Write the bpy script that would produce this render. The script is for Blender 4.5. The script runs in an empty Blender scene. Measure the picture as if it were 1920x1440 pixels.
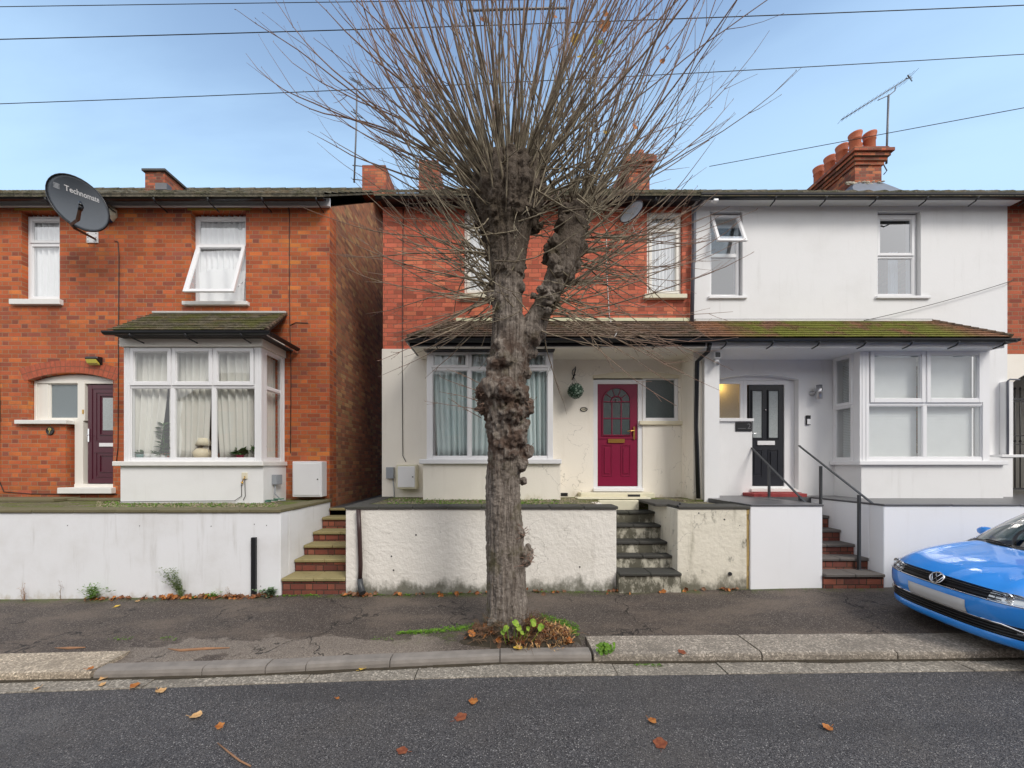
import bpy, math, random
from mathutils import Vector, Matrix, noise
random.seed(7)
R = math.radians
F = 690.0; CX = 941.0; HY = 871.0; CAMZ = 2.1      # focal length in photo pixels, vanishing point, eye height
SC = bpy.context.scene
COL = SC.collection
def X(px, D): return (px - CX) * D / F
def Z(py, D): return CAMZ + (HY - py) * D / F
def P(px, py, D): return Vector((X(px, D), D, Z(py, D)))
FD = 7.26                                          # facade plane distance

# ------------------------------------------------------------------ mesh builder
class MB:
    def __init__(s): s.v = []; s.f = []; s.sm = []; s.T = None
    def pt(s, p):
        p = tuple(p)
        if s.T: p = s.T(*p)
        s.v.append(p); return len(s.v) - 1
    def poly(s, pts, smooth=False):
        s.f.append([s.pt(p) for p in pts]); s.sm.append(smooth)
    def fi(s, idx, smooth=False): s.f.append(list(idx)); s.sm.append(smooth)
    def box(s, x0, x1, y0, y1, z0, z1):
        if x0 > x1: x0, x1 = x1, x0
        if y0 > y1: y0, y1 = y1, y0
        if z0 > z1: z0, z1 = z1, z0
        i = [s.pt(p) for p in ((x0,y0,z0),(x1,y0,z0),(x1,y1,z0),(x0,y1,z0),(x0,y0,z1),(x1,y0,z1),(x1,y1,z1),(x0,y1,z1))]
        for q in ((0,3,2,1),(4,5,6,7),(0,1,5,4),(1,2,6,5),(2,3,7,6),(3,0,4,7)):
            s.f.append([i[k] for k in q]); s.sm.append(False)
    def hexa(s, a):   # 8 points, bottom 4 then top 4
        i = [s.pt(p) for p in a]
        for q in ((0,3,2,1),(4,5,6,7),(0,1,5,4),(1,2,6,5),(2,3,7,6),(3,0,4,7)):
            s.f.append([i[k] for k in q]); s.sm.append(False)
    def prism(s, pts, d):   # polygon pts, extruded by vector d
        a = [s.pt(p) for p in pts]; b = [s.pt((p[0]+d[0], p[1]+d[1], p[2]+d[2])) for p in pts]
        n = len(a); s.fi(a); s.fi(b[::-1])
        for k in range(n): s.fi((a[k], b[k], b[(k+1)%n], a[(k+1)%n]))
    def tube(s, pts, rad, n=8, caps=True, smooth=True):
        pts = [Vector(p) for p in pts]
        if not hasattr(rad, '__len__'): rad = [rad]*len(pts)
        rings = []; up = None
        for k, p in enumerate(pts):
            t = (pts[min(k+1, len(pts)-1)] - pts[max(k-1, 0)])
            if t.length < 1e-9: t = Vector((0,0,1))
            t.normalize()
            if up is None:
                up = Vector((0,0,1)) if abs(t.z) < .9 else Vector((1,0,0))
            a = (up - t*up.dot(t))
            if a.length < 1e-6: a = t.orthogonal()
            a.normalize(); up = a; b = t.cross(a)
            rings.append([s.pt(p + (a*math.cos(2*math.pi*j/n) + b*math.sin(2*math.pi*j/n))*rad[k]) for j in range(n)])
        for k in range(len(rings)-1):
            for j in range(n):
                s.fi((rings[k][j], rings[k][(j+1)%n], rings[k+1][(j+1)%n], rings[k+1][j]), smooth)
        if caps: s.fi(rings[0][::-1]); s.fi(rings[-1])
    def rings(s, rings, closed=True, caps=True, smooth=True):
        I = [[s.pt(p) for p in r] for r in rings]; n = len(I[0])
        for k in range(len(I)-1):
            for j in range(n if closed else n-1):
                s.fi((I[k][j], I[k][(j+1)%n], I[k+1][(j+1)%n], I[k+1][j]), smooth)
        if caps: s.fi(I[0][::-1]); s.fi(I[-1])
    def lathe(s, prof, c, n=20, ax=2, smooth=True):   # prof: (r, h)
        rr = []
        for r, h in prof:
            ring = []
            for j in range(n):
                a = 2*math.pi*j/n; u, w = r*math.cos(a), r*math.sin(a)
                q = (u, w, h) if ax == 2 else ((u, h, w) if ax == 1 else (h, u, w))
                ring.append((c[0]+q[0], c[1]+q[1], c[2]+q[2]))
            rr.append(ring)
        s.rings(rr, smooth=smooth)
    def blob(s, c, r, sub=2, amp=.25, fr=3.0, sc=(1,1,1)):
        import bmesh
        bm = bmesh.new(); bmesh.ops.create_icosphere(bm, subdivisions=sub, radius=1)
        m = {}
        for v in bm.verts:
            d = v.co.normalized(); k = 1 + amp*noise.noise(d*fr + Vector(c)*7)
            m[v.index] = s.pt((c[0]+d.x*r*k*sc[0], c[1]+d.y*r*k*sc[1], c[2]+d.z*r*k*sc[2]))
        for f in bm.faces: s.fi([m[v.index] for v in f.verts], True)
        bm.free()
    def grid(s, fn, nu, nv, smooth=True):
        I = [[s.pt(fn(i/nu, j/nv)) for j in range(nv+1)] for i in range(nu+1)]
        for i in range(nu):
            for j in range(nv):
                s.fi((I[i][j], I[i+1][j], I[i+1][j+1], I[i][j+1]), smooth)

WORLD = {}
def wl(o): return WORLD.get(o.name, Vector((0,0,0)))
def meta(o, label=None, cat=None, group=None, kind=None):
    if label: o['label'] = label
    if cat: o['category'] = cat
    if group: o['group'] = group
    if kind: o['kind'] = kind
    return o
def link(o, parent, loc):
    COL.objects.link(o)
    if parent is not None:
        o.parent = parent; o.location = loc - wl(parent)
    else: o.location = loc
    WORLD[o.name] = Vector(loc)
def thing(name, loc, label, cat, group=None):
    o = bpy.data.objects.new(name, None); o.empty_display_size = .1
    link(o, None, Vector(loc)); return meta(o, label, cat, group)
def obj(name, mb, m, parent=None, bevel=0, label=None, cat=None, group=None, kind=None, origin=None, seg=1):
    if not mb.v: return None
    xs = [p[0] for p in mb.v]; ys = [p[1] for p in mb.v]; zs = [p[2] for p in mb.v]
    c = Vector(origin) if origin is not None else Vector(((min(xs)+max(xs))/2, (min(ys)+max(ys))/2, min(zs)))
    me = bpy.data.meshes.new(name)
    me.from_pydata([(p[0]-c.x, p[1]-c.y, p[2]-c.z) for p in mb.v], [], mb.f)
    me.polygons.foreach_set('use_smooth', mb.sm)
    me.materials.append(m); me.update()
    o = bpy.data.objects.new(name, me); link(o, parent, c)
    if bevel:
        b = o.modifiers.new('bevel', 'BEVEL'); b.width = bevel; b.segments = seg; b.limit_method = 'ANGLE'; b.angle_limit = R(40)
    return meta(o, label, cat, group, kind)
def recalc(o):
    import bmesh
    bm = bmesh.new(); bm.from_mesh(o.data); bmesh.ops.remove_doubles(bm, verts=bm.verts, dist=1e-5)
    bmesh.ops.recalc_face_normals(bm, faces=bm.faces); bm.to_mesh(o.data); bm.free()

# ------------------------------------------------------------------ materials
class NT:
    def __init__(s, name):
        s.m = bpy.data.materials.new(name); s.m.use_nodes = True
        s.nt = s.m.node_tree; s.nt.nodes.clear()
        s.out = s.nt.nodes.new('ShaderNodeOutputMaterial')
    def n(s, t, **k):
        o = s.nt.nodes.new(t)
        for a, b in k.items(): setattr(o, a, b)
        return o
    def setin(s, sock, v):
        if hasattr(v, 'is_output'): s.nt.links.new(v, sock)
        elif isinstance(v, tuple) and len(v) == 3 and sock.type == 'RGBA': sock.default_value = (*v, 1)
        else: sock.default_value = v
    def math(s, op, a, b=0.0, c=None):
        o = s.n('ShaderNodeMath', operation=op); s.setin(o.inputs[0], a); s.setin(o.inputs[1], b)
        if c is not None: s.setin(o.inputs[2], c)
        return o.outputs[0]
    def mix(s, f, a, b, mode='MIX'):
        o = s.n('ShaderNodeMix', data_type='RGBA', blend_type=mode)
        s.setin(o.inputs[0], f); s.setin(o.inputs[6], a); s.setin(o.inputs[7], b); return o.outputs[2]
    def fmix(s, f, a, b):
        o = s.n('ShaderNodeMix', data_type='FLOAT'); s.setin(o.inputs[0], f); s.setin(o.inputs[2], a); s.setin(o.inputs[3], b); return o.outputs[0]
    def pos(s): return s.n('ShaderNodeNewGeometry').outputs['Position']
    def obj(s): return s.n('ShaderNodeTexCoord').outputs['Object']
    def sep(s, v):
        o = s.n('ShaderNodeSeparateXYZ'); s.setin(o.inputs[0], v); return o.outputs
    def comb(s, x, y, z):
        o = s.n('ShaderNodeCombineXYZ'); s.setin(o.inputs[0], x); s.setin(o.inputs[1], y); s.setin(o.inputs[2], z); return o.outputs[0]
    def scale(s, v, sx, sy, sz):
        o = s.n('ShaderNodeMapping'); s.setin(o.inputs[0], v); o.inputs['Scale'].default_value = (sx, sy, sz); return o.outputs[0]
    def noise(s, v, sc, det=4, rough=.55, dist=0):
        o = s.n('ShaderNodeTexNoise'); s.setin(o.inputs['Vector'], v); s.setin(o.inputs['Scale'], sc)
        o.inputs['Detail'].default_value = det; o.inputs['Roughness'].default_value = rough; o.inputs['Distortion'].default_value = dist
        return o.outputs[0]
    def voro(s, v, sc, feature='F1', out='Distance'):
        o = s.n('ShaderNodeTexVoronoi', feature=feature); s.setin(o.inputs['Vector'], v); s.setin(o.inputs['Scale'], sc); return o.outputs[out]
    def wn(s, v, out='Value'):
        o = s.n('ShaderNodeTexWhiteNoise', noise_dimensions='3D'); s.setin(o.inputs['Vector'], v); return o.outputs[out]
    def ss(s, v, a, b):   # smoothstep
        o = s.n('ShaderNodeMapRange', interpolation_type='SMOOTHSTEP'); s.setin(o.inputs[0], v)
        s.setin(o.inputs[1], a); s.setin(o.inputs[2], b); o.inputs[3].default_value = 0; o.inputs[4].default_value = 1; return o.outputs[0]
    def ramp(s, f, stops, interp='LINEAR'):
        o = s.n('ShaderNodeValToRGB'); o.color_ramp.interpolation = interp; s.setin(o.inputs[0], f)
        cr = o.color_ramp
        while len(cr.elements) < len(stops): cr.elements.new(.5)
        for e, (p, c) in zip(cr.elements, stops): e.position = p; e.color = (*c, 1)
        return o.outputs[0]
    def bump(s, h, strength=.5, dist=.01, normal=None):
        o = s.n('ShaderNodeBump'); s.setin(o.inputs['Height'], h); o.inputs['Strength'].default_value = strength; o.inputs['Distance'].default_value = dist
        if normal is not None: s.nt.links.new(normal, o.inputs['Normal'])
        return o.outputs[0]
    def done(s, col, rough=.7, normal=None, metal=0, spec=None, coat=0, alpha=None, emit=None):
        b = s.n('ShaderNodeBsdfPrincipled'); s.setin(b.inputs['Base Color'], col); s.setin(b.inputs['Roughness'], rough)
        b.inputs['Metallic'].default_value = metal
        if spec is not None: s.setin(b.inputs['Specular IOR Level'], spec)
        if coat: b.inputs['Coat Weight'].default_value = coat; b.inputs['Coat Roughness'].default_value = .03
        if normal is not None: s.nt.links.new(normal, b.inputs['Normal'])
        if emit: s.setin(b.inputs['Emission Color'], emit[0]); b.inputs['Emission Strength'].default_value = emit[1]
        s.nt.links.new(b.outputs[0], s.out.inputs[0]); s.b = b
        return s.m

def simple(name, col, rough=.6, var=.12, vs=6, bmp=0, bs=60, metal=0, coat=0, spec=None):
    t = NT(name); p = t.obj()
    n1 = t.noise(p, vs, 5)
    c = t.mix(n1, tuple(x*(1-var) for x in col), tuple(min(1, x*(1+var)) for x in col))
    nm = t.bump(t.noise(p, bs, 3), bmp, .004) if bmp else None
    return t.done(c, rough, nm, metal, spec, coat)

def brick(name, cols, mortar, h=.084, per=.38, st=.253, m=.011, dirt=.25, stain=None, rough=.85, zsplit=None, zcol=None, tones=None):
    t = NT(name); pos = t.pos(); x, y, z = t.sep(pos)[:3]
    u = t.math('ADD', x, y)
    wob = t.math('MULTIPLY', t.math('SUBTRACT', t.noise(pos, 9, 2), .5), .008)
    v = t.math('ADD', z, wob)
    rv = t.math('DIVIDE', v, h); row = t.math('FLOOR', rv); fz = t.math('MULTIPLY', t.math('FRACT', rv), h)
    dv = t.math('MINIMUM', fz, t.math('SUBTRACT', h, fz))
    off = t.math('MULTIPLY', t.math('MODULO', t.math('ABSOLUTE', row), 2.0), per/2)
    tt = t.math('DIVIDE', t.math('ADD', t.math('ADD', u, off), t.math('MULTIPLY', wob, .8)), per); k = t.math('FLOOR', tt)
    p = t.math('MULTIPLY', t.math('FRACT', tt), per)
    isH = t.math('GREATER_THAN', p, st)
    dH = t.math('MINIMUM', t.math('SUBTRACT', p, st), t.math('SUBTRACT', per, p))
    dS = t.math('MINIMUM', p, t.math('SUBTRACT', st, p))
    du = t.fmix(isH, dS, dH)
    d = t.math('MINIMUM', du, dv)
    d = t.math('ADD', d, t.math('MULTIPLY', t.math('SUBTRACT', t.noise(pos, 45, 3), .5), .006))
    mask = t.ss(d, m/2-.0015, m/2+.0025)
    cell = t.comb(t.math('ADD', k, t.math('MULTIPLY', isH, .5)), row, 3.7)
    rnd = t.wn(cell); rnd2 = t.wn(t.scale(cell, 1.7, 2.3, 1))
    if tones:   # local drift of the mix: patches of orange among red
        rnd = t.math('ADD', t.math('MULTIPLY', rnd, .72), t.math('MULTIPLY', t.ss(t.noise(pos, .9, 2), .3, .75), tones))
    if len(cols) > 3:
        rnd = t.math('SUBTRACT', rnd, t.math('MULTIPLY', isH, .07))
    n = len(cols)
    bc = t.ramp(rnd, [(i/n, c) for i, c in enumerate(cols)], 'CONSTANT' if n < 9 else 'LINEAR')
    val = t.math('ADD', .8, t.math('MULTIPLY', rnd2, .38))
    fine = t.noise(pos, 55, 5, .7)
    val = t.math('MULTIPLY', val, t.math('ADD', .72, t.math('MULTIPLY', fine, .56)))
    bc = t.mix(1.0, bc, t.comb(val, val, val), 'MULTIPLY')
    mc = t.mix(t.noise(pos, 3, 3), tuple(c*.7 for c in mortar), mortar)
    col = t.mix(mask, mc, bc)
    big = t.ss(t.noise(pos, 1.1, 6, .65), .42, .72)
    col = t.mix(t.math('MULTIPLY', big, dirt), col, stain or (.05, .035, .03))
    if zsplit is not None:   # low damp band with algae
        low = t.math('MULTIPLY', t.ss(z, zsplit+.45, zsplit), t.ss(t.noise(pos, 4, 5), .3, .7))
        col = t.mix(t.math('MULTIPLY', low, .55), col, zcol or (.07, .075, .03))
    hgt = t.math('ADD', mask, t.math('MULTIPLY', fine, .5))
    return t.done(col, rough, t.bump(hgt, .7, .006), spec=.3)

def render_mat(name, col, dirty=.15, bmp=.25, stain=(.25,.23,.17), bs=30, zlow=None, zc=(.06,.065,.03), blotch=0, rough=.8, blo=.58):
    t = NT(name); pos = t.pos(); x, y, z = t.sep(pos)[:3]
    streak = t.noise(t.scale(pos, 5, 5, .5), 1.6, 5, .6)
    n = t.noise(pos, 1.3, 6, .6)
    c = t.mix(t.math('MULTIPLY', t.ss(n, .45, .8), dirty), col, stain)
    c = t.mix(t.math('MULTIPLY', t.ss(streak, .55, .8), dirty*1.3), c, tuple(s*.8 for s in stain))
    if zlow is not None:
        zz = t.math('SUBTRACT', z, t.math('MULTIPLY', x, .0142))
        low = t.ss(t.math('ADD', zz, t.math('MULTIPLY', t.math('SUBTRACT', t.noise(t.scale(pos, 1, 1, .6), 3.5, 7, .7), .5), -.75)), zlow, zlow-.22)
        c = t.mix(t.math('MULTIPLY', low, .85), c, zc)
    if blotch:
        bn = t.noise(t.scale(pos, 1, 1, .55), 3.2, 8, .72)
        c = t.mix(t.math('MULTIPLY', t.ss(bn, blo, blo+.12), blotch), c, (.09, .085, .06))
        sp = t.ss(t.voro(pos, 9), .10, .05)
        c = t.mix(t.math('MULTIPLY', t.math('MULTIPLY', sp, t.ss(t.noise(pos, 2, 2), .5, .6)), blotch), c, (.12, .1, .07))
    if bmp > .2:   # hairline cracks and small chips
        ve = t.n('ShaderNodeTexVoronoi', feature='DISTANCE_TO_EDGE'); va = t.n('ShaderNodeVectorMath', operation='ADD'); ns = t.n('ShaderNodeTexNoise')
        t.setin(ns.inputs['Vector'], pos); ns.inputs['Scale'].default_value = 2.2; ns.inputs['Detail'].default_value = 7
        t.setin(va.inputs[0], pos); t.setin(va.inputs[1], ns.outputs[1]); t.setin(ve.inputs['Vector'], va.outputs[0]); ve.inputs['Scale'].default_value = .8
        ck = t.math('MULTIPLY', t.ss(ve.outputs['Distance'], .006, .001), t.ss(t.noise(pos, .9, 3), .50, .58))
        c = t.mix(t.math('MULTIPLY', ck, .45), c, (.2,.18,.15))
    hgt = t.math('ADD', t.noise(pos, bs, 5, .6), t.math('MULTIPLY', t.noise(pos, 4.5, 5, .6), 1.6 if bmp > .3 else .3))
    return t.done(c, rough, t.bump(hgt, bmp, .012), spec=.3)

def glass_mat(name, tint=(.85,.9,.9), refl=1.0, rough=0.0, frost=0):
    t = NT(name)
    fr = t.n('ShaderNodeLayerWeight'); fr.inputs[0].default_value = .5
    gl = t.n('ShaderNodeBsdfGlossy'); gl.inputs['Roughness'].default_value = rough; gl.inputs['Color'].default_value = (1,1,1,1)
    if frost:
        b = t.bump(t.noise(t.pos(), 70, 4), .6, .01); t.nt.links.new(b, gl.inputs['Normal'])
        tr = t.n('ShaderNodeMixShader'); tr.inputs[0].default_value = frost
        a = t.n('ShaderNodeBsdfTransparent'); a.inputs[0].default_value = (*tint, 1)
        d = t.n('ShaderNodeBsdfDiffuse')
        dc = t.mix(t.noise(t.pos(), 60, 4), tuple(x*.5 for x in tint), tint); t.nt.links.new(dc, d.inputs[0])
        t.nt.links.new(a.outputs[0], tr.inputs[1]); t.nt.links.new(d.outputs[0], tr.inputs[2])
    else:
        w = t.bump(t.noise(t.pos(), 1.7, 1), .05, .05); t.nt.links.new(w, gl.inputs['Normal'])
        tr = t.n('ShaderNodeBsdfTransparent'); tr.inputs[0].default_value = (*tint, 1)
    mx = t.n('ShaderNodeMixShader')
    f = t.math('MINIMUM', t.math('MULTIPLY', t.math('ADD', t.math('POWER', fr.outputs['Facing'], 4.0), .07), refl*1.5), .9)
    t.nt.links.new(f, mx.inputs[0]); t.nt.links.new(tr.outputs[0], mx.inputs[1]); t.nt.links.new(gl.outputs[0], mx.inputs[2])
    t.nt.links.new(mx.outputs[0], t.out.inputs[0]); return t.m

M = {}
OR = (.62,.20,.05); RB = (.33,.075,.035); RD = (.42,.105,.05); DK = (.13,.055,.04); PU = (.23,.075,.06); OC=(.52,.14,.045)
M['brick1'] = brick('brick_mixed', [(.27,.078,.05), (.34,.092,.052), (.42,.102,.042), (.47,.118,.042), (.44,.11,.045), (.57,.155,.042), (.49,.11,.042), (.53,.138,.045), (.67,.22,.05)], (.42,.28,.17), m=.009, tones=.24, dirt=.30, zsplit=1.35)
M['brick2'] = brick('brick_red', [(.38,.10,.06), (.54,.13,.075), (.60,.16,.09), (.56,.145,.085), (.64,.19,.10), (.56,.13,.075), (.48,.12,.07)], (.24,.12,.075), m=.007, dirt=.12)
M['brickside'] = brick('brick_side', [(.32,.14,.085),(.44,.18,.095),(.46,.23,.11),(.38,.15,.085),(.45,.19,.10),(.29,.13,.085),(.48,.29,.14)], (.36,.25,.15), dirt=.28)
M['brick4'] = brick('brick_plain', [RB, RD, RD, (.40,.10,.05), (.30,.07,.04)], (.36,.22,.13), dirt=.15)
M['brickch'] = brick('brick_chimney', [(.34,.09,.05),(.45,.12,.06),(.28,.08,.05),(.5,.17,.08),(.22,.08,.055)], (.26,.18,.12), h=.075, per=.34, st=.226, dirt=.45)
M['brickstep'] = brick('brick_step', [(.22,.065,.045),(.29,.09,.055),(.18,.055,.04),(.26,.09,.06)], (.07,.05,.035), h=.095, per=.34, st=.226, dirt=.6, m=.012)
M['archbrick'] = simple('arch_brick', (.42,.10,.05), .85, .55, 12, .5, 60)
M['mortar'] = simple('mortar', (.22,.10,.06), .9, .2, 10, .4)
M['white'] = render_mat('white_render', (.80,.80,.80), .09, .14)
M['whitewall'] = render_mat('white_garden_render', (.80,.81,.83), .28, .12, (.45,.42,.36), zlow=.22, zc=(.50,.44,.36))
M['whitewall3'] = render_mat('white_smooth_render', (.86,.865,.885), .06, .08, (.5,.48,.44))
M['cream'] = render_mat('cream_render', (.87,.82,.73), .10, .22, (.50,.42,.30), zlow=1.50, zc=(.56,.48,.34))
M['creamwall'] = render_mat('cream_garden_render', (.84,.805,.74), .22, .75, (.42,.38,.30), bs=18, zlow=.40, zc=(.075,.075,.045))
M['stainwall'] = render_mat('stained_render', (.78,.735,.62), .45, .8, (.36,.33,.24), bs=16, zlow=.40, zc=(.09,.085,.055), blotch=.9)
M['stepcon'] = render_mat('stained_step_render', (.58,.55,.45), .5, .6, (.10,.10,.07), zlow=None, blotch=.93, blo=.41)
M['greyrender'] = render_mat('pale_render', (.68,.66,.62), .1, .1)
M['upvc'] = simple('white_plastic', (.80,.80,.81), .32, .025, 3)
M['upvc_cream'] = simple('cream_plastic', (.80,.77,.70), .4, .03, 3)
M['creampaint'] = simple('cream_paint', (.72,.66,.50), .6, .08, 8, .2)
M['lead_cream'] = simple('cream_flashing', (.66,.66,.44), .6, .15, 8, .2)
M['sillw'] = simple('white_stone_paint', (.76,.75,.72), .6, .08, 9, .35, 40)
M['sillc'] = simple('cream_stone_paint', (.70,.66,.50), .6, .10, 9, .35, 40)
M['black'] = simple('black_plastic', (.012,.013,.016), .35, .25, 3)
M['blackmetal'] = simple('black_metal', (.018,.018,.02), .42, .25, 12, .15)
M['darkgrey'] = simple('dark_grey_metal', (.045,.048,.052), .4, .2, 12)
M['greypipe'] = simple('grey_pipe', (.10,.105,.13), .5, .15, 5)
M['browpipe'] = simple('brown_pipe', (.045,.022,.02), .45, .2, 5)
M['creampipe'] = simple('cream_pipe', (.70,.65,.50), .5, .08, 5)
M['cable'] = simple('cable', (.02,.017,.017), .6, .1)
M['whitecable'] = simple('white_cable', (.6,.58,.55), .6, .1)
M['greybox'] = simple('grey_box', (.30,.32,.35), .5, .06)
M['metal'] = simple('bright_metal', (.55,.55,.56), .28, .1, 9, metal=.9)
M['galv'] = simple('galvanised', (.16,.16,.17), .5, .2, 9, metal=.4)
M['rust'] = simple('rusty_metal', (.12,.055,.03), .7, .35, 14, .2)
M['brass'] = simple('brass', (.60,.36,.10), .3, .1, metal=.9)
M['chrome'] = simple('chrome', (.78,.78,.8), .12, .03, metal=1)
M['maroon'] = simple('maroon_door', (.075,.013,.025), .32, .06, 3, .05, 30)
M['reddoor'] = simple('red_door', (.21,.004,.038), .38, .06, 3, .15, 50)
M['blackdoor'] = simple('black_door', (.012,.014,.020), .35, .1, 3, .1, 50)
M['slatestep'] = simple('dark_slab', (.075,.072,.068), .75, .35, 5, .5, 30)
M['interior'] = simple('interior_paint', (.30,.29,.27), .9, .05)
M['glass'] = glass_mat('window_glass', (.97,.98,.98), .9); M['glassnet'] = glass_mat('upstairs_glass', (.98,.99,.99), 1.9)
M['glassup'] = glass_mat('upper_window_glass', (.70,.80,.88), 2.6)
M['glassfrost'] = glass_mat('frosted_glass', (.30,.36,.38), .6, .12, .8)
M['glassdark'] = glass_mat('door_glass', (.07,.10,.10), .6, .10, .85)
M['glasspale'] = glass_mat('pale_frosted_glass', (.55,.60,.60), .6, .08, .9)
def hall_glass():
    t = NT('hall_frosted_glass'); pos = t.pos(); c = t.mix(t.noise(pos, 50, 4), (.42,.39,.32), (.55,.51,.43))
    d = t.n('ShaderNodeBsdfDiffuse'); l = t.n('ShaderNodeBsdfTranslucent'); t.nt.links.new(c, d.inputs[0]); t.nt.links.new(c, l.inputs[0])
    a = t.n('ShaderNodeMixShader'); a.inputs[0].default_value = .55; t.nt.links.new(d.outputs[0], a.inputs[1]); t.nt.links.new(l.outputs[0], a.inputs[2])
    g = t.n('ShaderNodeBsdfGlossy'); g.inputs['Roughness'].default_value = .15
    m = t.n('ShaderNodeMixShader'); m.inputs[0].default_value = .08; t.nt.links.new(a.outputs[0], m.inputs[1]); t.nt.links.new(g.outputs[0], m.inputs[2])
    t.nt.links.new(m.outputs[0], t.out.inputs[0]); return t.m
M['glasshall'] = hall_glass()
def curtain_mat(name, col, tr=.5):
    t = NT(name); pos = t.pos()
    d = t.n('ShaderNodeBsdfDiffuse'); c = t.mix(t.noise(pos, 5, 4), tuple(x*.9 for x in col), col); t.nt.links.new(c, d.inputs[0])
    l = t.n('ShaderNodeBsdfTranslucent'); t.nt.links.new(c, l.inputs[0])
    a = t.n('ShaderNodeMixShader'); a.inputs[0].default_value = .08; t.nt.links.new(d.outputs[0], a.inputs[1]); t.nt.links.new(l.outputs[0], a.inputs[2])
    t.nt.links.new(a.outputs[0], t.out.inputs[0]); return t.m
M['net'] = curtain_mat('net_curtain', (.93,.94,.95))
M['curtain'] = curtain_mat('white_curtain', (.80,.79,.73))
M['curtainblue'] = curtain_mat('pale_blue_curtain', (.76,.87,.87))
M['blind'] = curtain_mat('blind', (.76,.79,.79))
M['pot_t'] = simple('terracotta', (.45,.12,.05), .75, .2, 5, .3, 40)
M['pot_w'] = simple('white_pot', (.75,.75,.72), .4)
M['pot_g'] = simple('green_pot', (.15,.28,.26), .4)
M['pot_p'] = simple('pink_pot', (.55,.05,.12), .4)
M['lamp_c'] = simple('cream_ceramic', (.75,.66,.48), .5)

def tile_mat(name, col, moss, mossamt, lo=.5, hi=.62, xr=None):
    t = NT(name); pos = t.pos(); x, y, z = t.sep(pos)[:3]
    # tile colour varies by tile
    cell = t.comb(t.math('FLOOR', t.math('MULTIPLY', x, 6.0)), t.math('FLOOR', t.math('MULTIPLY', z, 14.0)), 1.0)
    r = t.wn(cell)
    c = t.ramp(r, [(0, tuple(a*.6 for a in col)), (.4, col), (.7, tuple(a*1.35 for a in col)), (1, (col[0]*1.5, col[1]*1.2, col[2]*.95))])
    c = t.mix(t.ss(t.noise(pos, 20, 6, .7), .4, .75), c, tuple(a*2.2 for a in col))
    mm = t.ss(t.math('ADD', t.noise(pos, 2.2, 7, .68), t.math('MULTIPLY', t.noise(pos, 30, 3), .10)), lo, hi)
    if xr: mm = t.math('MULTIPLY', mm, t.math('MULTIPLY', t.ss(x, xr[0], xr[0]+.9), t.ss(x, xr[1]+.3, xr[1]-.5)))
    mc = t.mix(t.noise(pos, 24, 4), tuple(a*.45 for a in moss), moss)
    c = t.mix(t.math('MULTIPLY', mm, mossamt), c, mc)
    return t.done(c, .9, t.bump(t.math('ADD', t.noise(pos, 60, 5, .7), t.math('MULTIPLY', mm, 1.5)), .8, .02), spec=.2)
M['tile1'] = tile_mat('tile_mossy', (.11,.095,.065), (.16,.17,.035), .75, .48, .66)
M['tile2'] = tile_mat('tile_brown', (.105,.075,.055), (.10,.10,.03), .45, .56, .7)
M['tile3'] = tile_mat('tile_very_mossy', (.16,.085,.05), (.23,.245,.04), .96, .41, .58, (3.9, 8.3))
M['tilemain'] = tile_mat('tile_roof', (.095,.085,.062), (.10,.105,.04), .5, .5, .7)
SKYS, CLS, CL0, CL1, HZ1, SUNE, SUNAZ, EXPO = .15, .72, .12, .40, .54, 1.35, 140, 0.70
# ------------------------------------------------------------------ building pieces
def wall(mb, u0, u1, z0, z1, v0, v1, holes=()):
    us = sorted({u0, u1, *[h[0] for h in holes], *[h[1] for h in holes]}); us = [u for u in us if u0 <= u <= u1]
    zs = sorted({z0, z1, *[h[2] for h in holes], *[h[3] for h in holes]}); zs = [z for z in zs if z0 <= z <= z1]
    def inh(u, z): return any(h[0] < u < h[1] and h[2] < z < h[3] for h in holes)
    for i in range(len(us)-1):
        for j in range(len(zs)-1):
            a, b, c, d = us[i], us[i+1], zs[j], zs[j+1]
            if inh((a+b)/2, (c+d)/2): continue
            mb.poly([(a,v0,c),(b,v0,c),(b,v0,d),(a,v0,d)]); mb.poly([(a,v1,d),(b,v1,d),(b,v1,c),(a,v1,c)])
    for i in range(len(us)-1):
        for j in range(len(zs)-1):
            a, b, c, d = us[i], us[i+1], zs[j], zs[j+1]; mu, mz = (a+b)/2, (c+d)/2
            if not inh(mu, mz): continue
            e = 1e-4
            if not inh(a-e, mz): mb.poly([(a,v0,c),(a,v0,d),(a,v1,d),(a,v1,c)])
            if not inh(b+e, mz): mb.poly([(b,v0,d),(b,v0,c),(b,v1,c),(b,v1,d)])
            if not inh(mu, d+e): mb.poly([(a,v0,d),(b,v0,d),(b,v1,d),(a,v1,d)])
            if not inh(mu, c-e): mb.poly([(b,v0,c),(a,v0,c),(a,v1,c),(b,v1,c)])
    mb.poly([(u0,v0,z0),(u0,v1,z0),(u0,v1,z1),(u0,v0,z1)]); mb.poly([(u1,v0,z1),(u1,v1,z1),(u1,v1,z0),(u1,v0,z0)])
    mb.poly([(u0,v0,z1),(u0,v1,z1),(u1,v1,z1),(u1,v0,z1)]); mb.poly([(u0,v0,z0),(u1,v0,z0),(u1,v1,z0),(u0,v1,z0)])
def arcz(a, b, zs, zc, u):   # parabola-like segmental arch
    t = (u-a)/(b-a)*2-1; return zs + (zc-zs)*(1-t*t)
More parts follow.
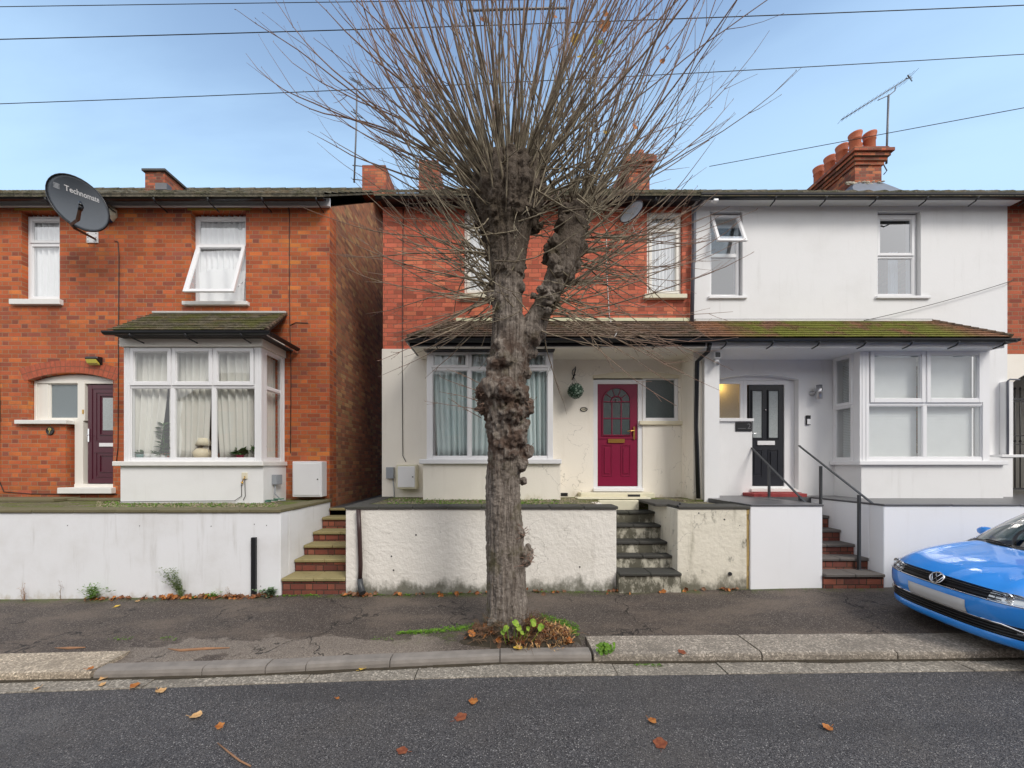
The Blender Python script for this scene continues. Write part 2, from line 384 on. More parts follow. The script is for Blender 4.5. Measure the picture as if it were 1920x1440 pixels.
def arch_fill(mb, a, b, zs, zc, ztop, v0, v1, n=14):
    for k in range(n):
        u0, u1 = a+(b-a)*k/n, a+(b-a)*(k+1)/n; q0, q1 = arcz(a,b,zs,zc,u0), arcz(a,b,zs,zc,u1)
        mb.poly([(u0,v0,q0),(u1,v0,q1),(u1,v0,ztop),(u0,v0,ztop)]); mb.poly([(u0,v0,q0),(u0,v1,q0),(u1,v1,q1),(u1,v0,q1)])
def frame(mb, u0, u1, z0, z1, v0, v1, w, wb=None):
    wb = wb or w
    mb.box(u0, u0+w, v0, v1, z0, z1); mb.box(u1-w, u1, v0, v1, z0, z1)
    mb.box(u0+w, u1-w, v0, v1, z0, z0+wb); mb.box(u0+w, u1-w, v0, v1, z1-w, z1)
def pane(mb, u0, u1, z0, z1, v):
    mb.poly([(u0,v,z0),(u1,v,z0),(u1,v,z1),(u0,v,z1)])
def sash(fm, gm, u0, u1, z0, z1, v, fw=.05, proud=.02, gl=None):
    """an opening sash: proud frame with a pane, v is the front face of the fixed frame"""
    frame(fm, u0, u1, z0, z1, v-proud, v+.03, fw)
    frame(fm, u0+fw, u1-fw, z0+fw, z1-fw, v-proud+.012, v+.03, .012)
    pane(gm, u0+fw+.01, u1-fw-.01, z0+fw+.01, z1-fw-.01, v+.005)
def fixed(fm, gm, u0, u1, z0, z1, v):
    frame(fm, u0, u1, z0, z1, v+.008, v+.03, .014)
    pane(gm, u0+.01, u1-.01, z0+.01, z1-.01, v+.02)
def tiles(mb, y0, z0, y1, z1, xl, xr, n, tw=.17, th=.016, jit=.004, seed=1):
    """plain tiles in n courses from the eave (y0,z0) to the wall (y1,z1); xl(t), xr(t) give the run's ends"""
    rnd = random.Random(seed); L = math.hypot(y1-y0, z1-z0); dy, dz = (y1-y0)/L, (z1-z0)/L; ny, nz = -dz, dy
    g = L/n
    for k in range(n):
        t0, t1 = k*g, min(L, (k+1.35)*g); a, b = xl((k+.5)/n), xr((k+.5)/n)
        x = a - (tw/2 if k % 2 else 0) - rnd.random()*.02
        while x < b:
            p, q = max(a, x+.003), min(b, x+tw-.002)
            if q-p > .02:
                lift = th*1.25 + rnd.uniform(0, jit); e = rnd.uniform(-.006, .006); low = .002
                def pp(u, t, h): return (u, y0+dy*t+ny*h, z0+dz*t+nz*h)
                s0 = t0+e
                mb.hexa([pp(p,s0,lift), pp(q,s0,lift), pp(q,t1,low), pp(p,t1,low), pp(p,s0,lift+th), pp(q,s0,lift+th), pp(q,t1,low+th), pp(p,t1,low+th)])
            x += tw
def gutter(mb, p0, p1, r=.055):
    """half-round gutter along the x or y direction"""
    p0, p1 = Vector(p0), Vector(p1); d = (p1-p0).normalized(); s = Vector((0,0,1)).cross(d)
    A = []
    for j in range(9):
        a = math.pi*j/8; A.append(s*math.cos(a)*r - Vector((0,0,1))*math.sin(a)*r)
    B = [v*.9 for v in A][::-1]
    ring = A+B
    mb.rings([[p0+v for v in ring], [p1+v for v in ring]], smooth=False)
def text_mb(txt, size, fn, depth=0, bold=0):
    cu = bpy.data.curves.new('t', 'FONT'); cu.body = txt; cu.size = size; cu.align_x = 'CENTER'; cu.align_y = 'CENTER'; cu.offset = bold; cu.resolution_u = 3
    o = bpy.data.objects.new('t', cu); COL.objects.link(o); bpy.context.view_layer.update()
    dg = bpy.context.evaluated_depsgraph_get(); me = o.evaluated_get(dg).to_mesh()
    mb = MB(); mb.v = [tuple(fn(v.co.x, v.co.y)) for v in me.vertices]; mb.f = [list(p.vertices) for p in me.polygons]; mb.sm = [False]*len(mb.f)
    bpy.data.objects.remove(o); bpy.data.curves.remove(cu); return mb
def curtain(x0, x1, z0, z1, y, m, label, folds=9, amp=.035, gather=0.0, side=0, name='curtain', seed=0, group='curtains behind the house windows', sweep=None):
    mb = MB(); rnd = random.Random(seed); ph = rnd.random()*6
    def fn(a, b):
        u = a*(x1-x0); w = 1.0
        zz = z0+(z1-z0)*b
        f = 1-b
        xx = x0 + u
        if gather:   # drawn towards one side lower down
            k = 1-gather*math.sin(math.pi*min(1, f*1.1))**1.5*.9 if not sweep else 1-gather*f**sweep
            xx = (x0 + u*k) if side == 0 else (x1-(x1-x0-u)*k)
        yy = y + amp*math.sin(a*folds*2*math.pi+ph+.8*math.sin(a*5+seed)+.5*f*math.sin(a*9)) + amp*.5*math.sin(a*folds*4.3+2*f)
        return (xx, yy, zz)
    mb.grid(fn, folds*9, 10)
    o = obj(name, mb, M[m], None, label=label, cat='curtain', group=group)
    md = o.modifiers.new('s', 'SOLIDIFY'); md.thickness = .002
    return o
def xf(px): return X(px, FD)
def zf(py): return Z(py, FD)
def tube_obj(name, pts, r, m, parent=None, n=6, **k):
    mb = MB(); mb.tube(pts, r, n); return obj(name, mb, M[m], parent, **k)

def house_shell(h, x0, x1, m, holes, zb, zt, depth=7.0, th=.28, sidem=None):
    mb = MB(); wall(mb, x0, x1, zb, zt, FD, FD+th, holes); fw = mb
    s = MB(); e = .003
    for a, b in ((x0+e, x0+th), (x1-th, x1-e)):
        s.hexa([(a,FD+th,zb),(b,FD+th,zb),(b,FD+depth,zb),(a,FD+depth,zb),(a,FD+th,zt),(b,FD+th,zt),(b,FD+depth,zt),(a,FD+depth,zt)])
        mid = FD+depth/2; rz = zt+.05+depth/2*.80
        s.prism([(a,FD+.02,zt),(a,FD+depth,zt),(a,mid,rz-.25)], (b-a,0,0))
    s.box(x0+th, x1-th, FD+depth-th, FD+depth, zb, zt)
    return fw, s
def interior(h, x0, x1, zs):
    mb = MB()
    y0, y1 = FD+.30, FD+3.0
    for z in zs: mb.box(x0+.3, x1-.3, y0, y1, z-.12, z)
    mb.box(x0+.3, x1-.3, y1, y1+.1, zs[0], zs[-1]-.12)
    obj('interior', mb, M['interior'], h)
def main_roof(name, h, x0, x1, ztop, seed=0, ye=FD-.34, pitch=.75, depth=7.0):
    """interlocking tiles with a wavy profile in overlapping courses"""
    mb = MB(); n = 13; yr = FD+depth/2; L = yr-ye; g = L/n; pw = .30; nx = int((x1-x0)/pw*6)
    prof = [0, .004, .026, .038, .026, .004]
    for k in range(n):
        r = []
        for (t, hh) in ((k, .034), (k+1.02, .0)):
            r.append((ye+g*t, ztop+g*t*pitch+hh))
        rows = []
        xs = [x0+(x1-x0)*i/nx for i in range(nx+1)]
        j = lambda i: prof[i % 6]
        base = ztop + g*k*pitch
        rows.append([(x, r[0][0]-.004, r[0][1]-.03) for i, x in enumerate(xs)])
        rows.append([(x, r[0][0], r[0][1]+j(i)) for i, x in enumerate(xs)])
        rows.append([(x, r[1][0], r[1][1]+j(i)) for i, x in enumerate(xs)])
        mb.rings(rows, closed=False, caps=False, smooth=False)
    # underside, rear slope and verge boards
    mb.hexa([(x0,ye,ztop-.05),(x1,ye,ztop-.05),(x1,yr,ztop-.05+L*pitch),(x0,yr,ztop-.05+L*pitch),(x0,ye,ztop-.01),(x1,ye,ztop-.01),(x1,yr,ztop-.01+L*pitch),(x0,yr,ztop-.01+L*pitch)])
    yb = FD+depth+.3; zb = ztop+L*pitch-(yb-yr)*pitch
    mb.hexa([(x0,yr,ztop-.05+L*pitch),(x1,yr,ztop-.05+L*pitch),(x1,yb,zb-.05),(x0,yb,zb-.05),(x0,yr,ztop+L*pitch),(x1,yr,ztop+L*pitch),(x1,yb,zb),(x0,yb,zb)])
    rf = obj('roof', mb, M['tilemain'], h)
    rb = MB(); zr = ztop+L*pitch; x = x0
    while x < x1:
        e = min(x1, x+.44)
        rb.tube([(x+.004, yr, zr-.02), (e-.004, yr, zr-.015)], [.115,.122], 10); x = e
    obj('ridge_tile', rb, M['tilemain'], rf)
    return rf
def brackets(mb, x0, x1, step, y, z, yw, s=1):
    x = x0
    while x < x1:
        mb.tube([(x,y-.01,z-.045),(x,y+.04,z-.10),(x+.0,yw,z-.12)], [.016,.013,.012], 5); x += step

def bay_prism(mb, x0, x1, y0, y1, z0, z1): mb.box(x0, x1, y0, y1, z0, z1)
def side_T(x, y0, flip=1):   # maps (u along depth, v out of the face, z) for a face looking towards +x (flip=1) or -x (flip=-1)
    return lambda u, v, z: (x - v*flip, y0 + u, z)
ZT = Z(387, FD)            # top of the facade walls
ZB = .95                   # bottom of the house walls
GZ = Z(370, FD-.28)        # main gutter centre height
# ------------------------------------------------------------------ HOUSE 1 (mixed brick, left)
H1 = (-12.0, xf(618))
h1 = thing('brick_house', (-6.5, FD, 1.4), 'orange and red brick terraced house with a white bay window, on the left', 'house')
w1 = (xf(40), xf(109)+.03, zf(563), zf(395)); w2 = (xf(358), xf(461), zf(567), zf(395))
d1 = (xf(52), xf(212), zf(795), zf(698)); d1b = (xf(123), xf(212), zf(922), zf(795))
bo1 = (xf(262), xf(478), zf(850), zf(668))
fw, sd = house_shell(h1, H1[0], H1[1], None, [w1, w2, d1, bo1, (d1b[0], d1b[1], d1b[2], d1b[3])], ZB, ZT)
arch_fill(fw, d1[0], d1[1], zf(713), zf(699), zf(698), FD-.001, FD+.1)
wl1 = obj('wall', fw, M['brick1'], h1)
obj('side_wall', sd, M['brickside'], h1)
# brick arch in two rings of headers
ab = MB(); n = 20
for ring in range(2):
    for k in range(n):
        pts = []
        for (t, q) in ((k+.06, 0), (k+.94, 0), (k+.94, 1), (k+.06, 1)):
            u = d1[0]-.06+(d1[1]-d1[0]+.12)*t/n; s = (t/n*2-1)
            zz = arcz(d1[0], d1[1], zf(713), zf(699), u) + .008 + ring*.125 + q*.112
            pts.append((u + s*.055*(ring+q), FD-.004, zz))
        ab.prism(pts, (0, .01, 0))
ar = obj('brick_arch', ab, M['archbrick'], h1)
ab = MB()
for k in range(24):
    q = []
    for t_, e_ in ((k/24, .004), ((k+1)/24, .004), ((k+1)/24, .245), (k/24, .245)):
        s = t_*2-1; u = d1[0]-.06+(d1[1]-d1[0]+.12)*t_; q.append((u+s*.055*e_/.12, FD-.002, arcz(d1[0], d1[1], zf(713), zf(699), u)+e_))
    ab.poly(q)
obj('mortar', ab, M['mortar'], h1)
interior(h1, H1[0], H1[1], [1.42, 4.05, 7.2])
main_roof('roof', h1, H1[0], H1[1]+.06, GZ+.02)
mb = MB(); mb.box(H1[0], H1[1]+.02, FD-.035, FD-.001, zf(389.5), zf(373)); mb.box(H1[0], H1[1]+.02, FD-.05, FD-.0352, zf(389.5), zf(387))
obj('fascia', mb, M['upvc'], h1)
mb = MB(); gutter(mb, (H1[0], FD-.26, GZ+.03), (xf(620), FD-.26, GZ+.03), .075); brackets(mb, -8.6, H1[1], 1.02, FD-.33, GZ, FD-.04)
obj('gutter', mb, M['black'], h1)
M['yflash'] = simple('yellow_flashing', (.42,.30,.05), .7, .3, 8)
for a_, b_ in ((352, 470), (28, 122)): mb = MB(); mb.box(xf(a_), xf(b_), FD-.012, FD+.02, zf(394.5), zf(391)); obj('lintel_flashing', mb, M['yflash'], h1)

def win_two(h, o, v, trans_px, frame_m='upvc', topsash=True, botsash=True, gl='glass', fw=.06, head=.0, lbl=None):
    """upright window with a small top light over a tall lower light; o = (x0,x1,z0,z1), v depth of frame face"""
    fm, gm = MB(), MB(); x0, x1, z0, z1 = o; zt = zf(trans_px)
    frame(fm, x0, x1, z0, z1, v, v+.07, fw)
    fm.box(x0+fw, x1-fw, v, v+.07, zt-.03, zt+.03)
    if topsash: sash(fm, gm, x0+fw-.02, x1-fw+.02, zt+.012, z1-fw+.02, v)
    else: fixed(fm, gm, x0+fw, x1-fw, zt+.03, z1-fw, v)
    if botsash == 2: pass
    elif botsash: sash(fm, gm, x0+fw-.02, x1-fw+.02, z0+fw-.02, zt-.012, v)
    else: fixed(fm, gm, x0+fw, x1-fw, z0+fw, zt-.03, v)
    w = obj('window', fm, M[frame_m], h, bevel=.004, label=lbl)
    obj('pane', gm, M[gl], w); return w
def sill(w, x0, x1, z0, z1, v0, v1, m='sillw', rough=.004):
    mb = MB(); mb.box(x0, x1, v0, v1, z0, z1); return obj('sill', mb, M[m], w, bevel=.006)
wA = win_two(h1, (w1[0]+.005, w1[1]-.005, w1[2]+.003, w1[3]-.05), FD+.10, 452, fw=.075, gl='glassnet')
sill(wA, xf(25), xf(119), zf(573), zf(563)+.0, FD-.07, FD+.12)
wB = win_two(h1, (w2[0]+.005, w2[1]-.003, w2[2]+.003, w2[3]-.05), FD+.10, 455, topsash=False, botsash=2, fw=.075, gl='glassnet')
sill(wB, xf(346), xf(468), zf(574), zf(567), FD-.07, FD+.12)
for (a, b) in (((w2[0]+.3), (w2[1]-.3)), ((w1[0]+.2), (w1[1]-.2))):
    mb = MB(); mb.box(a, b, FD+.085, FD+.099, w1[3]-.095, w1[3]-.07); obj('trickle_vent', mb, M['upvc'], wB if a > -6.5 else wA, bevel=.003)
# open lower sash, hinged at its top and tilted out
fm, gm = MB(), MB(); top = zf(456); hh = top-w2[2]-.06; ang = R(17)
def Tsash(u, v, z):
    return (u, FD+.08 + v*math.cos(ang) - (-z)*math.sin(ang), top + z*math.cos(ang) - v*math.sin(ang)*0.2)
fm.T = gm.T = Tsash
sash(fm, gm, w2[0]+.06, w2[1]-.055, -hh-.02, 0.0, 0.0, fw=.062)
so = obj('open_sash', fm, M['upvc'], wB, bevel=.004, label='opening sash pushed out at the bottom'); obj('pane', gm, M['glassnet'], wB)
tube_obj('stay', [(w2[1]-.08, FD+.1, w2[2]+.5), (w2[1]-.07, FD-.12, w2[2]+.25)], .006, 'metal', wB)

# door and side light of house 1
dv = FD+.09
fm, gm = MB(), MB(); zt = zf(712)
# the timber head, side light frame
frame(fm, d1[0]+.01, xf(140), zf(788), zt, dv, dv+.08, .05)
fm.box(d1[0]+.062, xf(77), dv+.02, dv+.07, zf(788)+.05, zt-.052)
frame(fm, xf(76), xf(145)+.02, zf(788)+.01, zt-.012, dv+.03, dv+.07, .055)
side = MB(); 
pane(gm, xf(80), xf(141), zf(786), zt-.05, dv+.05)
w = obj('window', fm, M['upvc_cream'], h1, bevel=.004, label='frosted side light beside the maroon door'); obj('pane', gm, M['glassfrost'], w)
mb = MB(); mb.box(xf(35), xf(131), FD-.07, FD-.001, zf(795.5), zf(788)); mb.box(d1[0]+.001, xf(131), FD-.001, FD+.17, zf(795), zf(788)-.002); obj('sill', mb, M['sillw'], w, bevel=.006)
mb = MB()
arch = [(d1[0]+.02, dv+.005, zt)] + [(u, dv+.005, arcz(d1[0], d1[1], zf(713), zf(699), u)-.012) for u in [d1[0]+.02+(d1[1]-d1[0]-.04)*k/12 for k in range(13)]] + [(d1[1]-.02, dv+.005, zt)]
mb.prism(arch, (0, .08, 0)); obj('arch_head', mb, M['upvc_cream'], h1)
mb = MB(); mb.box(xf(131), xf(144)+.03, dv-.01, dv+.10, zf(915), zf(788)); mb.box(xf(140), xf(150), dv-.01, dv+.10, zf(788), zt); mb.box(xf(150), d1[1]-.001, dv-.005, dv+.1, zt-.06, zt-.001)
mb.box(xf(131), d1[1]-.001, dv-.02, dv+.10, zf(914), zf(908))
obj('door_frame', mb, M['upvc_cream'], h1, bevel=.004)
mb = MB(); mb.box(xf(118), xf(218), FD-.10, FD+.0, zf(925), zf(914)); mb.box(d1b[0]+.002, d1b[1]-.002, FD, FD+.2, zf(922), zf(914)); obj('threshold', mb, M['sillw'], h1, bevel=.008)
def panel_rings(mb, u0, u1, z0, z1, v, n=2, step=.022, arch=0):
    """raised mouldings on a door leaf"""
    for k in range(n):
        e = k*step*1.7
        frame(mb, u0+e, u1-e, z0+e, z1-e, v-.012+.004*k, v+.004, .016)
dr = thing
D1x0, D1x1 = xf(153), xf(216); Dz0, Dz1 = zf(907), zf(719)
mb = MB(); mb.box(D1x0, D1x1, dv+.03, dv+.08, Dz0, Dz1)
gz0, gz1 = zf(806), zf(744); ga, gb = xf(181)-.0, xf(204)
dd = obj('door', mb, M['maroon'], h1, bevel=.003, label='dark maroon panelled front door')
mb = MB(); v = dv+.03
frame(mb, D1x0, D1x1+.02, Dz0, Dz1, v-.012, v+.001, .085)
frame(mb, xf(167), xf(212), zf(826), zf(733), v-.010, v+.001, .022); frame(mb, xf(175), xf(208), zf(815), zf(739), v-.018, v+.001, .02)
frame(mb, xf(167), xf(212), zf(895), zf(846), v-.010, v+.001, .022); frame(mb, xf(175), xf(207), zf(886), zf(853), v-.016, v+.001, .018)
mb.box(xf(164), xf(214), v-.012, v+.001, zf(847)-.02, zf(845))
obj('panelling', mb, M['maroon'], dd, bevel=.004)
mb = MB(); mb.box(ga, gb, v-.008, v+.001, gz0, gz1); obj('door_glass', mb, M['glasspale'], dd, bevel=.003)
mb = MB(); mb.box(xf(175), xf(202), v-.02, v, zf(837), zf(830)); obj('letterbox', mb, M['upvc'], dd, bevel=.004)
mb = MB(); mb.box(xf(154.5), xf(157.5), v-.03, v-.011, zf(828), zf(803)); mb.tube([(xf(156), v-.025, zf(815)), (xf(156), v-.07, zf(815)), (xf(160), v-.075, zf(816))], .009, 8); obj('handle', mb, M['chrome'], dd, bevel=.002)
mb = MB(); mb.box(xf(146), xf(149), dv-.02, dv-.011, zf(775), zf(767)); obj('bell_push', mb, M['brass'], h1, bevel=.002)
# air brick
mb = MB(); mb.box(xf(34), xf(59), FD-.004, FD+.02, zf(927), zf(919))
ab_ = obj('air_brick', mb, M['archbrick'], h1)

# bay window 1
B1 = (X(232,6.57)-.0, X(490,6.57)); by = 6.57
def BZ(py): return Z(py, by)
def bx(px): return X(px, by)
bay = MB(); bay.box(bx(226), bx(494), by-.0, FD-.001, ZB+.2, BZ(873))
bw = obj('bay_base', bay, M['white'], h1)
mb = MB(); mb.box(bx(216), bx(497), by-.06, FD-.001, BZ(874)+.001, BZ(865)); obj('bay_sill', mb, M['sillw'], h1, bevel=.01)
fm, gm = MB(), MB(); v = by+.0; x0, x1 = bx(232), bx(490)
zb, zt, ztr = BZ(865), BZ(651), BZ(724)
# corner posts with a reeded face, mullions, transom
for a, b in ((x0, bx(243)), (bx(477), x1)):
    fm.box(a, b, v, v+.10, zb, zt)
    for k in range(3):
        u = a+.018+(b-a-.036)*k/2; fm.box(u-.008, u+.008, v-.008, v+.001, zb, zt)
ml = [(bx(243), bx(322)), (bx(322), bx(399.5)), (bx(399.5), bx(477))]
fm.box(bx(243), bx(477), v+.01, v+.08, zb, zb+.055); fm.box(bx(243), bx(477), v+.01, v+.08, zt-.045, zt)
fm.box(bx(243), bx(477), v+.01, v+.08, ztr-.03, ztr+.03)
for k in (1, 2):
    fm.box(ml[k][0]-.03, ml[k][0]+.03, v+.011, v+.08, zb+.055, ztr-.03); fm.box(ml[k][0]-.03, ml[k][0]+.03, v+.011, v+.08, ztr+.03, zt-.045)
for a, b in ml:
    sash(fm, gm, a+.012, b-.012, ztr+.012, zt-.02, v+.01, fw=.062, proud=.022)
    fixed(fm, gm, a+(.03 if a > bx(243)+.01 else .0), b-(.03 if b < bx(477)-.01 else 0), zb+.055, ztr-.03, v+.01)
# right return
T = side_T(x1, by, 1); fm.T = gm.T = T
L = FD-by
frame(fm, .101, L-.002, zb, zt, 0.0, .08, .06); fm.box(.161, L-.062, .001, .079, ztr-.03, ztr+.03)
fixed(fm, gm, .161, L-.062, zb+.06, ztr-.03, .01); fixed(fm, gm, .161, L-.062, ztr+.03, zt-.06, .01)
frame(fm, L-.12, L-.001, zb, zt, -.012, .01, .03)
fm.T = gm.T = None
bwin = obj('bay_window', fm, M['upvc'], h1, bevel=.004); obj('pane', gm, M['glass'], bwin)
mb = MB(); mb.box(x0-.04, x1+.04, by-.04, FD-.001, BZ(651)+.001, BZ(632)-.001); mb.box(x0-.015, x1+.015, by-.015, FD-.002, BZ(632), Z(617, by)+.02)
for k in range(2): mb.box(x0-.045, x1+.045, by-.045, by-.039, BZ(648)+k*.09, BZ(648)+k*.09+.012)
obj('bay_fascia', mb, M['upvc_cream'], h1, bevel=.004)
# bay roof
ey, ez = 6.36, Z(621, 6.36); wz = zf(590)
mb = MB(); lx = X(203, 6.36); rx = X(500, 6.36); tlx, trx = xf(290), xf(536)
tiles(mb, ey, ez, FD-.01, wz, lambda t: lx+(tlx-lx)*t, lambda t: rx+(trx-rx)*t-.03, 10, tw=.18, seed=5)
br = obj('bay_roof', mb, M['tile1'], h1)
mb = MB()   # boarding under the tiles and the steep right hip
mb.hexa([(lx,ey,ez-.045),(rx,ey,ez-.045),(trx,FD-.002,wz-.06),(tlx,FD-.002,wz-.06),(lx+.02,ey,ez-.005),(rx-.01,ey,ez-.005),(trx,FD-.004,wz-.01),(tlx,FD-.004,wz-.01)])
mb.box(lx+.08, rx-.05, ey+.03, FD-.002, ez-.07, ez-.047)
obj('roof_deck', mb, simple('hip_slate', (.05,.045,.045), .8, .3, 9, .4), br)
mb = MB(); k = 9
for i in range(k):
    t = i/k; a = Vector((rx-.005, ey, ez+.03)).lerp(Vector((trx, FD, wz+.02)), t); b = Vector((rx-.005, ey, ez+.03)).lerp(Vector((trx, FD, wz+.02)), (i+1.1)/k)
    mb.tube([a, b], [.035, .028], 7)
obj('hip_tile', mb, M['tile2'], br)
mb = MB(); mb.box(tlx-.02, trx+.02, FD-.05, FD-.001, wz+.01, wz+.055); obj('flashing', mb, simple('pale_lead', (.5,.5,.48), .6, .15), br, bevel=.01)
mb = MB(); gutter(mb, (lx-.03, ey-.035, ez-.02), (rx+.10, ey-.035, ez-.02), .06); gutter(mb, (rx+.05, ey-.08, ez-.025), (rx+.05, FD-.03, ez-.025), .055)
brackets(mb, lx+.45, rx, .95, ey-.08, ez-.03, by-.02)
obj('gutter', mb, M['black'], br)

# chimney of house 1 on the ridge
def chimney(h, x0, x1, y0, y1, zb, zt, m='brickch', caps=((.03,.08),(.07,.10)), cap_m=None, name='chimney', pots=(), potr=.11, poth=.32):
    mb = MB(); zc = zt-sum(c[1] for c in caps); mb.box(x0, x1, y0, y1, zb, zc)
    ch = obj(name, mb, M[m], h)
    cp = MB()
    for e, hh in caps: cp.box(x0-e, x1+e, y0-e, y1+e, zc, zc+hh); zc += hh+.0005
    obj('cap', cp, M[cap_m or m], ch, bevel=.006)
    for (px_, py_) in pots:
        p = MB(); r = potr
        p.lathe([(r*1.0,0),(r*.95,.03),(r*.92,poth*.72),(r*1.02,poth*.74),(r*1.02,poth*.78),(r*.95,poth*.80),(r*1.12,poth*.95),(r*1.14,poth),(r*.9,poth),(r*.85,poth*.6),(r*.01,poth*.55)], (px_,py_,zt), 18)
        obj('chimney_pot', p, M['pot_t'], ch)
    return ch
Dc = 10.4
chimney(h1, X(272,9.3), X(309,9.3), 9.3, 10.7, 7.0, Z(318,9.3), caps=((.05,.06),), cap_m='slatestep')
mb = MB(); mb.box(X(300,9.3)-.05, X(309,9.3)+.12, 9.22, 9.36, Z(352,9.3)-.1, Z(349,9.3)+.02); obj('lead_flashing', mb, M['galv'], h1)

# cables on the front
for pts in ([(xf(216),zf(452)),(xf(222),zf(454)),(xf(224),zf(480)),(xf(223),zf(640)),(xf(222),zf(840)),(xf(219),zf(866))],
            [(xf(540),zf(380)),(xf(543),zf(400)),(xf(543),zf(560)),(xf(546),zf(700)),(xf(545),zf(850))],
            [(xf(545),zf(610)),(xf(555),zf(605)),(xf(578),zf(606))],
            [(xf(-3),zf(640)),(xf(1),zf(760)),(xf(-1),zf(900)),(xf(8),zf(922)),(xf(60),zf(926)),(xf(220),zf(927))]):
    tube_obj('cable', [(a, FD-.008, b) for a, b in pts], .007, 'cable', h1)

# ------------------------------------------------------------------ HOUSE 2 (red over cream, middle)
H2 = (xf(718), xf(1297))
h2 = thing('brick_house', (1.0, FD, 1.4), 'terraced house of red brick above cream render with a red door, behind the tree', 'house')
ZS = zf(655)
a1 = (xf(870), xf(938), zf(553), zf(395)); a2 = (xf(1213), xf(1279), zf(554), zf(395))
fwb, sdb = house_shell(h2, H2[0], H2[1], None, [a1, a2], ZS+.002, ZT)
obj('brick_wall', fwb, M['brick2'], h2)
dr2 = (xf(1112), xf(1204), zf(917), zf(706)); sl2 = (xf(1204), xf(1271), zf(790), zf(706)); bo2 = (xf(812), xf(1030), zf(850), zf(668))
fwc = MB(); wall(fwc, H2[0]-.012, H2[1], ZB, ZS+.001, FD-.022, FD+.26, [(dr2[0],dr2[1],dr2[2],dr2[3]), (sl2[0]+.0001,sl2[1],sl2[2],sl2[3]), bo2]); obj('render_wall', fwc, M['cream'], h2)
s2 = MB()
for a, b in ((H2[0]+.003, H2[0]+.28), (H2[1]-.28, H2[1]-.003)):
    s2.box(a, b, FD+.262, FD+7, ZB, ZS); s2.box(a, b, FD+.29, FD+7, ZS, ZT)
    s2.prism([(a,FD+.02,ZT+.001),(a,FD+7,ZT+.001),(a,FD+3.5,ZT+2.7)], (b-a,0,0))
s2.box(H2[0]+.28, H2[1]-.28, FD+6.7, FD+7, ZB, ZT)
obj('side_wall', s2, M['brickside'], h2)
interior(h2, H2[0], H2[1], [1.42, 4.05, 7.2])
main_roof('roof', h2, H2[0]-.06, H2[1]-.002, GZ+.04, pitch=.74)
mb = MB(); gutter(mb, (H2[0]-.05, FD-.26, GZ+.03), (H2[1]-.002, FD-.26, GZ+.03), .075); brackets(mb, -1.6, H2[1]-.2, .9, FD-.33, GZ, FD-.03)
mb.box(H2[0], H2[1]-.002, FD-.16, FD-.001, ZT-.01, ZT+.14)
obj('gutter', mb, M['black'], h2)
for o, px0, px1, lab in ((a1, 862, 945, None), (a2, 1206, 1285, None)):
    wv = win_two(h2, (o[0]+.004, o[1]-.004, o[2]+.003, o[3]-.004), FD+.05, 427.5, frame_m='upvc_cream', fw=.07, gl='glassnet')
    sill(wv, xf(px0), xf(px1), zf(562), zf(554), FD-.08, FD+.10, 'sillc')
# bay 2
by = 6.72
v = by; x0, x1 = X(800,by), X(1037,by)
mb = MB(); mb.box(X(793,by), X(1051,by), by, FD-.025, ZB+.2, Z(870,by)); obj('bay_base', mb, M['cream'], h2)
mb = MB(); mb.box(X(786,by-.05), X(1053,by-.05), by-.06, FD-.024, Z(870,by)+.001, Z(861,by)); obj('bay_sill', mb, M['upvc'], h2, bevel=.008)
fm, gm = MB(), MB(); zb, zt, ztr = Z(861,by), Z(655,by), Z(691,by)
fm.box(x0, x0+.10, v, v+.1, zb, zt); fm.box(x1-.10, x1, v, v+.1, zb, zt)
fm.box(x0+.1, x1-.1, v+.008, v+.09, zb, zb+.05); fm.box(x0+.1, x1-.1, v+.008, v+.09, zt-.06, zt); fm.box(x0+.1, x1-.1, v+.008, v+.09, ztr-.03, ztr+.03)
ms = [x0+.1, X(880,by), X(957,by), x1-.1]
for k in (1, 2):
    fm.box(ms[k]-.03, ms[k]+.03, v+.009, v+.09, zb+.05, ztr-.03); fm.box(ms[k]-.03, ms[k]+.03, v+.009, v+.09, ztr+.03, zt-.06)
for k in range(3):
    a = ms[k]+(.03 if k else 0); b = ms[k+1]-(.03 if k < 2 else 0)
    fixed(fm, gm, a, b, zb+.05, ztr-.03, v+.01)
    if k != 1: sash(fm, gm, a-.015, b+.015, ztr+.015, zt-.045, v+.01, fw=.045)
    else: fixed(fm, gm, a, b, ztr+.03, zt-.06, v+.01)
for s, xx in ((1, x1), (-1, x0)):
    fm.T = gm.T = side_T(xx, by, s)
    frame(fm, .101, FD-by-.03, zb, zt, 0.0, .08, .055); fixed(fm, gm, .156, FD-by-.085, zb+.055, zt-.055, .01)
fm.T = gm.T = None
bw2 = obj('bay_window', fm, M['upvc'], h2, bevel=.004); obj('pane', gm, M['glass'], bw2)
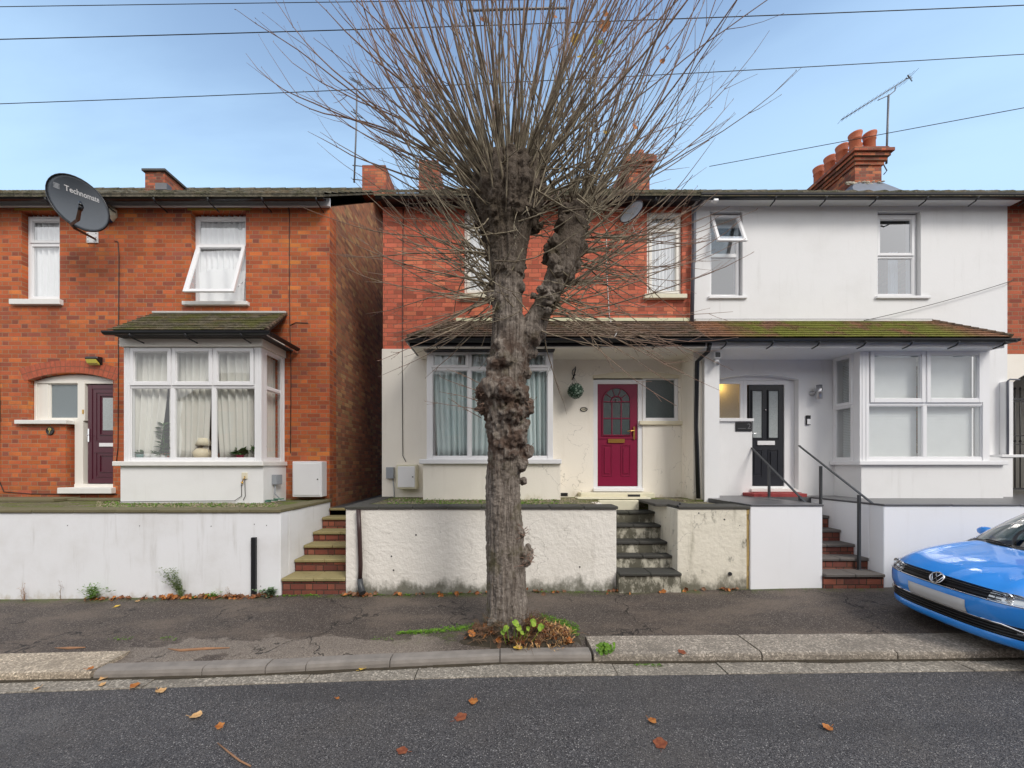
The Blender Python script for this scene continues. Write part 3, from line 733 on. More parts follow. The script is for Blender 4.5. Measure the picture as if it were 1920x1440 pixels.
# door 2
v = FD-.01
mb = MB(); frame(mb, dr2[0]+.002, dr2[1]-.001, dr2[2]+.002, zf(712), v, v+.09, .085, .05); 
dfm = obj('door_frame', mb, M['upvc'], h2, bevel=.004)
mb = MB(); mb.box(xf(1112)-.01, xf(1272), FD-.05, FD-.023, zf(710)-.0, zf(705))
pts = [(u, FD-.045, zf(705)+.001+.075*(1-((u-xf(1192))/(xf(1272)-xf(1192)))**2)) for u in [xf(1112)+(xf(1272)-xf(1112))*k/12 for k in range(13)]]
mb.prism(pts[::-1], (0, .02, 0)); obj('door_head', mb, M['creampaint'], h2)
fm, gm = MB(), MB(); frame(fm, sl2[0]+.003, sl2[1]-.003, sl2[2]+.003, sl2[3]-.003, v, v+.08, .065); pane(gm, xf(1209), xf(1266), zf(786), zf(711), v+.03)
w = obj('window', fm, M['upvc'], h2, bevel=.004, label='dark frosted window right of the red door'); obj('pane', gm, M['glassdark'], w)
sill(w, xf(1197), xf(1284), zf(797), zf(790), FD-.07, FD-.023, 'creampaint')
rx0, rx1, rz0, rz1 = xf(1120.5), xf(1195.5), zf(911.5), zf(717)
mb = MB(); mb.box(rx0, rx1, v+.02, v+.07, rz0, rz1); dd = obj('door', mb, M['reddoor'], h2, bevel=.004, label='crimson front door with a fan shaped glazed top')
vv = v+.02; g = MB(); 
gx0, gx1 = xf(1130), xf(1182); gm_ = (gx0+gx1)/2; gr = (gx1-gx0)/2; zsp = zf(753); zg0 = zf(816)
g.box(gx0, gx1, vv-.005, vv+.001, zg0, zsp)
g.prism([(gm_+gr*math.cos(math.pi*k/16), vv-.005, zsp+gr*math.sin(math.pi*k/16)) for k in range(17)], (0,.005,0))
obj('door_glass', g, M['glassdark'], dd)
g = MB()
for k in range(16):   # surround and glazing bars
    a, b = math.pi*k/16, math.pi*(k+1)/16
    for r in (gr, gr*.38):
        g.hexa([(gm_+q*math.cos(t), y_, zsp+q*math.sin(t)) for y_ in (vv-.02,) for t, q in ((a,r-.012),(b,r-.012),(b,r+.014),(a,r+.014))] + [(gm_+q*math.cos(t), vv, zsp+q*math.sin(t)) for t, q in ((a,r-.012),(b,r-.012),(b,r+.014),(a,r+.014))])
for a in (36, 72, 108, 144):
    c, s = math.cos(R(a)), math.sin(R(a)); p0 = (gm_+gr*.38*c, vv-.008, zsp+gr*.38*s); p1 = (gm_+gr*c, vv-.008, zsp+gr*s); g.tube([p0, p1], .008, 5)
frame(g, gx0-.012, gx1+.012, zg0-.012, zsp+.008, vv-.02, vv, .022)
zm = (zg0+zsp)/2
g.box(gx0, gx1, vv-.018, vv, zm-.011, zm+.011)
for xx in (gx0+(gx1-gx0)/3, gx0+(gx1-gx0)*2/3): g.box(xx-.010, xx+.010, vv-.016, vv, zg0, zsp)
for (a, b) in ((xf(1129), xf(1148)), (xf(1164), xf(1183))):
    frame(g, a, b, zf(893), zf(834), vv-.010, vv, .02); g.box(a+.045, b-.045, vv-.014, vv, zf(888), zf(839))
g.box(rx0, rx1, vv-.012, vv, zf(823), zf(819))
obj('panelling', g, M['reddoor'], dd, bevel=.004)
mb = MB(); mb.box(xf(1140), xf(1171), vv-.03, vv-.0, zf(830), zf(823)-.0); obj('letterbox', mb, M['brass'], dd, bevel=.006)
mb = MB(); mb.box(xf(1187), xf(1190), vv-.03, vv-.008, zf(824), zf(800)); mb.tube([(xf(1188), vv-.03, zf(808)), (xf(1188), vv-.07, zf(808)), (xf(1174), vv-.075, zf(809))], .008, 8); obj('handle', mb, M['brass'], dd, bevel=.002)
mb = MB(); mb.box(gm_-.010, gm_+.010, vv-.035, vv, zf(754), zf(747)); obj('knocker', mb, M['chrome'], dd, bevel=.003)
mb = MB(); mb.box(xf(1111), xf(1204), FD-.09, FD+.1, zf(921), zf(915)); obj('threshold', mb, M['upvc'], h2, bevel=.006)

# ------------------------------------------------------------------ HOUSE 3 (white)
H3 = (xf(1297), xf(1888))
h3 = thing('white_house', (7.0, FD, 1.4), 'white rendered terraced house with a black front door and square bay window, on the right', 'house')
b1 = (xf(1331), xf(1392), zf(556), zf(397)); b2 = (xf(1645), xf(1726), zf(556), zf(396))
dd3 = (xf(1347), xf(1497), zf(790), zf(702)); dd3b = (xf(1410), xf(1497), zf(918), zf(790)); bo3 = (xf(1580), xf(1800), zf(850), zf(680))
fw3 = MB(); wall(fw3, H3[0], H3[1], ZB, ZT, FD-.006, FD+.27, [b1, b2, dd3, dd3b, bo3])
arch_fill(fw3, dd3[0], dd3[1], zf(711), zf(703), zf(702), FD-.0065, FD+.27)
obj('wall', fw3, M['white'], h3)
s2 = MB()
for a, b in ((H3[0]+.003, H3[0]+.28), (H3[1]-.28, H3[1]-.003)):
    s2.box(a, b, FD+.272, FD+7, ZB, ZT); s2.prism([(a,FD+.02,ZT+.001),(a,FD+7,ZT+.001),(a,FD+3.5,ZT+2.7)], (b-a,0,0))
s2.box(H3[0]+.28, H3[1]-.28, FD+6.7, FD+7, ZB, ZT)
obj('side_wall', s2, M['brickside'], h3)
interior(h3, H3[0], H3[1], [1.42, 4.05, 7.2])
main_roof('roof', h3, H3[0]+.002, H3[1]+.1, GZ+.03, pitch=.732)
mb = MB(); mb.box(H3[0]+.002, H3[1]+.05, FD-.19, FD-.007, ZT-.0, ZT+.06); mb.box(H3[0]+.002, H3[1]+.05, FD-.21, FD-.19, ZT+.01, ZT+.075)
obj('fascia', mb, M['upvc'], h3)
mb = MB(); gutter(mb, (H3[0]+.002, FD-.28, GZ+.04), (H3[1]+.15, FD-.28, GZ+.04), .075); brackets(mb, H3[0]+1.4, H3[1], .95, FD-.35, GZ+.01, FD-.2)
obj('gutter', mb, M['black'], h3)
wv = win_two(h3, (b2[0]+.003, b2[1]-.02, b2[2]+.003, b2[3]-.03), FD+.065, 478, gl='glassup', fw=.07, botsash=False)
sill(wv, xf(1640), xf(1741), zf(561), zf(556)+.0, FD-.05, FD+.14, 'upvc')
wv = win_two(h3, (b1[0]+.003, b1[1]-.02, b1[2]+.003, b1[3]-.03), FD+.065, 476, gl='glassup', fw=.055, botsash=False, topsash=None)
sill(wv, xf(1327), xf(1399), zf(561), zf(556), FD-.05, FD+.14, 'upvc')
fm, gm = MB(), MB(); top = b1[3]-.05; hh = .70; ang = R(21)
fm.T = gm.T = lambda u, v, z: (u, FD+.045 + v*math.cos(ang) + z*math.sin(ang), top + z*math.cos(ang) - v*math.sin(ang)*.3)
sash(fm, gm, b1[0]+.03, b1[1]-.04, -hh, 0, 0, fw=.055)
obj('open_sash', fm, M['upvc'], wv, bevel=.004, label='small top sash propped wide open'); obj('pane', gm, M['glassup'], wv)
# bay 3
by = 6.70; x0, x1 = X(1612,by), X(1856,by); zb, zt, ztr = Z(864,by), Z(655,by), Z(757,by)
mb = MB(); mb.box(X(1615,by), X(1881,by), by, FD-.008, ZB+.2, Z(872,by)); obj('bay_base', mb, M['white'], h3)
mb = MB(); mb.box(X(1611,by-.05), X(1890,by-.05), by-.06, FD-.007, Z(872,by)+.001, Z(864,by)); obj('bay_sill', mb, M['upvc'], h3, bevel=.008)
fm, gm = MB(), MB(); v = by
fm.box(x0, X(1630,by), v, v+.12, zb, zt); fm.box(X(1843,by), x1, v, v+.12, zb, zt)
for u in (x0+.05, x0+.12): fm.box(u-.01, u+.01, v-.006, v+.001, zb, zt)
A, B, C3 = X(1630,by), X(1735.5,by), X(1843,by)
fm.box(A, C3, v+.01, v+.1, zb, zb+.065); fm.box(A, C3, v+.01, v+.1, zt-.07, zt); fm.box(A, C3, v+.01, v+.1, ztr-.035, ztr+.035)
fm.box(B-.035, B+.035, v+.011, v+.1, zb+.065, ztr-.035); fm.box(B-.035, B+.035, v+.011, v+.1, ztr+.035, zt-.07)
for a, b in ((A, B), (B, C3)):
    sash(fm, gm, a+.012, b-.012, ztr+.02, zt-.03, v+.01, fw=.07, proud=.025)
    fixed(fm, gm, a+(.035 if a == B else 0), b-(.035 if b == B else 0), zb+.065, ztr-.035, v+.01)
fm.T = gm.T = side_T(x0, by, -1); L = FD-by-.008
frame(fm, .121, L, zb, zt, 0.0, .08, .055); fm.box(.176, L-.055, .001, .079, ztr-.03, ztr+.03)
sash(fm, gm, .14, L-.03, ztr+.01, zt-.03, .0, fw=.05); fixed(fm, gm, .176, L-.055, zb+.055, ztr-.03, 0)
fm.T = gm.T = side_T(x1, by, 1)
frame(fm, .121, L, zb, zt, 0.0, .08, .055); fm.box(.176, L-.055, .001, .079, ztr-.03, ztr+.03)
fixed(fm, gm, .176, L-.055, ztr+.03, zt-.055, 0); fixed(fm, gm, .176, L-.055, zb+.055, ztr-.03, 0)
fm.T = gm.T = None
bw3 = obj('bay_window', fm, M['upvc'], h3, bevel=.004); obj('pane', gm, M['glass'], bw3)
for a, b, c, d in ((A+.03, B-.02, zb+.04, zt-.1), (B+.02, C3-.03, zb+.04, zt-.1)):
    mb = MB(); n = int((d-c)/.028)
    for k in range(n):
        z = c+(d-c)*k/n; mb.poly([(a, v+.13, z), (b, v+.13, z), (b, v+.142, z+.040), (a, v+.142, z+.040)])
    mb.box(a, b, v+.12, v+.16, d, d+.04)
    obj('blind', mb, M['blind'], bw3)
mb = MB(); n = 60
for k in range(n):
    z = zb+.05+(zt-zb-.15)*k/n; mb.poly([(x0+.12, v+.17, z), (x0+.12, FD-.09, z), (x0+.14, FD-.09, z+.03), (x0+.14, v+.17, z+.03)])
obj('blind', mb, M['blind'], bw3)
# pillar between the porches
mb = MB(); mb.box(X(1321,6.7), X(1349,6.7), 6.7, FD-.007, ZB+.2, Z(648,6.7)); obj('porch_pillar', mb, M['white'], h3)
mb = MB(); mb.box(X(1321,6.7)-.16, X(1321,6.7)-.001, 6.78, FD-.024, ZB+.2, Z(650,6.7)); obj('porch_pier', mb, M['cream'], h2)
# door 3
v = FD+.10
mb = MB(); frame(mb, xf(1400), dd3[1]-.002, zf(917), zf(711)-.01, v, v+.08, .075, .05); mb.box(xf(1478), xf(1497)-.003, v+.001, v+.08, zf(915), zf(712))
mb.box(dd3[0]+.003, dd3[1]-.003, v+.01, v+.07, zf(711)-.008, zf(703)); obj('door_frame', mb, M['upvc'], h3, bevel=.004)
fm, gm = MB(), MB(); frame(fm, dd3[0]+.002, xf(1400)-.002, zf(788), zf(711)-.01, v, v+.08, .06); pane(gm, xf(1350), xf(1397), zf(784), zf(714), v+.03)
w = obj('window', fm, M['upvc'], h3, bevel=.004, label='frosted hall window with a warm lamp glowing behind it')
obj('pane', gm, M['glasshall'], w)
sill(w, xf(1347), xf(1411), zf(790.5), zf(785), FD-.05, FD-.007, 'upvc')
mb = MB(); mb.box(xf(1412), xf(1478), v+.02, v+.07, zf(911), zf(714)); dd = obj('door', mb, M['blackdoor'], h3, bevel=.003, label='black front door with two tall glazed panels')
vv = v+.02; g = MB()
for (a, b) in ((1418, 1436), (1449, 1467)): g.box(xf(a), xf(b), vv-.006, vv, zf(820), zf(731))
obj('door_glass', g, M['glasspale'], dd)
g = MB()
for (a, b) in ((1418, 1436), (1449, 1467)):
    frame(g, xf(a)-.022, xf(b)+.022, zf(820)-.022, zf(731)+.022, vv-.02, vv, .024)
    frame(g, xf(a)-.012, xf(b)+.012, zf(894), zf(842), vv-.010, vv, .02); g.box(xf(a)+.035, xf(b)-.035, vv-.015, vv, zf(889), zf(847))
obj('panelling', g, M['blackdoor'], dd, bevel=.004)
mb = MB(); mb.box(xf(1427), xf(1460), vv-.025, vv, zf(834), zf(826)); obj('letterbox', mb, M['upvc'], dd, bevel=.004)
mb = MB(); mb.box(xf(1413.5), xf(1416.5), vv-.02, vv, zf(828), zf(804)); mb.tube([(xf(1415), vv-.02, zf(812)), (xf(1415), vv-.06, zf(812)), (xf(1427), vv-.065, zf(813))], .008, 8); obj('handle', mb, M['chrome'], dd, bevel=.002)
mb = MB(); mb.lathe([(.018,0),(.018,-.02),(.008,-.03)], (xf(1443), vv, zf(767)), 10, 1); obj('spyhole', mb, M['chrome'], dd)
mb = MB(); mb.box(xf(1406), xf(1490), FD-.05, FD+.12, zf(922), zf(916)); obj('threshold', mb, M['sillw'], h3, bevel=.006)

# shared lean-to roof over bays and porches
ey, ez = 6.42, Z(634, 6.42); wz = zf(604.5)
lx, tlx = X(765,6.42), xf(855); rx, trx = X(1897,6.42), xf(1745); mid = X(1325,6.42)
mb = MB(); tiles(mb, ey, ez, FD-.03, wz, lambda t: lx+(tlx-lx)*t, lambda t: mid+.0*t, 9, tw=.17, seed=8); lr2 = obj('porch_roof', mb, M['tile2'], h2, label='brown tiled lean-to roof')
mb = MB(); tiles(mb, ey, ez, FD-.012, wz, lambda t: mid+.004, lambda t: rx+(trx-rx)*t, 9, tw=.17, seed=9); lr3 = obj('porch_roof', mb, M['tile3'], h3, label='lean-to tiled roof thick with green moss')
def deck(h, a, b, c, d, m, yb):
    mb = MB(); mb.hexa([(a,ey+.02,ez-.02),(b,ey+.02,ez-.02),(d,yb,wz-.035),(c,yb,wz-.035),(a,ey+.02,ez-.0),(b,ey+.02,ez-.0),(d,yb,wz-.012),(c,yb,wz-.012)])
    obj('roof_deck', mb, M['slatestep'], h)
deck(lr2, lx+.03, mid-.002, tlx, mid-.002, None, FD-.025); deck(lr3, mid+.002, rx-.03, mid+.002, trx, None, FD-.01)
for h, x_, tx, s, yb in ((lr2, lx, tlx, 1, FD-.01), (lr3, rx, trx, -1, FD-.01)):   # hip slopes and hip tiles
    mb = MB(); hx = x_
    mb.hexa([(x_,ey+.02,ez-.01),(x_,yb,ez-.01),(tx,yb,wz-.02),(tx-s*.002,yb-.01,wz-.02),(x_,ey+.02,ez+.015),(x_,yb,ez+.015),(tx,yb,wz+.01),(tx-s*.002,yb-.01,wz+.01)])
    for k in range(10):
        t0, t1 = k/10, (k+1.12)/10
        a = Vector((x_, ey, ez+.03)).lerp(Vector((tx, yb, wz+.02)), t0); b = Vector((x_, ey, ez+.03)).lerp(Vector((tx, yb, wz+.02)), min(1, t1)); mb.tube([a, b], [.045,.035], 8)
    obj('hip_tile', mb, M['tile2'], h)
# soffits: the porch ceilings
zc = Z(652, 6.50)
mb = MB(); mb.box(lx+.06, mid-.001, 6.50, FD-.024, zc, zc+.03); mb.box(lx+.06, mid-.001, 6.47, 6.50, zc-.01, ez-.02); obj('porch_ceiling', mb, M['cream'], h2)
mb = MB(); mb.box(mid+.001, rx-.06, 6.50, FD-.007, zc, zc+.03); mb.box(mid+.001, rx-.06, 6.47, 6.50, zc-.01, ez-.02); obj('porch_ceiling', mb, M['white'], h3)
mb = MB(); mb.box(tlx, H2[1]-.002, FD-.05, FD-.002, wz+.002, wz+.075); obj('flashing', mb, M['lead_cream'], lr2, bevel=.01)
mb = MB(); mb.box(H3[0]+.05, trx, FD-.04, FD-.008, wz+.01, wz+.045); mb2 = MB(); mb2.box(H3[0]+.05, trx+.02, FD-.022, FD-.007, wz+.046, wz+.06)
obj('flashing', mb, M['sillw'], lr3, bevel=.008); obj('render_stop', mb2, M['black'], lr3)
mb = MB(); gutter(mb, (lx-.03, ey-.035, ez-.03), (mid-.002, ey-.035, ez-.03), .058); brackets(mb, lx+.5, mid, .95, ey-.08, ez-.04, 6.5); gutter(mb, (lx-.0, ey-.09, ez-.035), (lx-.0, FD-.05, ez-.035), .05)
mb.box(lx+.02, mid-.001, 6.455, 6.469, ez-.13, ez-.01); obj('gutter', mb, M['black'], lr2)
mb = MB(); gutter(mb, (mid+.002, ey-.035, ez-.03), (rx+.03, ey-.035, ez-.03), .058); brackets(mb, mid+.3, rx, .8, ey-.08, ez-.04, 6.5); gutter(mb, (rx+.0, ey-.09, ez-.035), (rx+.0, FD-.05, ez-.035), .05)
obj('gutter', mb, M['black'], lr3)
# dark fronted soffit beam over bay 2
mb = MB(); mb.box(X(795,6.6), X(1040,6.6), 6.56, 6.72, Z(657,6.6)+.0, zc-.001); obj('beam', mb, M['blackmetal'], h2)

# downpipes
def pipe(h, pts, r, m, name='downpipe', n=10): return tube_obj(name, pts, r, m, h, n)
pipe(h2, [(xf(1287), FD-.07, zf(662)), (xf(1287), FD-.07, zf(905)), (xf(1289), FD-.07, zf(925)), (xf(1292), FD-.12, zf(928))], .035, 'creampipe')
pipe(h2, [(X(1322,6.6), 6.45, Z(645,6.5)), (X(1322,6.6), 6.50, Z(662,6.6)), (X(1303,6.8), 6.72, Z(680,6.8)), (X(1301,6.8), 6.72, Z(800,6.8)), (X(1305,6.8), 6.72, Z(934,6.8))], .037, 'black')
pipe(h2, [(X(1322,FD-.3), FD-.28, zf(378)), (X(1321,FD-.2), FD-.2, zf(385)), (xf(1300), FD-.07, zf(395)), (xf(1298), FD-.07, zf(405)), (xf(1298), FD-.07, zf(490)), (xf(1296), FD-.07, zf(500)), (xf(1294), FD-.07, zf(606))], .036, 'greypipe')
pipe(h2, [(xf(756), FD-.008, zf(390)), (xf(755), FD-.008, zf(540)), (xf(755), FD-.03, zf(740)), (xf(756), FD-.03, zf(855)), (xf(762), FD-.03, zf(866))], .007, 'cable', 'cable', 6)
pipe(h2, [(xf(1137), FD-.008, zf(430)), (xf(1137), FD-.008, zf(500)), (xf(1142), FD-.008, zf(590)), (X(1148,7.0), 7.0, Z(615,7.0)), (X(1155,6.5), 6.45, Z(625,6.5)), (X(1148,6.4), 6.37, Z(640,6.4))], .008, 'whitecable', 'cable', 6)
# white boxed pipe at the right end of house 3
mb = MB(); mb.box(xf(1873), xf(1887), FD-.10, FD-.007, zf(853), zf(717)); mb.box(xf(1840), xf(1896), FD-.30, FD-.007, zf(858), zf(853)); mb.box(X(1850,7.0), X(1897,7.0), 6.98, FD-.008, ZB, zf(858)-.001)
obj('pipe_boxing', mb, M['white'], h3, bevel=.006)
pipe(h3, [(xf(1899), FD-.09, zf(714)), (xf(1878), FD-.12, zf(714)), (xf(1874), FD-.12, zf(717)), (xf(1874), FD-.12, zf(853))], .016, 'greypipe')

# chimneys at the ridges of house 2 and 3
chimney(h2, X(679,9.6), X(723,9.6), 9.6, 10.6, Z(366,9.6), Z(309,9.6), 'brickch', caps=((.0,.05),))
chimney(h2, X(785,10.3), X(822,10.3), 10.3, 11.2, Z(366,10.3), Z(300,10.3), 'brickch', caps=((.0,.05),))
c2 = chimney(h2, X(1180,9.8), X(1218,9.8), 9.8, 11.0, Z(366,9.8), Z(293,9.8), 'brickch', caps=((.03,.09),(.08,.09),(.14,.16),(.09,.08)), pots=((X(1201,10.0),10.1),), poth=.34)
cx0, cx1 = X(1603,9.4), X(1653,9.4)
c3 = chimney(h3, cx0, cx1, 9.4, 11.6, 6.8, Z(280,9.4), 'brickch', caps=((.035,.085),(.075,.085),(.12,.085),(.17,.085),(.10,.08)),
             pots=[(9.36, 9.75), (9.36, 10.13), (9.36, 10.5), (9.36, 10.87), (9.74, 9.75), (9.74, 10.13)], potr=.13, poth=.70)
mb = MB(); mb.hexa([(cx0-.35,9.05,Z(353,9.2)-.2),(cx1+.25,9.05,Z(353,9.2)-.2),(cx1+.2,9.45,Z(350,9.4)-.2),(cx0-.2,11,Z(350,9.4)-.2),(cx0-.25,9.2,Z(354,9.2)+.03),(cx1+.16,9.2,Z(354,9.2)+.03),(cx1+.02,9.39,Z(345,9.4)+.03),(cx0-.03,9.39,Z(345,9.4)+.03)])
obj('lead_flashing', mb, simple('lead', (.16,.18,.22), .55, .2, 7, .2), c3)
mb = MB()
for k in range(26):
    mb.blob((cx0+random.uniform(-.25,(cx1-cx0)), 9.36+random.uniform(-.03,.05), Z(347,9.4)+random.uniform(-.02,.06)), random.uniform(.02,.04), 1, .7, sc=(1.6,1,.7))
obj('mortar_fillet', mb, simple('pale_mortar', (.55,.5,.4), .9, .2), c3)

# ------------------------------------------------------------------ HOUSE 4 (right edge) and its gate
h4 = thing('brick_house', (12, FD, 1.4), 'red brick house with a cream arched passage, at the right edge of the photo', 'house')
H4 = (H3[1]+.004, 16.0); zb4 = zf(664)
mb = MB(); wall(mb, H4[0], H4[1], zb4, ZT+.12, FD+.01, FD+.28, [(12.5, 13.4, zf(553), zf(395))]); obj('wall', mb, M['brick4'], h4)
mb = MB(); a, b = xf(1893), xf(2010); wall(mb, H4[0], H4[1], ZB, zb4-.001, FD-.0, FD+.28, [(a, b, 1.3, zf(694))]); arch_fill(mb, a, b, zf(722), zf(696), zf(694), FD-.0005, FD+.28); obj('lower_wall', mb, M['cream'], h4)
mb = MB(); mb.box(H4[0], H4[0]+.1, FD+.28, FD+6, ZB, ZT); mb.box(b, b+.2, FD+.28, FD+6, ZB, ZT); mb.box(H4[0]-3, H4[1], FD+10, FD+10.2, ZB-1, ZT-1); obj('passage_wall', mb, M['greyrender'], h4)
main_roof('roof', h4, H4[0]+.1, H4[1], GZ+.02, pitch=.73)
win_two(h4, (12.51, 13.39, zf(552), zf(396)), FD+.1, 450, gl='glassup')
mb = MB(); gutter(mb, (H4[0]+.16, FD-.28, GZ+.02), (H4[1], FD-.28, GZ+.02), .075); obj('gutter', mb, M['black'], h4)
gt = thing('metal_gate', ((a+b)/2, FD+.3, 1.5), 'black wrought iron gate with arrow head bars in the arched passage', 'gate')
mb = MB(); y = FD+.32; z0, zt_ = Z(918,y), Z(738,y)
frame(mb, a-.05, b+.05, z0, zt_-.1, y-.015, y+.015, .035)
for zz in (Z(817,y), Z(833,y), zt_-.16): mb.box(a-.02, b+.02, y-.01, y+.01, zz-.01, zz+.01)
obj('gate_frame', mb, M['blackmetal'], gt)
mb = MB(); n = 12
for k in range(n):
    x = a-.03+(b-a+.06)*(k+.4)/n; t = (x-(a+b)/2)/((b-a)/2); ztop = zt_ + .12*(1-t*t)-.04
    mb.tube([(x,y,z0),(x,y,ztop)], .009, 6)
    mb.lathe([(.0,.07),(.022,.01),(.004,0)], (x,y,ztop), 6)
    mb.lathe([(.0,.07),(.022,.01),(.004,0)], (x,y,Z(829,y)), 6)
obj('bars', mb, M['blackmetal'], gt)
# ------------------------------------------------------------------ ground, road, kerbs
def lerp_tab(tab, x):
    if x <= tab[0][0]: return tab[0][1]
    for (a, b), (c, d) in zip(tab, tab[1:]):
        if x <= c: return b+(d-b)*(x-a)/(c-a)
    return tab[-1][1]
KF = [(-9,3.67),(-5,3.70),(-2.6,3.75),(-1.35,3.83),(0,3.91),(1,3.90),(4,3.86),(9,3.83)]      # kerb face line
GO = [(-9,3.48),(-4.9,3.52),(-1.9,3.63),(0,3.68),(2.4,3.67),(9,3.64)]                       # gutter outer edge
kf = lambda x: lerp_tab(KF, x); go = lambda x: lerp_tab(GO, x)
SL = .0142
def zroad(x): return CAMZ-2.13+SL*x
def zkerb(x): return CAMZ-2.03+SL*x
def zwall(x): return CAMZ-1.94+SL*x
WD = 5.58                                            # garden wall face
def wid(x): return .40 if (x > .93 or x < -3.85) else .14
def zpave(x, y):
    k = kf(x)+wid(x); t = max(0, min(1, (y-k)/(WD-k))); b = zkerb(x)
    z = b-.002+(zwall(x)-b)*t
    z += .012*noise.noise(Vector((x*.8, y*1.4, 3)))*min(1, t*6)
    r = math.hypot(x-.05, (y-4.35)*1.1)               # roots lift the paving round the tree
    z += .03*math.exp(-(r/.6)**2)*min(1, t*5)
    return z
t = NT('asphalt_road'); pos = t.pos(); 
agg = t.voro(pos, 125, out='Color'); ag = t.sep(agg)[0]; d_ = t.voro(pos, 125)
c = t.ramp(ag, [(0,(.055,.052,.054)),(.45,(.092,.088,.089)),(.8,(.135,.128,.129)),(.93,(.20,.19,.185)),(.985,(.40,.38,.36))])
c = t.mix(t.ss(t.noise(pos, 1.2, 6, .6), .4, .75), c, t.mix(.5, c, (.13,.115,.10)))
bd_ = t.noise(t.scale(pos, .22, 1.5, 1), 1.3, 4, .5); c = t.mix(t.math('MULTIPLY', t.ss(bd_, .50, .66), .35), c, (.045,.044,.046))
pt_ = t.ss(t.noise(pos, .55, 8, .62), .60, .64); c = t.mix(t.math('MULTIPLY', pt_, .4), c, (.17,.16,.15))
c = t.mix(t.ss(d_, .40, .85), c, (.022,.021,.023))
spk = t.ss(t.voro(pos, 14), .075, .05); c = t.mix(t.math('MULTIPLY', spk, t.math('GREATER_THAN', t.sep(t.voro(pos, 14, out='Color'))[1], .55)), c, (.42,.40,.36))
M['road'] = t.done(c, .62, t.bump(t.math('SUBTRACT', 1.0, d_), .8, .008), spec=.45)
t = NT('asphalt_pavement'); pos = t.pos(); x, y, z = t.sep(pos)[:3]
d_ = t.voro(pos, 120); ag = t.sep(t.voro(pos, 120, out='Color'))[0]
c = t.ramp(ag, [(0,(.040,.031,.026)),(.5,(.075,.060,.050)),(.9,(.12,.098,.082)),(1,(.27,.23,.20))])
c = t.mix(t.ss(t.noise(t.scale(pos, .6, 1.6, 1), 1.6, 6, .62), .42, .68), c, t.mix(ag, (.10,.078,.060), (.17,.135,.11)))
# older pale surface exposed near the kerb on the left
pm = t.ss(t.math('SUBTRACT', t.noise(t.scale(pos, 1, 1.8, 1), 1.5, 6, .6), t.math('MULTIPLY', t.math('ABSOLUTE', t.math('SUBTRACT', y, 4.08)), .9)), .27, .33)
pm = t.math('MULTIPLY', pm, t.math('MULTIPLY', t.ss(x, -4.6, -3.9), t.ss(x, -.4, -1.0)))
c = t.mix(t.math('MULTIPLY', pm, .85), c, t.mix(ag, (.14,.115,.095), (.30,.255,.21)))
vc = t.n('ShaderNodeTexVoronoi', feature='DISTANCE_TO_EDGE'); w_ = t.n('ShaderNodeVectorMath', operation='ADD')
t.setin(w_.inputs[0], pos); wn_ = t.n('ShaderNodeTexNoise'); t.setin(wn_.inputs['Vector'], pos); wn_.inputs['Scale'].default_value = 3; wn_.inputs['Detail'].default_value = 6
sc_ = t.n('ShaderNodeVectorMath', operation='SCALE'); t.setin(sc_.inputs[0], wn_.outputs[1]); sc_.inputs[3].default_value = .9; t.setin(w_.inputs[1], sc_.outputs[0])
t.setin(vc.inputs['Vector'], w_.outputs[0]); vc.inputs['Scale'].default_value = .85
cr = t.math('MULTIPLY', t.ss(vc.outputs['Distance'], .012, .003), t.ss(t.noise(pos, .8, 2), .45, .55))
c = t.mix(t.math('MULTIPLY', cr, .8), c, (.014,.013,.012))
# moss: at the wall foot, round the tree, beside the kerb
ed = t.math('MAXIMUM', t.ss(y, WD-.22, WD), t.math('MULTIPLY', t.ss(t.math('ABSOLUTE', t.math('SUBTRACT', y, 4.28)), .20, .0), t.ss(t.math('ABSOLUTE', t.math('ADD', x, .1)), 1.5, .6)))
ms_ = t.math('MULTIPLY', ed, t.ss(t.noise(pos, 3.5, 7, .7), .44, .62))
c = t.mix(t.math('MULTIPLY', ms_, .9), c, t.mix(t.noise(pos, 40, 4), (.035,.05,.01), (.11,.15,.02)))
wp = t.ss(t.voro(pos, 9), .05, .03); c = t.mix(t.math('MULTIPLY', wp, t.math('GREATER_THAN', t.sep(t.voro(pos, 9, out='Color'))[1], .7)), c, (.36,.33,.30))
hh = t.math('ADD', t.math('SUBTRACT', 1.0, d_), t.math('SUBTRACT', t.math('MULTIPLY', ms_, 1.5), t.math('MULTIPLY', cr, 3)))
M['pave'] = t.done(c, .72, t.bump(hh, .7, .006), spec=.35)
def granite(name, col, sc=75):
    t = NT(name); pos = t.pos(); ag = t.sep(t.voro(pos, sc, out='Color'))[0]; n = t.noise(pos, 38, 5, .75)
    c = t.ramp(ag, [(0, tuple(a*.35 for a in col)), (.35, tuple(a*.75 for a in col)), (.75, col), (1, tuple(min(1,a*1.7) for a in col))])
    c = t.mix(t.ss(n, .35, .6), tuple(a*.5 for a in col), c)
    c = t.mix(t.ss(t.noise(pos, 2, 6, .65), .45, .75), c, tuple(a*.42 for a in col))
    return t.done(c, .8, t.bump(t.math('ADD', t.noise(pos, 55, 4, .7), t.noise(pos, 8, 4)), .8, .012), spec=.3)
M['granite'] = granite('granite_kerb', (.44,.385,.32)); M['granitewarm'] = granite('warm_granite_kerb', (.60,.50,.38)); M['gutterstone'] = granite('gutter_stone', (.42,.375,.31))
M['kerbcon'] = simple('concrete_kerb', (.24,.215,.19), .85, .45, 6, .5, 70)
M['soil'] = simple('soil', (.045,.035,.022), .95, .5, 14, .8, 40)

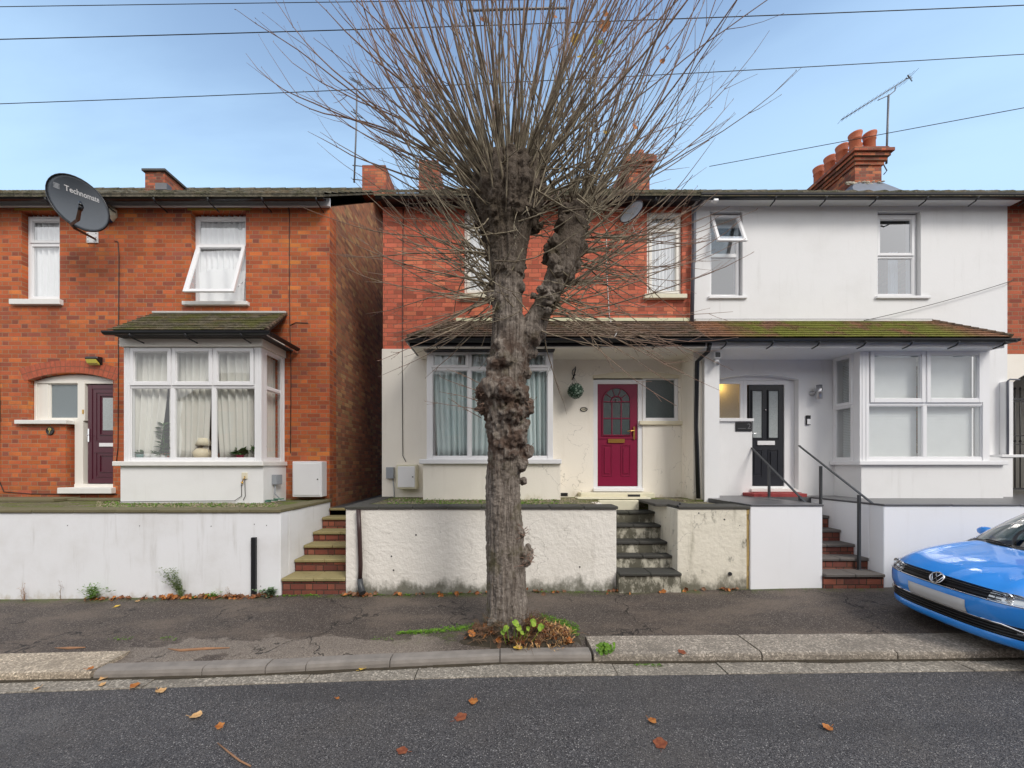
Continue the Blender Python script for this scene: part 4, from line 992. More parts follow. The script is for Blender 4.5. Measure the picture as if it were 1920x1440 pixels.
mb = MB(); nx = 60; xs = [-60+120*i/nx for i in range(nx+1)]
xs = [-60,-30,-16,-9,-7,-6,-5,-4,-3,-2,-1.35,-.6,0,.6,1,2,3,4,5,6,7,9,16,30,60]
def strip(ya, yb, za, zb):
    for a, b in zip(xs, xs[1:]): mb.poly([(a,ya(a),za(a)),(b,ya(b),za(b)),(b,yb(b),zb(b)),(a,yb(a),zb(a))], True)
strip(lambda x: -2.6, lambda x: .6, lambda x: zroad(x)+.02, lambda x: zroad(x)+.07)
strip(lambda x: .6, lambda x: go(x)+.02, lambda x: zroad(x)+.07, lambda x: zroad(x)+.004)
obj('road', mb, M['road'], kind='structure')
mb = MB()
mb.box(-200, 200, -200, 200, -1.6, -1.5); obj('ground', mb, M['soil'], kind='structure')
mb = MB(); strip(lambda x: -2.6, lambda x: -5.2, lambda x: zroad(x)+.13, lambda x: zroad(x)+.16); strip(lambda x: -2.6, lambda x: -2.6, lambda x: zroad(x)-.1, lambda x: zroad(x)+.13)
obj('far_pavement', mb, M['pave'], kind='structure')
mb = MB(); gx = [-30,-15]+[-9+i*.12 for i in range(151)]+[15,30]; gy = 18
ky = lambda x: kf(x)+.11
idx = [[mb.pt((x, ky(x)+(WD+.12-ky(x))*j/gy, zpave(x, ky(x)+(WD+.12-ky(x))*j/gy)+(.004 if ky(x)+(WD+.12-ky(x))*j/gy > kf(x)+wid(x)-.02 else -.035))) for j in range(gy+1)] for x in gx]
for i in range(len(gx)-1):
    for j in range(gy): mb.fi((idx[i][j], idx[i+1][j], idx[i+1][j+1], idx[i][j+1]), True)
obj('pavement', mb, M['pave'], kind='structure')
def stone(mb, x0, x1, yf, yb, zt, zb, rnd, skew=0.0, rad=.02, n=7, rough=.006):
    """a kerb stone following the kerb line; rounded front arris"""
    prof = []
    for i in range(n+1):
        t = i/n; x = x0+(x1-x0)*t; sk = skew; f, b = yf(x), yb(x); z1, z0 = zt(x), zb(x)
        w = rough*noise.noise(Vector((x*5, f*3, 1)))
        prof.append([(x-sk, b, z0), (x-sk, b, z1+w), (x-sk*.3, f+rad*1.2, z1+w*.6), (x, f+rad*.3, z1-rad*.35+w), (x, f+w, z1-rad*1.2), (x, f+w, z0)])
    mb.rings(prof, closed=True, caps=True, smooth=False)
g1, g2, g3 = MB(), MB(), MB()
def run(mb, cuts, yf, yb, zt, zb, skew, rad, gap=.008, rough=.006):
    for i, (a, b) in enumerate(zip(cuts, cuts[1:])):
        dz = [0, .004, -.004, .003][i % 4]
        stone(mb, a+gap, b-gap, yf, yb, lambda x: zt(x)+dz, zb, None, skew, rad, rough=rough)
# wide granite on the right and on the far left, narrow concrete between
run(g1, [.97, 2.74, 4.15, 5.9, 7.6, 9.5, 11.5, 14], kf, lambda x: kf(x)+.40, lambda x: zkerb(x)+.012, lambda x: zkerb(x)-.22, -.0, .03)
g4 = MB(); run(g4, [-14,-12,-10,-8.2,-6.3,-4.15], kf, lambda x: kf(x)+.40, lambda x: zkerb(x)+.006, lambda x: zkerb(x)-.22, 0, .03)
obj('granite_kerb', g1, M['granite'], kind='structure'); obj('granite_kerb', g4, M['granitewarm'], kind='structure')
run(g2, [-4.13, -3.05, -2.42, -2.02, -1.17, -.02, .955], lambda x: kf(x)-.0, lambda x: kf(x)+.14, lambda x: zkerb(x)+.006, lambda x: zkerb(x)-.22, 0, .035, gap=.005, rough=.003)
obj('concrete_kerb', g2, M['kerbcon'], kind='structure')
run(g3, [-14,-12,-10,-8,-6.4,-4.75,-3.5,-2.9,-1.95,-.87,1.16,2.25,3.12,4.7,6.3,8,10,12,14], go, lambda x: kf(x)+.012, lambda x: zroad(x)+.014, lambda x: zroad(x)-.1, 0, .006, gap=.006, rough=.004)
obj('gutter_stones', g3, M['gutterstone'], kind='structure')

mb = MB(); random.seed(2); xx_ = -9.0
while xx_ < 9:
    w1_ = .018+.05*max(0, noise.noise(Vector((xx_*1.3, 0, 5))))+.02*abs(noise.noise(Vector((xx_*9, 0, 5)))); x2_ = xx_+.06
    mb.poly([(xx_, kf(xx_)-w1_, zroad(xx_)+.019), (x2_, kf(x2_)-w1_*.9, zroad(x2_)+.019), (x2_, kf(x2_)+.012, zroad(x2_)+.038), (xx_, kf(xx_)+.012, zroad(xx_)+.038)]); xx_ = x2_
obj('gutter_dirt_shadow', mb, M['soil'], kind='stuff', label='dark dirt and painted gap shadow in the gutter against the kerb', cat='dirt')  # kerb foot dirt, with the gap shadow put into its dark colour
# ------------------------------------------------------------------ garden walls, terraces, steps
TZ1, TZ2, TZ3 = CAMZ-.68, CAMZ-.63, CAMZ-.60
W1R = X(526, WD); W2L, W2R = X(648, WD), X(1156, WD); W3L, W3M, W3R = X(1270, WD), X(1406, WD), X(1541, WD); W4L = X(1657, WD); ZBW = -.6
def gw(name, loc, label, parts, copings, m, cm, cat='garden wall', group=None, mm=None):
    o = thing(name, loc, label, cat, group); mb = MB()
    for b in parts: mb.box(*b)
    obj('wall', mb, m, o, bevel=.012, seg=2)
    mb = MB()
    for b in copings: mb.box(*b)
    if mb.v: obj('coping', mb, cm, o, bevel=.008)
    return o
M['copmoss'] = render_mat('mossy_coping', (.17,.15,.085), .4, .5, (.06,.07,.02), blotch=.5)
M['copdark'] = render_mat('dark_coping', (.075,.072,.065), .35, .5, (.06,.07,.03), blotch=.3)
M['slate'] = render_mat('slate_paving', (.115,.115,.12), .3, .2, (.05,.05,.05), bs=12, rough=.35)
def cop_run(x0, x1, y0, y1, z0, z1, L=.6):
    n = max(1, round(abs(x1-x0)/L)); return [(x0+(x1-x0)*i/n+.003, x0+(x1-x0)*(i+1)/n-.003, y0+random.uniform(-.004,.004), y1, z0, z1+random.uniform(-.003,.003)) for i in range(n)]
g = gw('garden_wall', (-5, WD, .1), 'long white rendered retaining wall with a mossy coping, left of the brick steps',
   [(-14, W1R, WD, WD+.22, ZBW, TZ1-.05), (W1R-.22, W1R-.001, WD+.22, FD-.05, ZBW, TZ1-.051)],
   cop_run(-14, W1R+.015, WD-.025, WD+.30, TZ1-.05, TZ1, .62)+[(W1R-.26, W1R+.02, WD+.303+i*.5, min(FD-.03, WD+.8+i*.5), TZ1-.05, TZ1+.001) for i in range(3)], M['whitewall'], M['copmoss'])
mb = MB()
for (a, b) in ((127,985),(262,986),(396,986.5),(477,983),(500,985),(489,1099)):
    mb.tube([P(a, b, WD-.002), P(a, b, WD+.01)], .008, 6)
obj('drill_hole', mb, M['blackmetal'], g)
g = gw('garden_wall', (-.1, WD, .15), 'rough cream rendered retaining wall with dark coping slabs, behind the tree trunk',
   [(W2L, W2R, WD, WD+.22, ZBW, TZ2-.045), (W2L, W2L+.2, WD+.22, FD+1.5, ZBW, TZ2-.046), (W2R-.2, W2R, WD+.22, FD-.6, ZBW, TZ2-.046)],
   cop_run(W2L-.01, W2R+.02, WD-.03, WD+.30, TZ2-.045, TZ2, .55)+[(W2L-.015, W2L+.24, WD+.303, FD-.03, TZ2-.045, TZ2+.001)], M['creamwall'], M['copdark'])
mb = MB()
for (a, b) in ((780,1003),(734,1043),(738,1069),(1087,1063)): mb.tube([P(a, b, WD-.004), P(a, b, WD+.012)], .013, 7)
obj('weep_hole', mb, M['blackmetal'], g)
g = gw('garden_wall', (3.2, WD, .15), 'peeling stained render retaining wall between the mouldy steps and the white block',
   [(W3L, W3M-.045, WD, WD+.22, ZBW, TZ2-.045), (W3L, W3L+.2, WD+.22, 6.7, ZBW, TZ2-.046)],
   [(X(1216,6.7), W3M-.0, WD-.02, WD+.35, TZ2-.045, TZ2+.0), (X(1216,6.7)-.2, W3L+.35, WD+.352, 6.72, TZ2-.045, TZ2-.001)], M['stainwall'], M['copdark'])
mb = MB(); mb.tube([P(1369,1076,WD-.02), P(1369,1076,WD+.03)], .028, 12)
for (a, b, r) in ((1310,962,.012),(1358,974,.014),(1387,985,.008),(1271,949,.025),(1275,945,.02)): mb.blob(P(a, b, WD+.002), r, 1, .5)
obj('drain_hole', mb, M['blackmetal'], g)
mb = MB(); n = 16
for k in range(n):
    z0 = zwall(3.7)-.05+(TZ2-.05-zwall(3.7)+.05)*k/n; z1 = z0+(TZ2-.05-zwall(3.7)+.05)/n; a = W3M-.045+random.uniform(-.012,.006)
    mb.box(a, W3M-.004, WD+.012+random.uniform(-.008,.008), WD+.1, z0, z1-.001)
obj('exposed_edge', mb, simple('ochre_mortar', (.42,.30,.12), .9, .4, 12, .7), g)
gw('garden_wall', (4.3, WD, .2), 'smooth white rendered wall block beside the red brick steps, under the handrail',
   [(W3M, W3R, WD-.012, WD+.22, ZBW, TZ3-.03), (W3R-.2, W3R-.001, WD+.22, 6.9, ZBW, TZ3-.031)],
   [(W3M-.005, W3R+.012, WD-.03, WD+.5, TZ3-.03, TZ3-.003), (W3R-.23, W3R+.012, WD+.503, 6.9, TZ3-.03, TZ3-.003)], M['whitewall3'], M['slate'])
gw('garden_wall', (7.5, WD, .2), 'smooth white rendered retaining wall behind the blue car, with a thin slate coping',
   [(W4L, 13, WD, WD+.22, ZBW, TZ3-.03), (W4L+.001, W4L+.22, WD+.22, 6.9, ZBW, TZ3-.031)],
   cop_run(W4L-.012, 13, WD-.02, WD+.6, TZ3-.03, TZ3, 1.0)+[(W4L-.012, W4L+.25, WD+.603, 6.9, TZ3-.03, TZ3-.001)], M['whitewall3'], M['slate'])
# terraces
t = NT('mossy_terrace'); pos = t.pos(); ag = t.sep(t.voro(pos, 45, out='Color'))[0]
c = t.ramp(ag, [(0,(.07,.06,.04)),(.6,(.17,.14,.09)),(1,(.3,.26,.18))]); c = t.mix(t.ss(t.noise(pos, 3, 6, .65), .4, .6), c, t.mix(t.noise(pos, 30, 3), (.07,.09,.015), (.17,.21,.03)))
M['terr'] = t.done(c, .9, t.bump(t.math('ADD', ag, t.noise(pos, 40, 4)), .9, .02))
def terr(name, boxes, m):
    mb = MB()
    for b in boxes: mb.box(*b)
    return obj(name, mb, m, kind='structure')
terr('terrace', [(-14, W1R-.23, WD+.22, FD+.4, ZBW, TZ1-.012)], M['terr'])
terr('terrace', [(W2L+.21, W2R-.21, WD+.22, FD+.3, ZBW, TZ2-.012), (W2R-.2, X(1216,6.7)-.19, 6.75, FD+.3, ZBW, TZ2-.013), (X(1216,6.7)-.19, X(1321,6.7), 6.73, FD+.3, ZBW, TZ2-.014), (W3L+.21, W3M-.046, WD+.22, 6.729, ZBW, TZ2-.05)], M['terr'])
terr('terrace', [(W3M+.001, W3R-.21, WD+.23, FD+.3, ZBW, TZ3-.012), (X(1324,6.7), W3M, 6.73, FD+.3, ZBW, TZ3-.013), (W3R-.2, W4L+.2, 6.91, FD+.3, ZBW, TZ3-.012), (W4L+.23, 13, WD+.23, FD+.3, ZBW, TZ3-.012)], M['slate'])
terr('alley', [(W1R+.02, W2L-.002, 7.15, 14, ZBW, CAMZ-.84)], M['slatestep'])
mb = MB(); mb.box(-14, X(118,6.9), 6.75, 7.2, TZ1-.012, TZ1+.05); mb.box(X(118,6.9)+.01, X(225,6.9), 6.95, 7.24, TZ1-.012, TZ1+.03); obj('paving_slab', mb, M['copmoss'], label='mossy paving slab by the maroon door', cat='paving slab', bevel=.01)
# steps
def steps(name, x0, x1f, treads, back, riser_m, tread_m, label, tth=.05, nose=.03, xl=None, ends=None):
    o = thing(name, ((x0+x1f(0))/2, treads[0][0], 0), label, 'steps'); rb, tb = MB(), MB()
    for i, (D, z) in enumerate(treads):
        Dn = treads[i+1][0] if i+1 < len(treads) else back
        a, b = x0, x1f(i)
        rb.box(a+.002, b-.002, D+nose, back if i == len(treads)-1 else treads[i+1][0]+nose-.002, ZBW, z-tth-.001)
        n = 2
        for k in range(n): tb.box(a+(b-a)*k/n+.002, a+(b-a)*(k+1)/n-.002, D+random.uniform(-.004,.004), Dn+nose+.0 if i+1 < len(treads) else back, z-tth, z)
    obj('riser', rb, riser_m, o); obj('tread', tb, tread_m, o, bevel=.01)
    return o
zz = lambda y, D: Z(y, D)
M['treadmoss'] = render_mat('mossy_tread', (.30,.25,.12), .35, .6, (.10,.11,.03), bs=22, blotch=.35)
M['treadgrey'] = render_mat('worn_tread', (.13,.115,.105), .4, .6, (.07,.075,.05), bs=22, blotch=.4)
M['treaddark'] = render_mat('black_slab_tread', (.060,.058,.052), .3, .5, (.05,.065,.025), bs=22, blotch=.35)
steps('brick_steps', W1R+.012, lambda i: W2L-.004, [(5.57,zz(1084,5.58)),(5.92,zz(1049,5.92)),(6.2,zz(1022,6.2)),(6.5,zz(997,6.5)),(6.83,zz(970,6.83)),(7.12,CAMZ-.84)], 7.16, M['brickstep'], M['treadmoss'],
      'red brick steps with mossy stone treads beside the alley, between the white and cream walls')
# flight 2: the wall on its right slants with the steps' depth
st2 = [(5.46,zz(1074,5.48)),(5.74,zz(1041,5.75)),(5.90,zz(1015,5.92)),(6.14,zz(984,6.14)),(6.38,zz(959,6.38))]
steps('stone_steps', W2R+.003, lambda i: [X(1278,5.48), W3L-.003, W3L-.003, W3L-.003, W3L-.003][i], st2, 6.73, M['stepcon'], M['treaddark'], 'mouldy black and cream stone steps leading to the red door', tth=.045)
mb = MB(); mb.box(W2R-.35, X(1215,6.9), 6.74, 7.0, TZ2-.013, TZ2+.02); mb.box(xf(1083), xf(1217), FD-.28, FD-.03, TZ2-.013, zf(922)-.001); mb.box(W2R+.01, X(1216,6.7)-.2, 6.62, 6.73, ZBW, TZ2-.015)
obj('door_step', mb, M['sillc'], label='cream painted door step under the red door', cat='door step', bevel=.012)
mb = MB(); a, b, c_, d_ = xf(1168), xf(1190), zf(932), zf(925)
mb.box(a, b, FD-.288, FD-.27, c_, d_); mb.box(xf(1051), xf(1064), FD-.03, FD-.02, zf(930), zf(924))
obj('air_brick', mb, M['blackmetal'], h2)
st3 = [(5.52,zz(1076,5.54)),(5.79,zz(1046,5.8)),(6.02,zz(1020,6.03)),(6.27,zz(993,6.28)),(6.49,zz(967,6.5)),(6.71,zz(945,6.72))]
steps('brick_steps', W3R+.003, lambda i: [X(1660,5.54)+.02]+[W4L-.003]*5 and (W4L-.003 if i else X(1661,5.52)), st3, 6.91, M['brickstep'], M['treadgrey'], 'red brick steps with worn grey treads and black handrails, leading to the black door')
mb = MB(); mb.box(X(1409,7.0), X(1508,7.0), 6.93, FD+.06, TZ3-.013, Z(925,7.0)); mb.box(xf(1411), xf(1492), FD-.15, FD+.0, Z(925,7.0)+.001, zf(922)-.001)
obj('door_step', mb, simple('red_step_paint', (.30,.035,.035), .6, .35, 10, .4), label='worn red painted door step under the black door', cat='door step', bevel=.015)
# ------------------------------------------------------------------ handrails
def rail(label, pts, posts):
    o = thing('handrail', pts[-1], label, 'handrail', 'black handrails of the white house steps'); mb = MB()
    for a, b in zip(pts, pts[1:]):
        a, b = Vector(a), Vector(b); d = (b-a).normalized(); s = Vector((1,0,0)); u = s.cross(d).normalized()
        w, h = .02, .008
        mb.hexa([a-s*w-u*h, a+s*w-u*h, b+s*w-u*h, b-s*w-u*h, a-s*w+u*h, a+s*w+u*h, b+s*w+u*h, b-s*w+u*h])
    obj('rail', mb, M['darkgrey'], o, bevel=.003)
    for (x, y, z0, z1) in posts:
        mb = MB(); mb.box(x-.018, x+.018, y-.018, y+.018, z0, z1); mb.box(x-.04, x+.04, y-.04, y+.04, z0, z0+.008); obj('post', mb, M['darkgrey'], o, bevel=.003)
    return o
xr = 5.60
rail('black metal handrail right of the red brick steps, with a tall bottom post', [P(1498,835,6.94), P(1501,838,6.91), P(1636,944,5.62)], [(xr, 5.77, st3[0][1], Z(928,5.77)), (xr-.02, 6.44, st3[3][1], Z(874,6.44))])
xl = 4.93
rail('black metal handrail left of the red brick steps, before the black door', [P(1405,835,7.3), P(1408,838,7.28), P(1512,944,6.0)], [(X(1442,6.82), 6.82, TZ3-.003, Z(872,6.82)), (X(1500,6.12), 6.12, TZ3-.003, Z(930,6.12))])

# ------------------------------------------------------------------ things fixed to the walls
def meter(label, x0, x1, z0, z1, y0, y1, m):
    o = thing('meter_box', ((x0+x1)/2, (y0+y1)/2, z0), label, 'meter box'); mb = MB(); mb.box(x0, x1, y0, y1, z0, z1); obj('case', mb, m, o, bevel=.01)
    mb = MB(); mb.box(x0+.03, x1-.03, y0-.012, y0-.001, z0+.035, z1-.035); d = obj('door', mb, M['upvc'], o, bevel=.006)
    mb = MB(); mb.lathe([(.012,0),(.012,-.012),(.002,-.014)], (x1-.07, y0-.013, (z0+z1)/2), 10, 1); obj('lock', mb, M['blackmetal'], d); return o
meter('large white meter box on the brick corner by the alley', X(548,7.04), X(603,7.04), Z(932,7.04), Z(865,7.04), 7.04, FD-.002, M['upvc'])
meter('weathered white meter box left of the tree on the cream wall', X(743,7.05), X(781,7.05), Z(917,7.05), Z(871,7.05), 7.05, FD-.024, M['sillc'])
def gbox(name, label, cat, a, m=None, bev=.012, pipe_=None):
    mb = MB(); mb.box(*a)
    if pipe_: mb.tube(pipe_, .012, 7)
    return obj(name, mb, m or M['greybox'], label=label, cat=cat, bevel=bev)
gbox('junction_box', 'grey electric box beside the weathered meter box', 'junction box', (xf(727), xf(741), FD-.11, FD-.024, zf(897), zf(876)), pipe_=[(xf(738), FD-.05, zf(897)), (xf(740), FD-.05, zf(915)), (xf(741), FD-.06, zf(934))])
sx = X(490,6.57)
gbox('junction_box', 'grey socket box with cables on the side of the left bay', 'junction box', (bx_ := X(494,6.57)+.002, bx_+.09, 6.80, 6.98, Z(908,6.9), Z(890,6.9)), pipe_=[(bx_+.04, 6.85, Z(906,6.9)), (bx_+.06, 6.8, Z(925,6.9)), (bx_+.12, 6.9, Z(938,6.9)), (bx_+.2, 6.9, TZ1+.01)])
o = thing('outside_tap', P(457,892,6.57), 'cream wall plate with a small valve and cable on the left bay base', 'wall plate')
mb = MB(); mb.box(X(453,6.55), X(463,6.55), 6.545, 6.569, Z(898,6.55), Z(886,6.55)); obj('plate', mb, M['creampaint'], o, bevel=.004)
mb = MB(); mb.blob(P(454,905,6.53), .022, 2, .2); mb.tube([P(459,893,6.545), P(458,897,6.52), P(454,903,6.53)], .008, 6); obj('valve', mb, M['brass'], o)
mb = MB(); mb.tube([P(459,896,6.555), P(460,930,6.555), P(456,938,6.54)], .006, 5); mb.tube([P(453,908,6.555), P(453,930,6.555), P(440,939,6.54), P(300,940,6.54), P(225,941,6.54)], .006, 5); obj('cable', mb, M['cable'], o)
mb = MB()
mb.tube([(X(505,6.7)+.02*i+.10*math.sin(i*.9), 6.55+.07*math.cos(i*1.1), TZ1+.015+.004*i) for i in range(16)], .012, 7)
obj('garden_hose', mb, simple('green_hose', (.06,.16,.10), .5, .2), label='coiled green hose lying by the left bay corner', cat='hose')
# wall lights etc.
o = thing('wall_light', (xf(182), FD, zf(685)), 'black solar wall light with yellow lens above the maroon door', 'wall light')
mb = MB(); x0, x1 = xf(170), xf(193); mb.prism([(x0, FD-.001, zf(685)), (x0, FD-.11, zf(675)), (x0, FD-.10, zf(671)), (x0, FD-.001, zf(670))], (x1-x0, 0, 0)); obj('case', mb, M['black'], o, bevel=.006)
mb = MB(); mb.hexa([(x0+.02, FD-.09, zf(684)+.012), (x1-.02, FD-.09, zf(684)+.012), (x1-.02, FD-.03, zf(684)-.02), (x0+.02, FD-.03, zf(684)-.02), (x0+.02, FD-.112, zf(676)), (x1-.02, FD-.112, zf(676)), (x1-.02, FD-.05, zf(684)+.03), (x0+.02, FD-.05, zf(684)+.03)]); obj('lens', mb, simple('yellow_lens', (.62,.55,.10), .3, .2), o, bevel=.003)
o = thing('house_plaque', (xf(95), FD, zf(808)), 'round dark ceramic plaque with a gold flower on brick', 'plaque')
mb = MB(); mb.lathe([(.0001,0),(.078,0),(.082,-.012),(.070,-.02),(.066,-.014),(.0001,-.014)], (xf(95), FD-.001, zf(808)), 24, 1); obj('disc', mb, M['blackmetal'], o)
mb = MB()
for k in range(6):
    a = k*math.pi/3; mb.blob((xf(95)+.022*math.cos(a), FD-.018, zf(805)+.02*math.sin(a)), .016, 1, .2, sc=(1,.3,1))
mb.tube([(xf(95), FD-.017, zf(808)), (xf(94), FD-.017, zf(814))], .006, 5); obj('flower', mb, simple('gold_paint', (.5,.4,.12), .5), o)
# second plaque with number
o = thing('number_plaque', (xf(1094), FD, zf(768)), 'small oval house number plaque beside the red door', 'number plaque')
mb = MB(); R2 = [(xf(1094)+.075*math.cos(2*math.pi*k/28), FD-.034, zf(768)+.046*math.sin(2*math.pi*k/28)) for k in range(28)]
mb.prism(R2, (0, .012, 0)); obj('plate', mb, M['blackmetal'], o, bevel=.003)
mb = MB(); mb.prism([(xf(1094)+(p[0]-xf(1094))*.68, FD-.0352, zf(768)+(p[2]-zf(768))*.66) for p in R2], (0, .002, 0)); obj('face', mb, M['creampaint'], o)
tm = text_mb('108', .055, lambda a, b: (xf(1094)+a, FD-.0362, zf(768)+b), bold=.001); obj('numerals', tm, M['blackmetal'], o)
o = thing('number_plaque', (xf(1394), FD-.01, zf(800)), 'black rectangular number plate under the hall window', 'number plaque')
mb = MB(); mb.box(xf(1378), xf(1409), FD-.022, FD-.007, zf(809), zf(792)); obj('plate', mb, M['black'], o, bevel=.004)
tm = text_mb('2', .15, lambda a, b: (xf(1403)+a, FD-.024, zf(800)+b)); obj('numerals', tm, M['galv'], o)
mb = MB(); mb.box(xf(1382), xf(1397), FD-.024, FD-.0225, zf(804), zf(803)); obj('lettering', mb, M['galv'], o)
o = thing('wall_light', (xf(1525), FD, zf(750)), 'steel cylinder up and down light beside the black door', 'wall light')
mb = MB(); mb.lathe([(.001,0),(.05,0),(.05,.27),(.001,.27)], (xf(1526)-.0, FD-.12, zf(750)), 18); obj('cylinder', mb, M['metal'], o)
mb = MB(); mb.lathe([(.001,0),(.055,0),(.055,-.02),(.02,-.03),(.02,-.08),(.001,-.08)], (xf(1523)-.02, FD-.008, zf(738)), 14, 1); obj('bracket', mb, M['metal'], o)
o = thing('doorbell', (xf(1514), FD, zf(797)), 'black and white video doorbell right of the black door', 'doorbell')
mb = MB(); mb.box(xf(1509.5), xf(1518), FD-.035, FD-.007, zf(797), zf(779)); obj('body', mb, M['black'], o, bevel=.008)
mb = MB(); mb.box(xf(1510.5), xf(1517), FD-.040, FD-.0355, zf(796), zf(786)); obj('faceplate', mb, M['upvc'], o, bevel=.003)
# floodlight camera on pillar
o = thing('security_camera', P(1342,672,6.7), 'white security camera with a small solar panel on the white pillar', 'security camera')
mb = MB(); mb.box(X(1338,6.6), X(1350,6.6), 6.57, 6.60, Z(672,6.6), Z(660,6.6)); obj('solar_panel', mb, M['upvc'], o, bevel=.006)
mb = MB(); mb.box(X(1339.5,6.6), X(1348.5,6.6), 6.562, 6.569, Z(670.5,6.6), Z(661.5,6.6)); obj('cell', mb, M['black'], o)
mb = MB(); mb.tube([P(1345,681,6.56), P(1342,678,6.66), P(1338,678,6.699)], [.045,.045,.03], 12); mb.tube([P(1337,676,6.69), P(1340,670,6.65), P(1343,668,6.6)], .012, 6); obj('camera_body', mb, M['upvc'], o)
mb = MB(); mb.tube([P(1346.5,682,6.545), P(1346,681.5,6.558)], .028, 12); obj('lens', mb, M['greybox'], o)
o = thing('security_camera', P(1340,378,6.95), 'little white sensor lamp under the gutter of the white house', 'sensor lamp')
mb = MB(); mb.box(X(1336,6.95), X(1345,6.95), 6.9, 6.98, Z(380,6.95), Z(375,6.95)); mb.tube([P(1332,378,7.0), P(1338,378,6.96)], .02, 6); obj('body', mb, M['upvc'], o, bevel=.01)
# satellite dish
def dish(o, c, nrm, up, rw, rh, m, depth=.10, rim=.012, rings_=10, n=36):
    nrm = Vector(nrm).normalized(); s = Vector(up).cross(nrm).normalized(); u = nrm.cross(s).normalized()
    f = lambda a, b, off=0: Vector(c) + s*a + u*b + nrm*(depth*((a/rw)**2+(b/rh)**2)-depth+off)
    mb = MB()
    front = [[f(rw*k/rings_*math.cos(2*math.pi*j/n), rh*k/rings_*math.sin(2*math.pi*j/n), 0) for j in range(n)] for k in range(1, rings_+1)]
    back = [[p - nrm*.012 for p in r] for r in front[::-1]]
    cen = [[f(0.001*math.cos(2*math.pi*j/n), 0.001*math.sin(2*math.pi*j/n)) for j in range(n)]]
    mb.rings(cen+front+back, caps=True)
    obj('dish', mb, m, o)
    mb = MB(); e = [f(rw*math.cos(2*math.pi*j/n), rh*math.sin(2*math.pi*j/n), 0) for j in range(n+1)]
    mb.tube(e, rim, 6, caps=False); obj('rim', mb, M['black'], o)
    return f, nrm, s, u
cD = P(140,377,6.55)
o = thing('satellite_dish', cD, 'large dark grey satellite dish with white lettering, on the left house', 'satellite dish')
M['dish'] = simple('dish_mesh_grey', (.085,.10,.12), .38, .12, 4, .15, 300)
rwx = 58/F*6.55
# tilted ellipse: long axis runs down to the right

f, nn, s, u = dish(o, cD+Vector((0,.05,0)), (.02, -1.0, -.22), (.57, 0, .82), .56, .395, M['dish'], .09)
ca, sa = math.cos(R(16)), math.sin(R(16))
tm = text_mb('Technomate', .122, lambda a, b: f((a+.02)*ca-(b+.0)*sa-.06, (a+.02)*sa+b*ca+.165, .004), bold=.0025)
obj('lettering', tm, M['upvc'], o)
mb = MB()   # small emblem left of the name
for k in range(4):
    q = [((-.44)+.05*math.cos(2*math.pi*j/10)*(1), (.02-.022*k)+.010*math.sin(2*math.pi*j/10)) for j in range(10)]
    pts = [f((a+.02)*ca-b*sa-.04, (a+.02)*sa+b*ca+.165, .004) for a, b in q]; mb.poly(pts)
obj('emblem', mb, simple('faded_print', (.35,.37,.4), .6, .2), o)
mb = MB(); a0 = f(.02, -.40, -.02); mb.tube([a0, P(146,412,6.35), P(150,392,6.22)], [.022,.026,.022], 4, smooth=False); obj('feed_arm', mb, M['rust'], o)
mb = MB(); mb.tube([P(150,394,6.22), P(152,386,6.20)], [.03,.035], 10); mb.tube([P(152,386,6.20), P(150,379,6.24)], [.03,.02], 10); obj('receiver', mb, M['black'], o)
mb = MB(); mb.tube([a0+Vector((-.02,.0,.02)), P(140,428,6.7), P(178,448,FD-.03)], [.025,.024,.022], 6); mb.tube([a0+Vector((0,.06,.1)), P(140,428,6.7)], .03, 6); obj('bracket', mb, M['rust'], o)
mb = MB(); mb.box(xf(164), xf(185), FD-.018, FD-.001, zf(456), zf(436)); obj('wall_plate', mb, M['upvc'], o, bevel=.002)
mb = MB()
for a in (167, 182):
    for b in (439, 446, 453): mb.box(xf(a)-.008, xf(a)+.008, FD-.022, FD-.0181, zf(b)-.008, zf(b)+.008)
obj('screw', mb, M['galv'], o)
o = thing('alarm_box', P(205,403,FD), 'cream alarm box with a blue base behind the satellite dish', 'alarm box')
mb = MB(); c = (xf(206), FD-.001, zf(402))
mb.rings([[(c[0]+w*math.cos(2*math.pi*j/8+.39), c[1]-d, c[2]+w*1.05*math.sin(2*math.pi*j/8+.39)) for j in range(8)] for w, d in ((.17,0),(.17,.04),(.14,.09),(.06,.11))], smooth=False); obj('case', mb, M['creampaint'], o, bevel=.01)
mb = MB(); mb.box(c[0]-.10, c[0]+.08, FD-.12, FD-.001, zf(419), zf(411)); obj('strobe', mb, simple('blue_lens', (.02,.06,.14), .2, .1), o, bevel=.02)
# small dish on house 2
o = thing('satellite_dish', P(1183,397,7.0), 'small pale oval satellite dish under the gutter of the red house', 'satellite dish')
f2, n2, s2_, u2 = dish(o, P(1183,397,7.0), (-.75,-.6,.1), (0,0,1), .24, .17, M['greybox'], .04, .008)
mb = MB(); mb.tube([P(1183,410,7.0)+Vector((.02,.05,0)), P(1178,418,7.05), P(1176,418,7.25)], .016, 6); mb.tube([P(1178,418,7.0), P(1170,420,6.7)], .012, 6); obj('bracket', mb, M['galv'], o)
mb = MB(); mb.tube([P(1185,420,7.23), P(1190,436,7.23), P(1200,440,7.23), P(1205,430,7.23), P(1198,425,7.23)], .008, 6); obj('cable', mb, M['whitecable'], o)
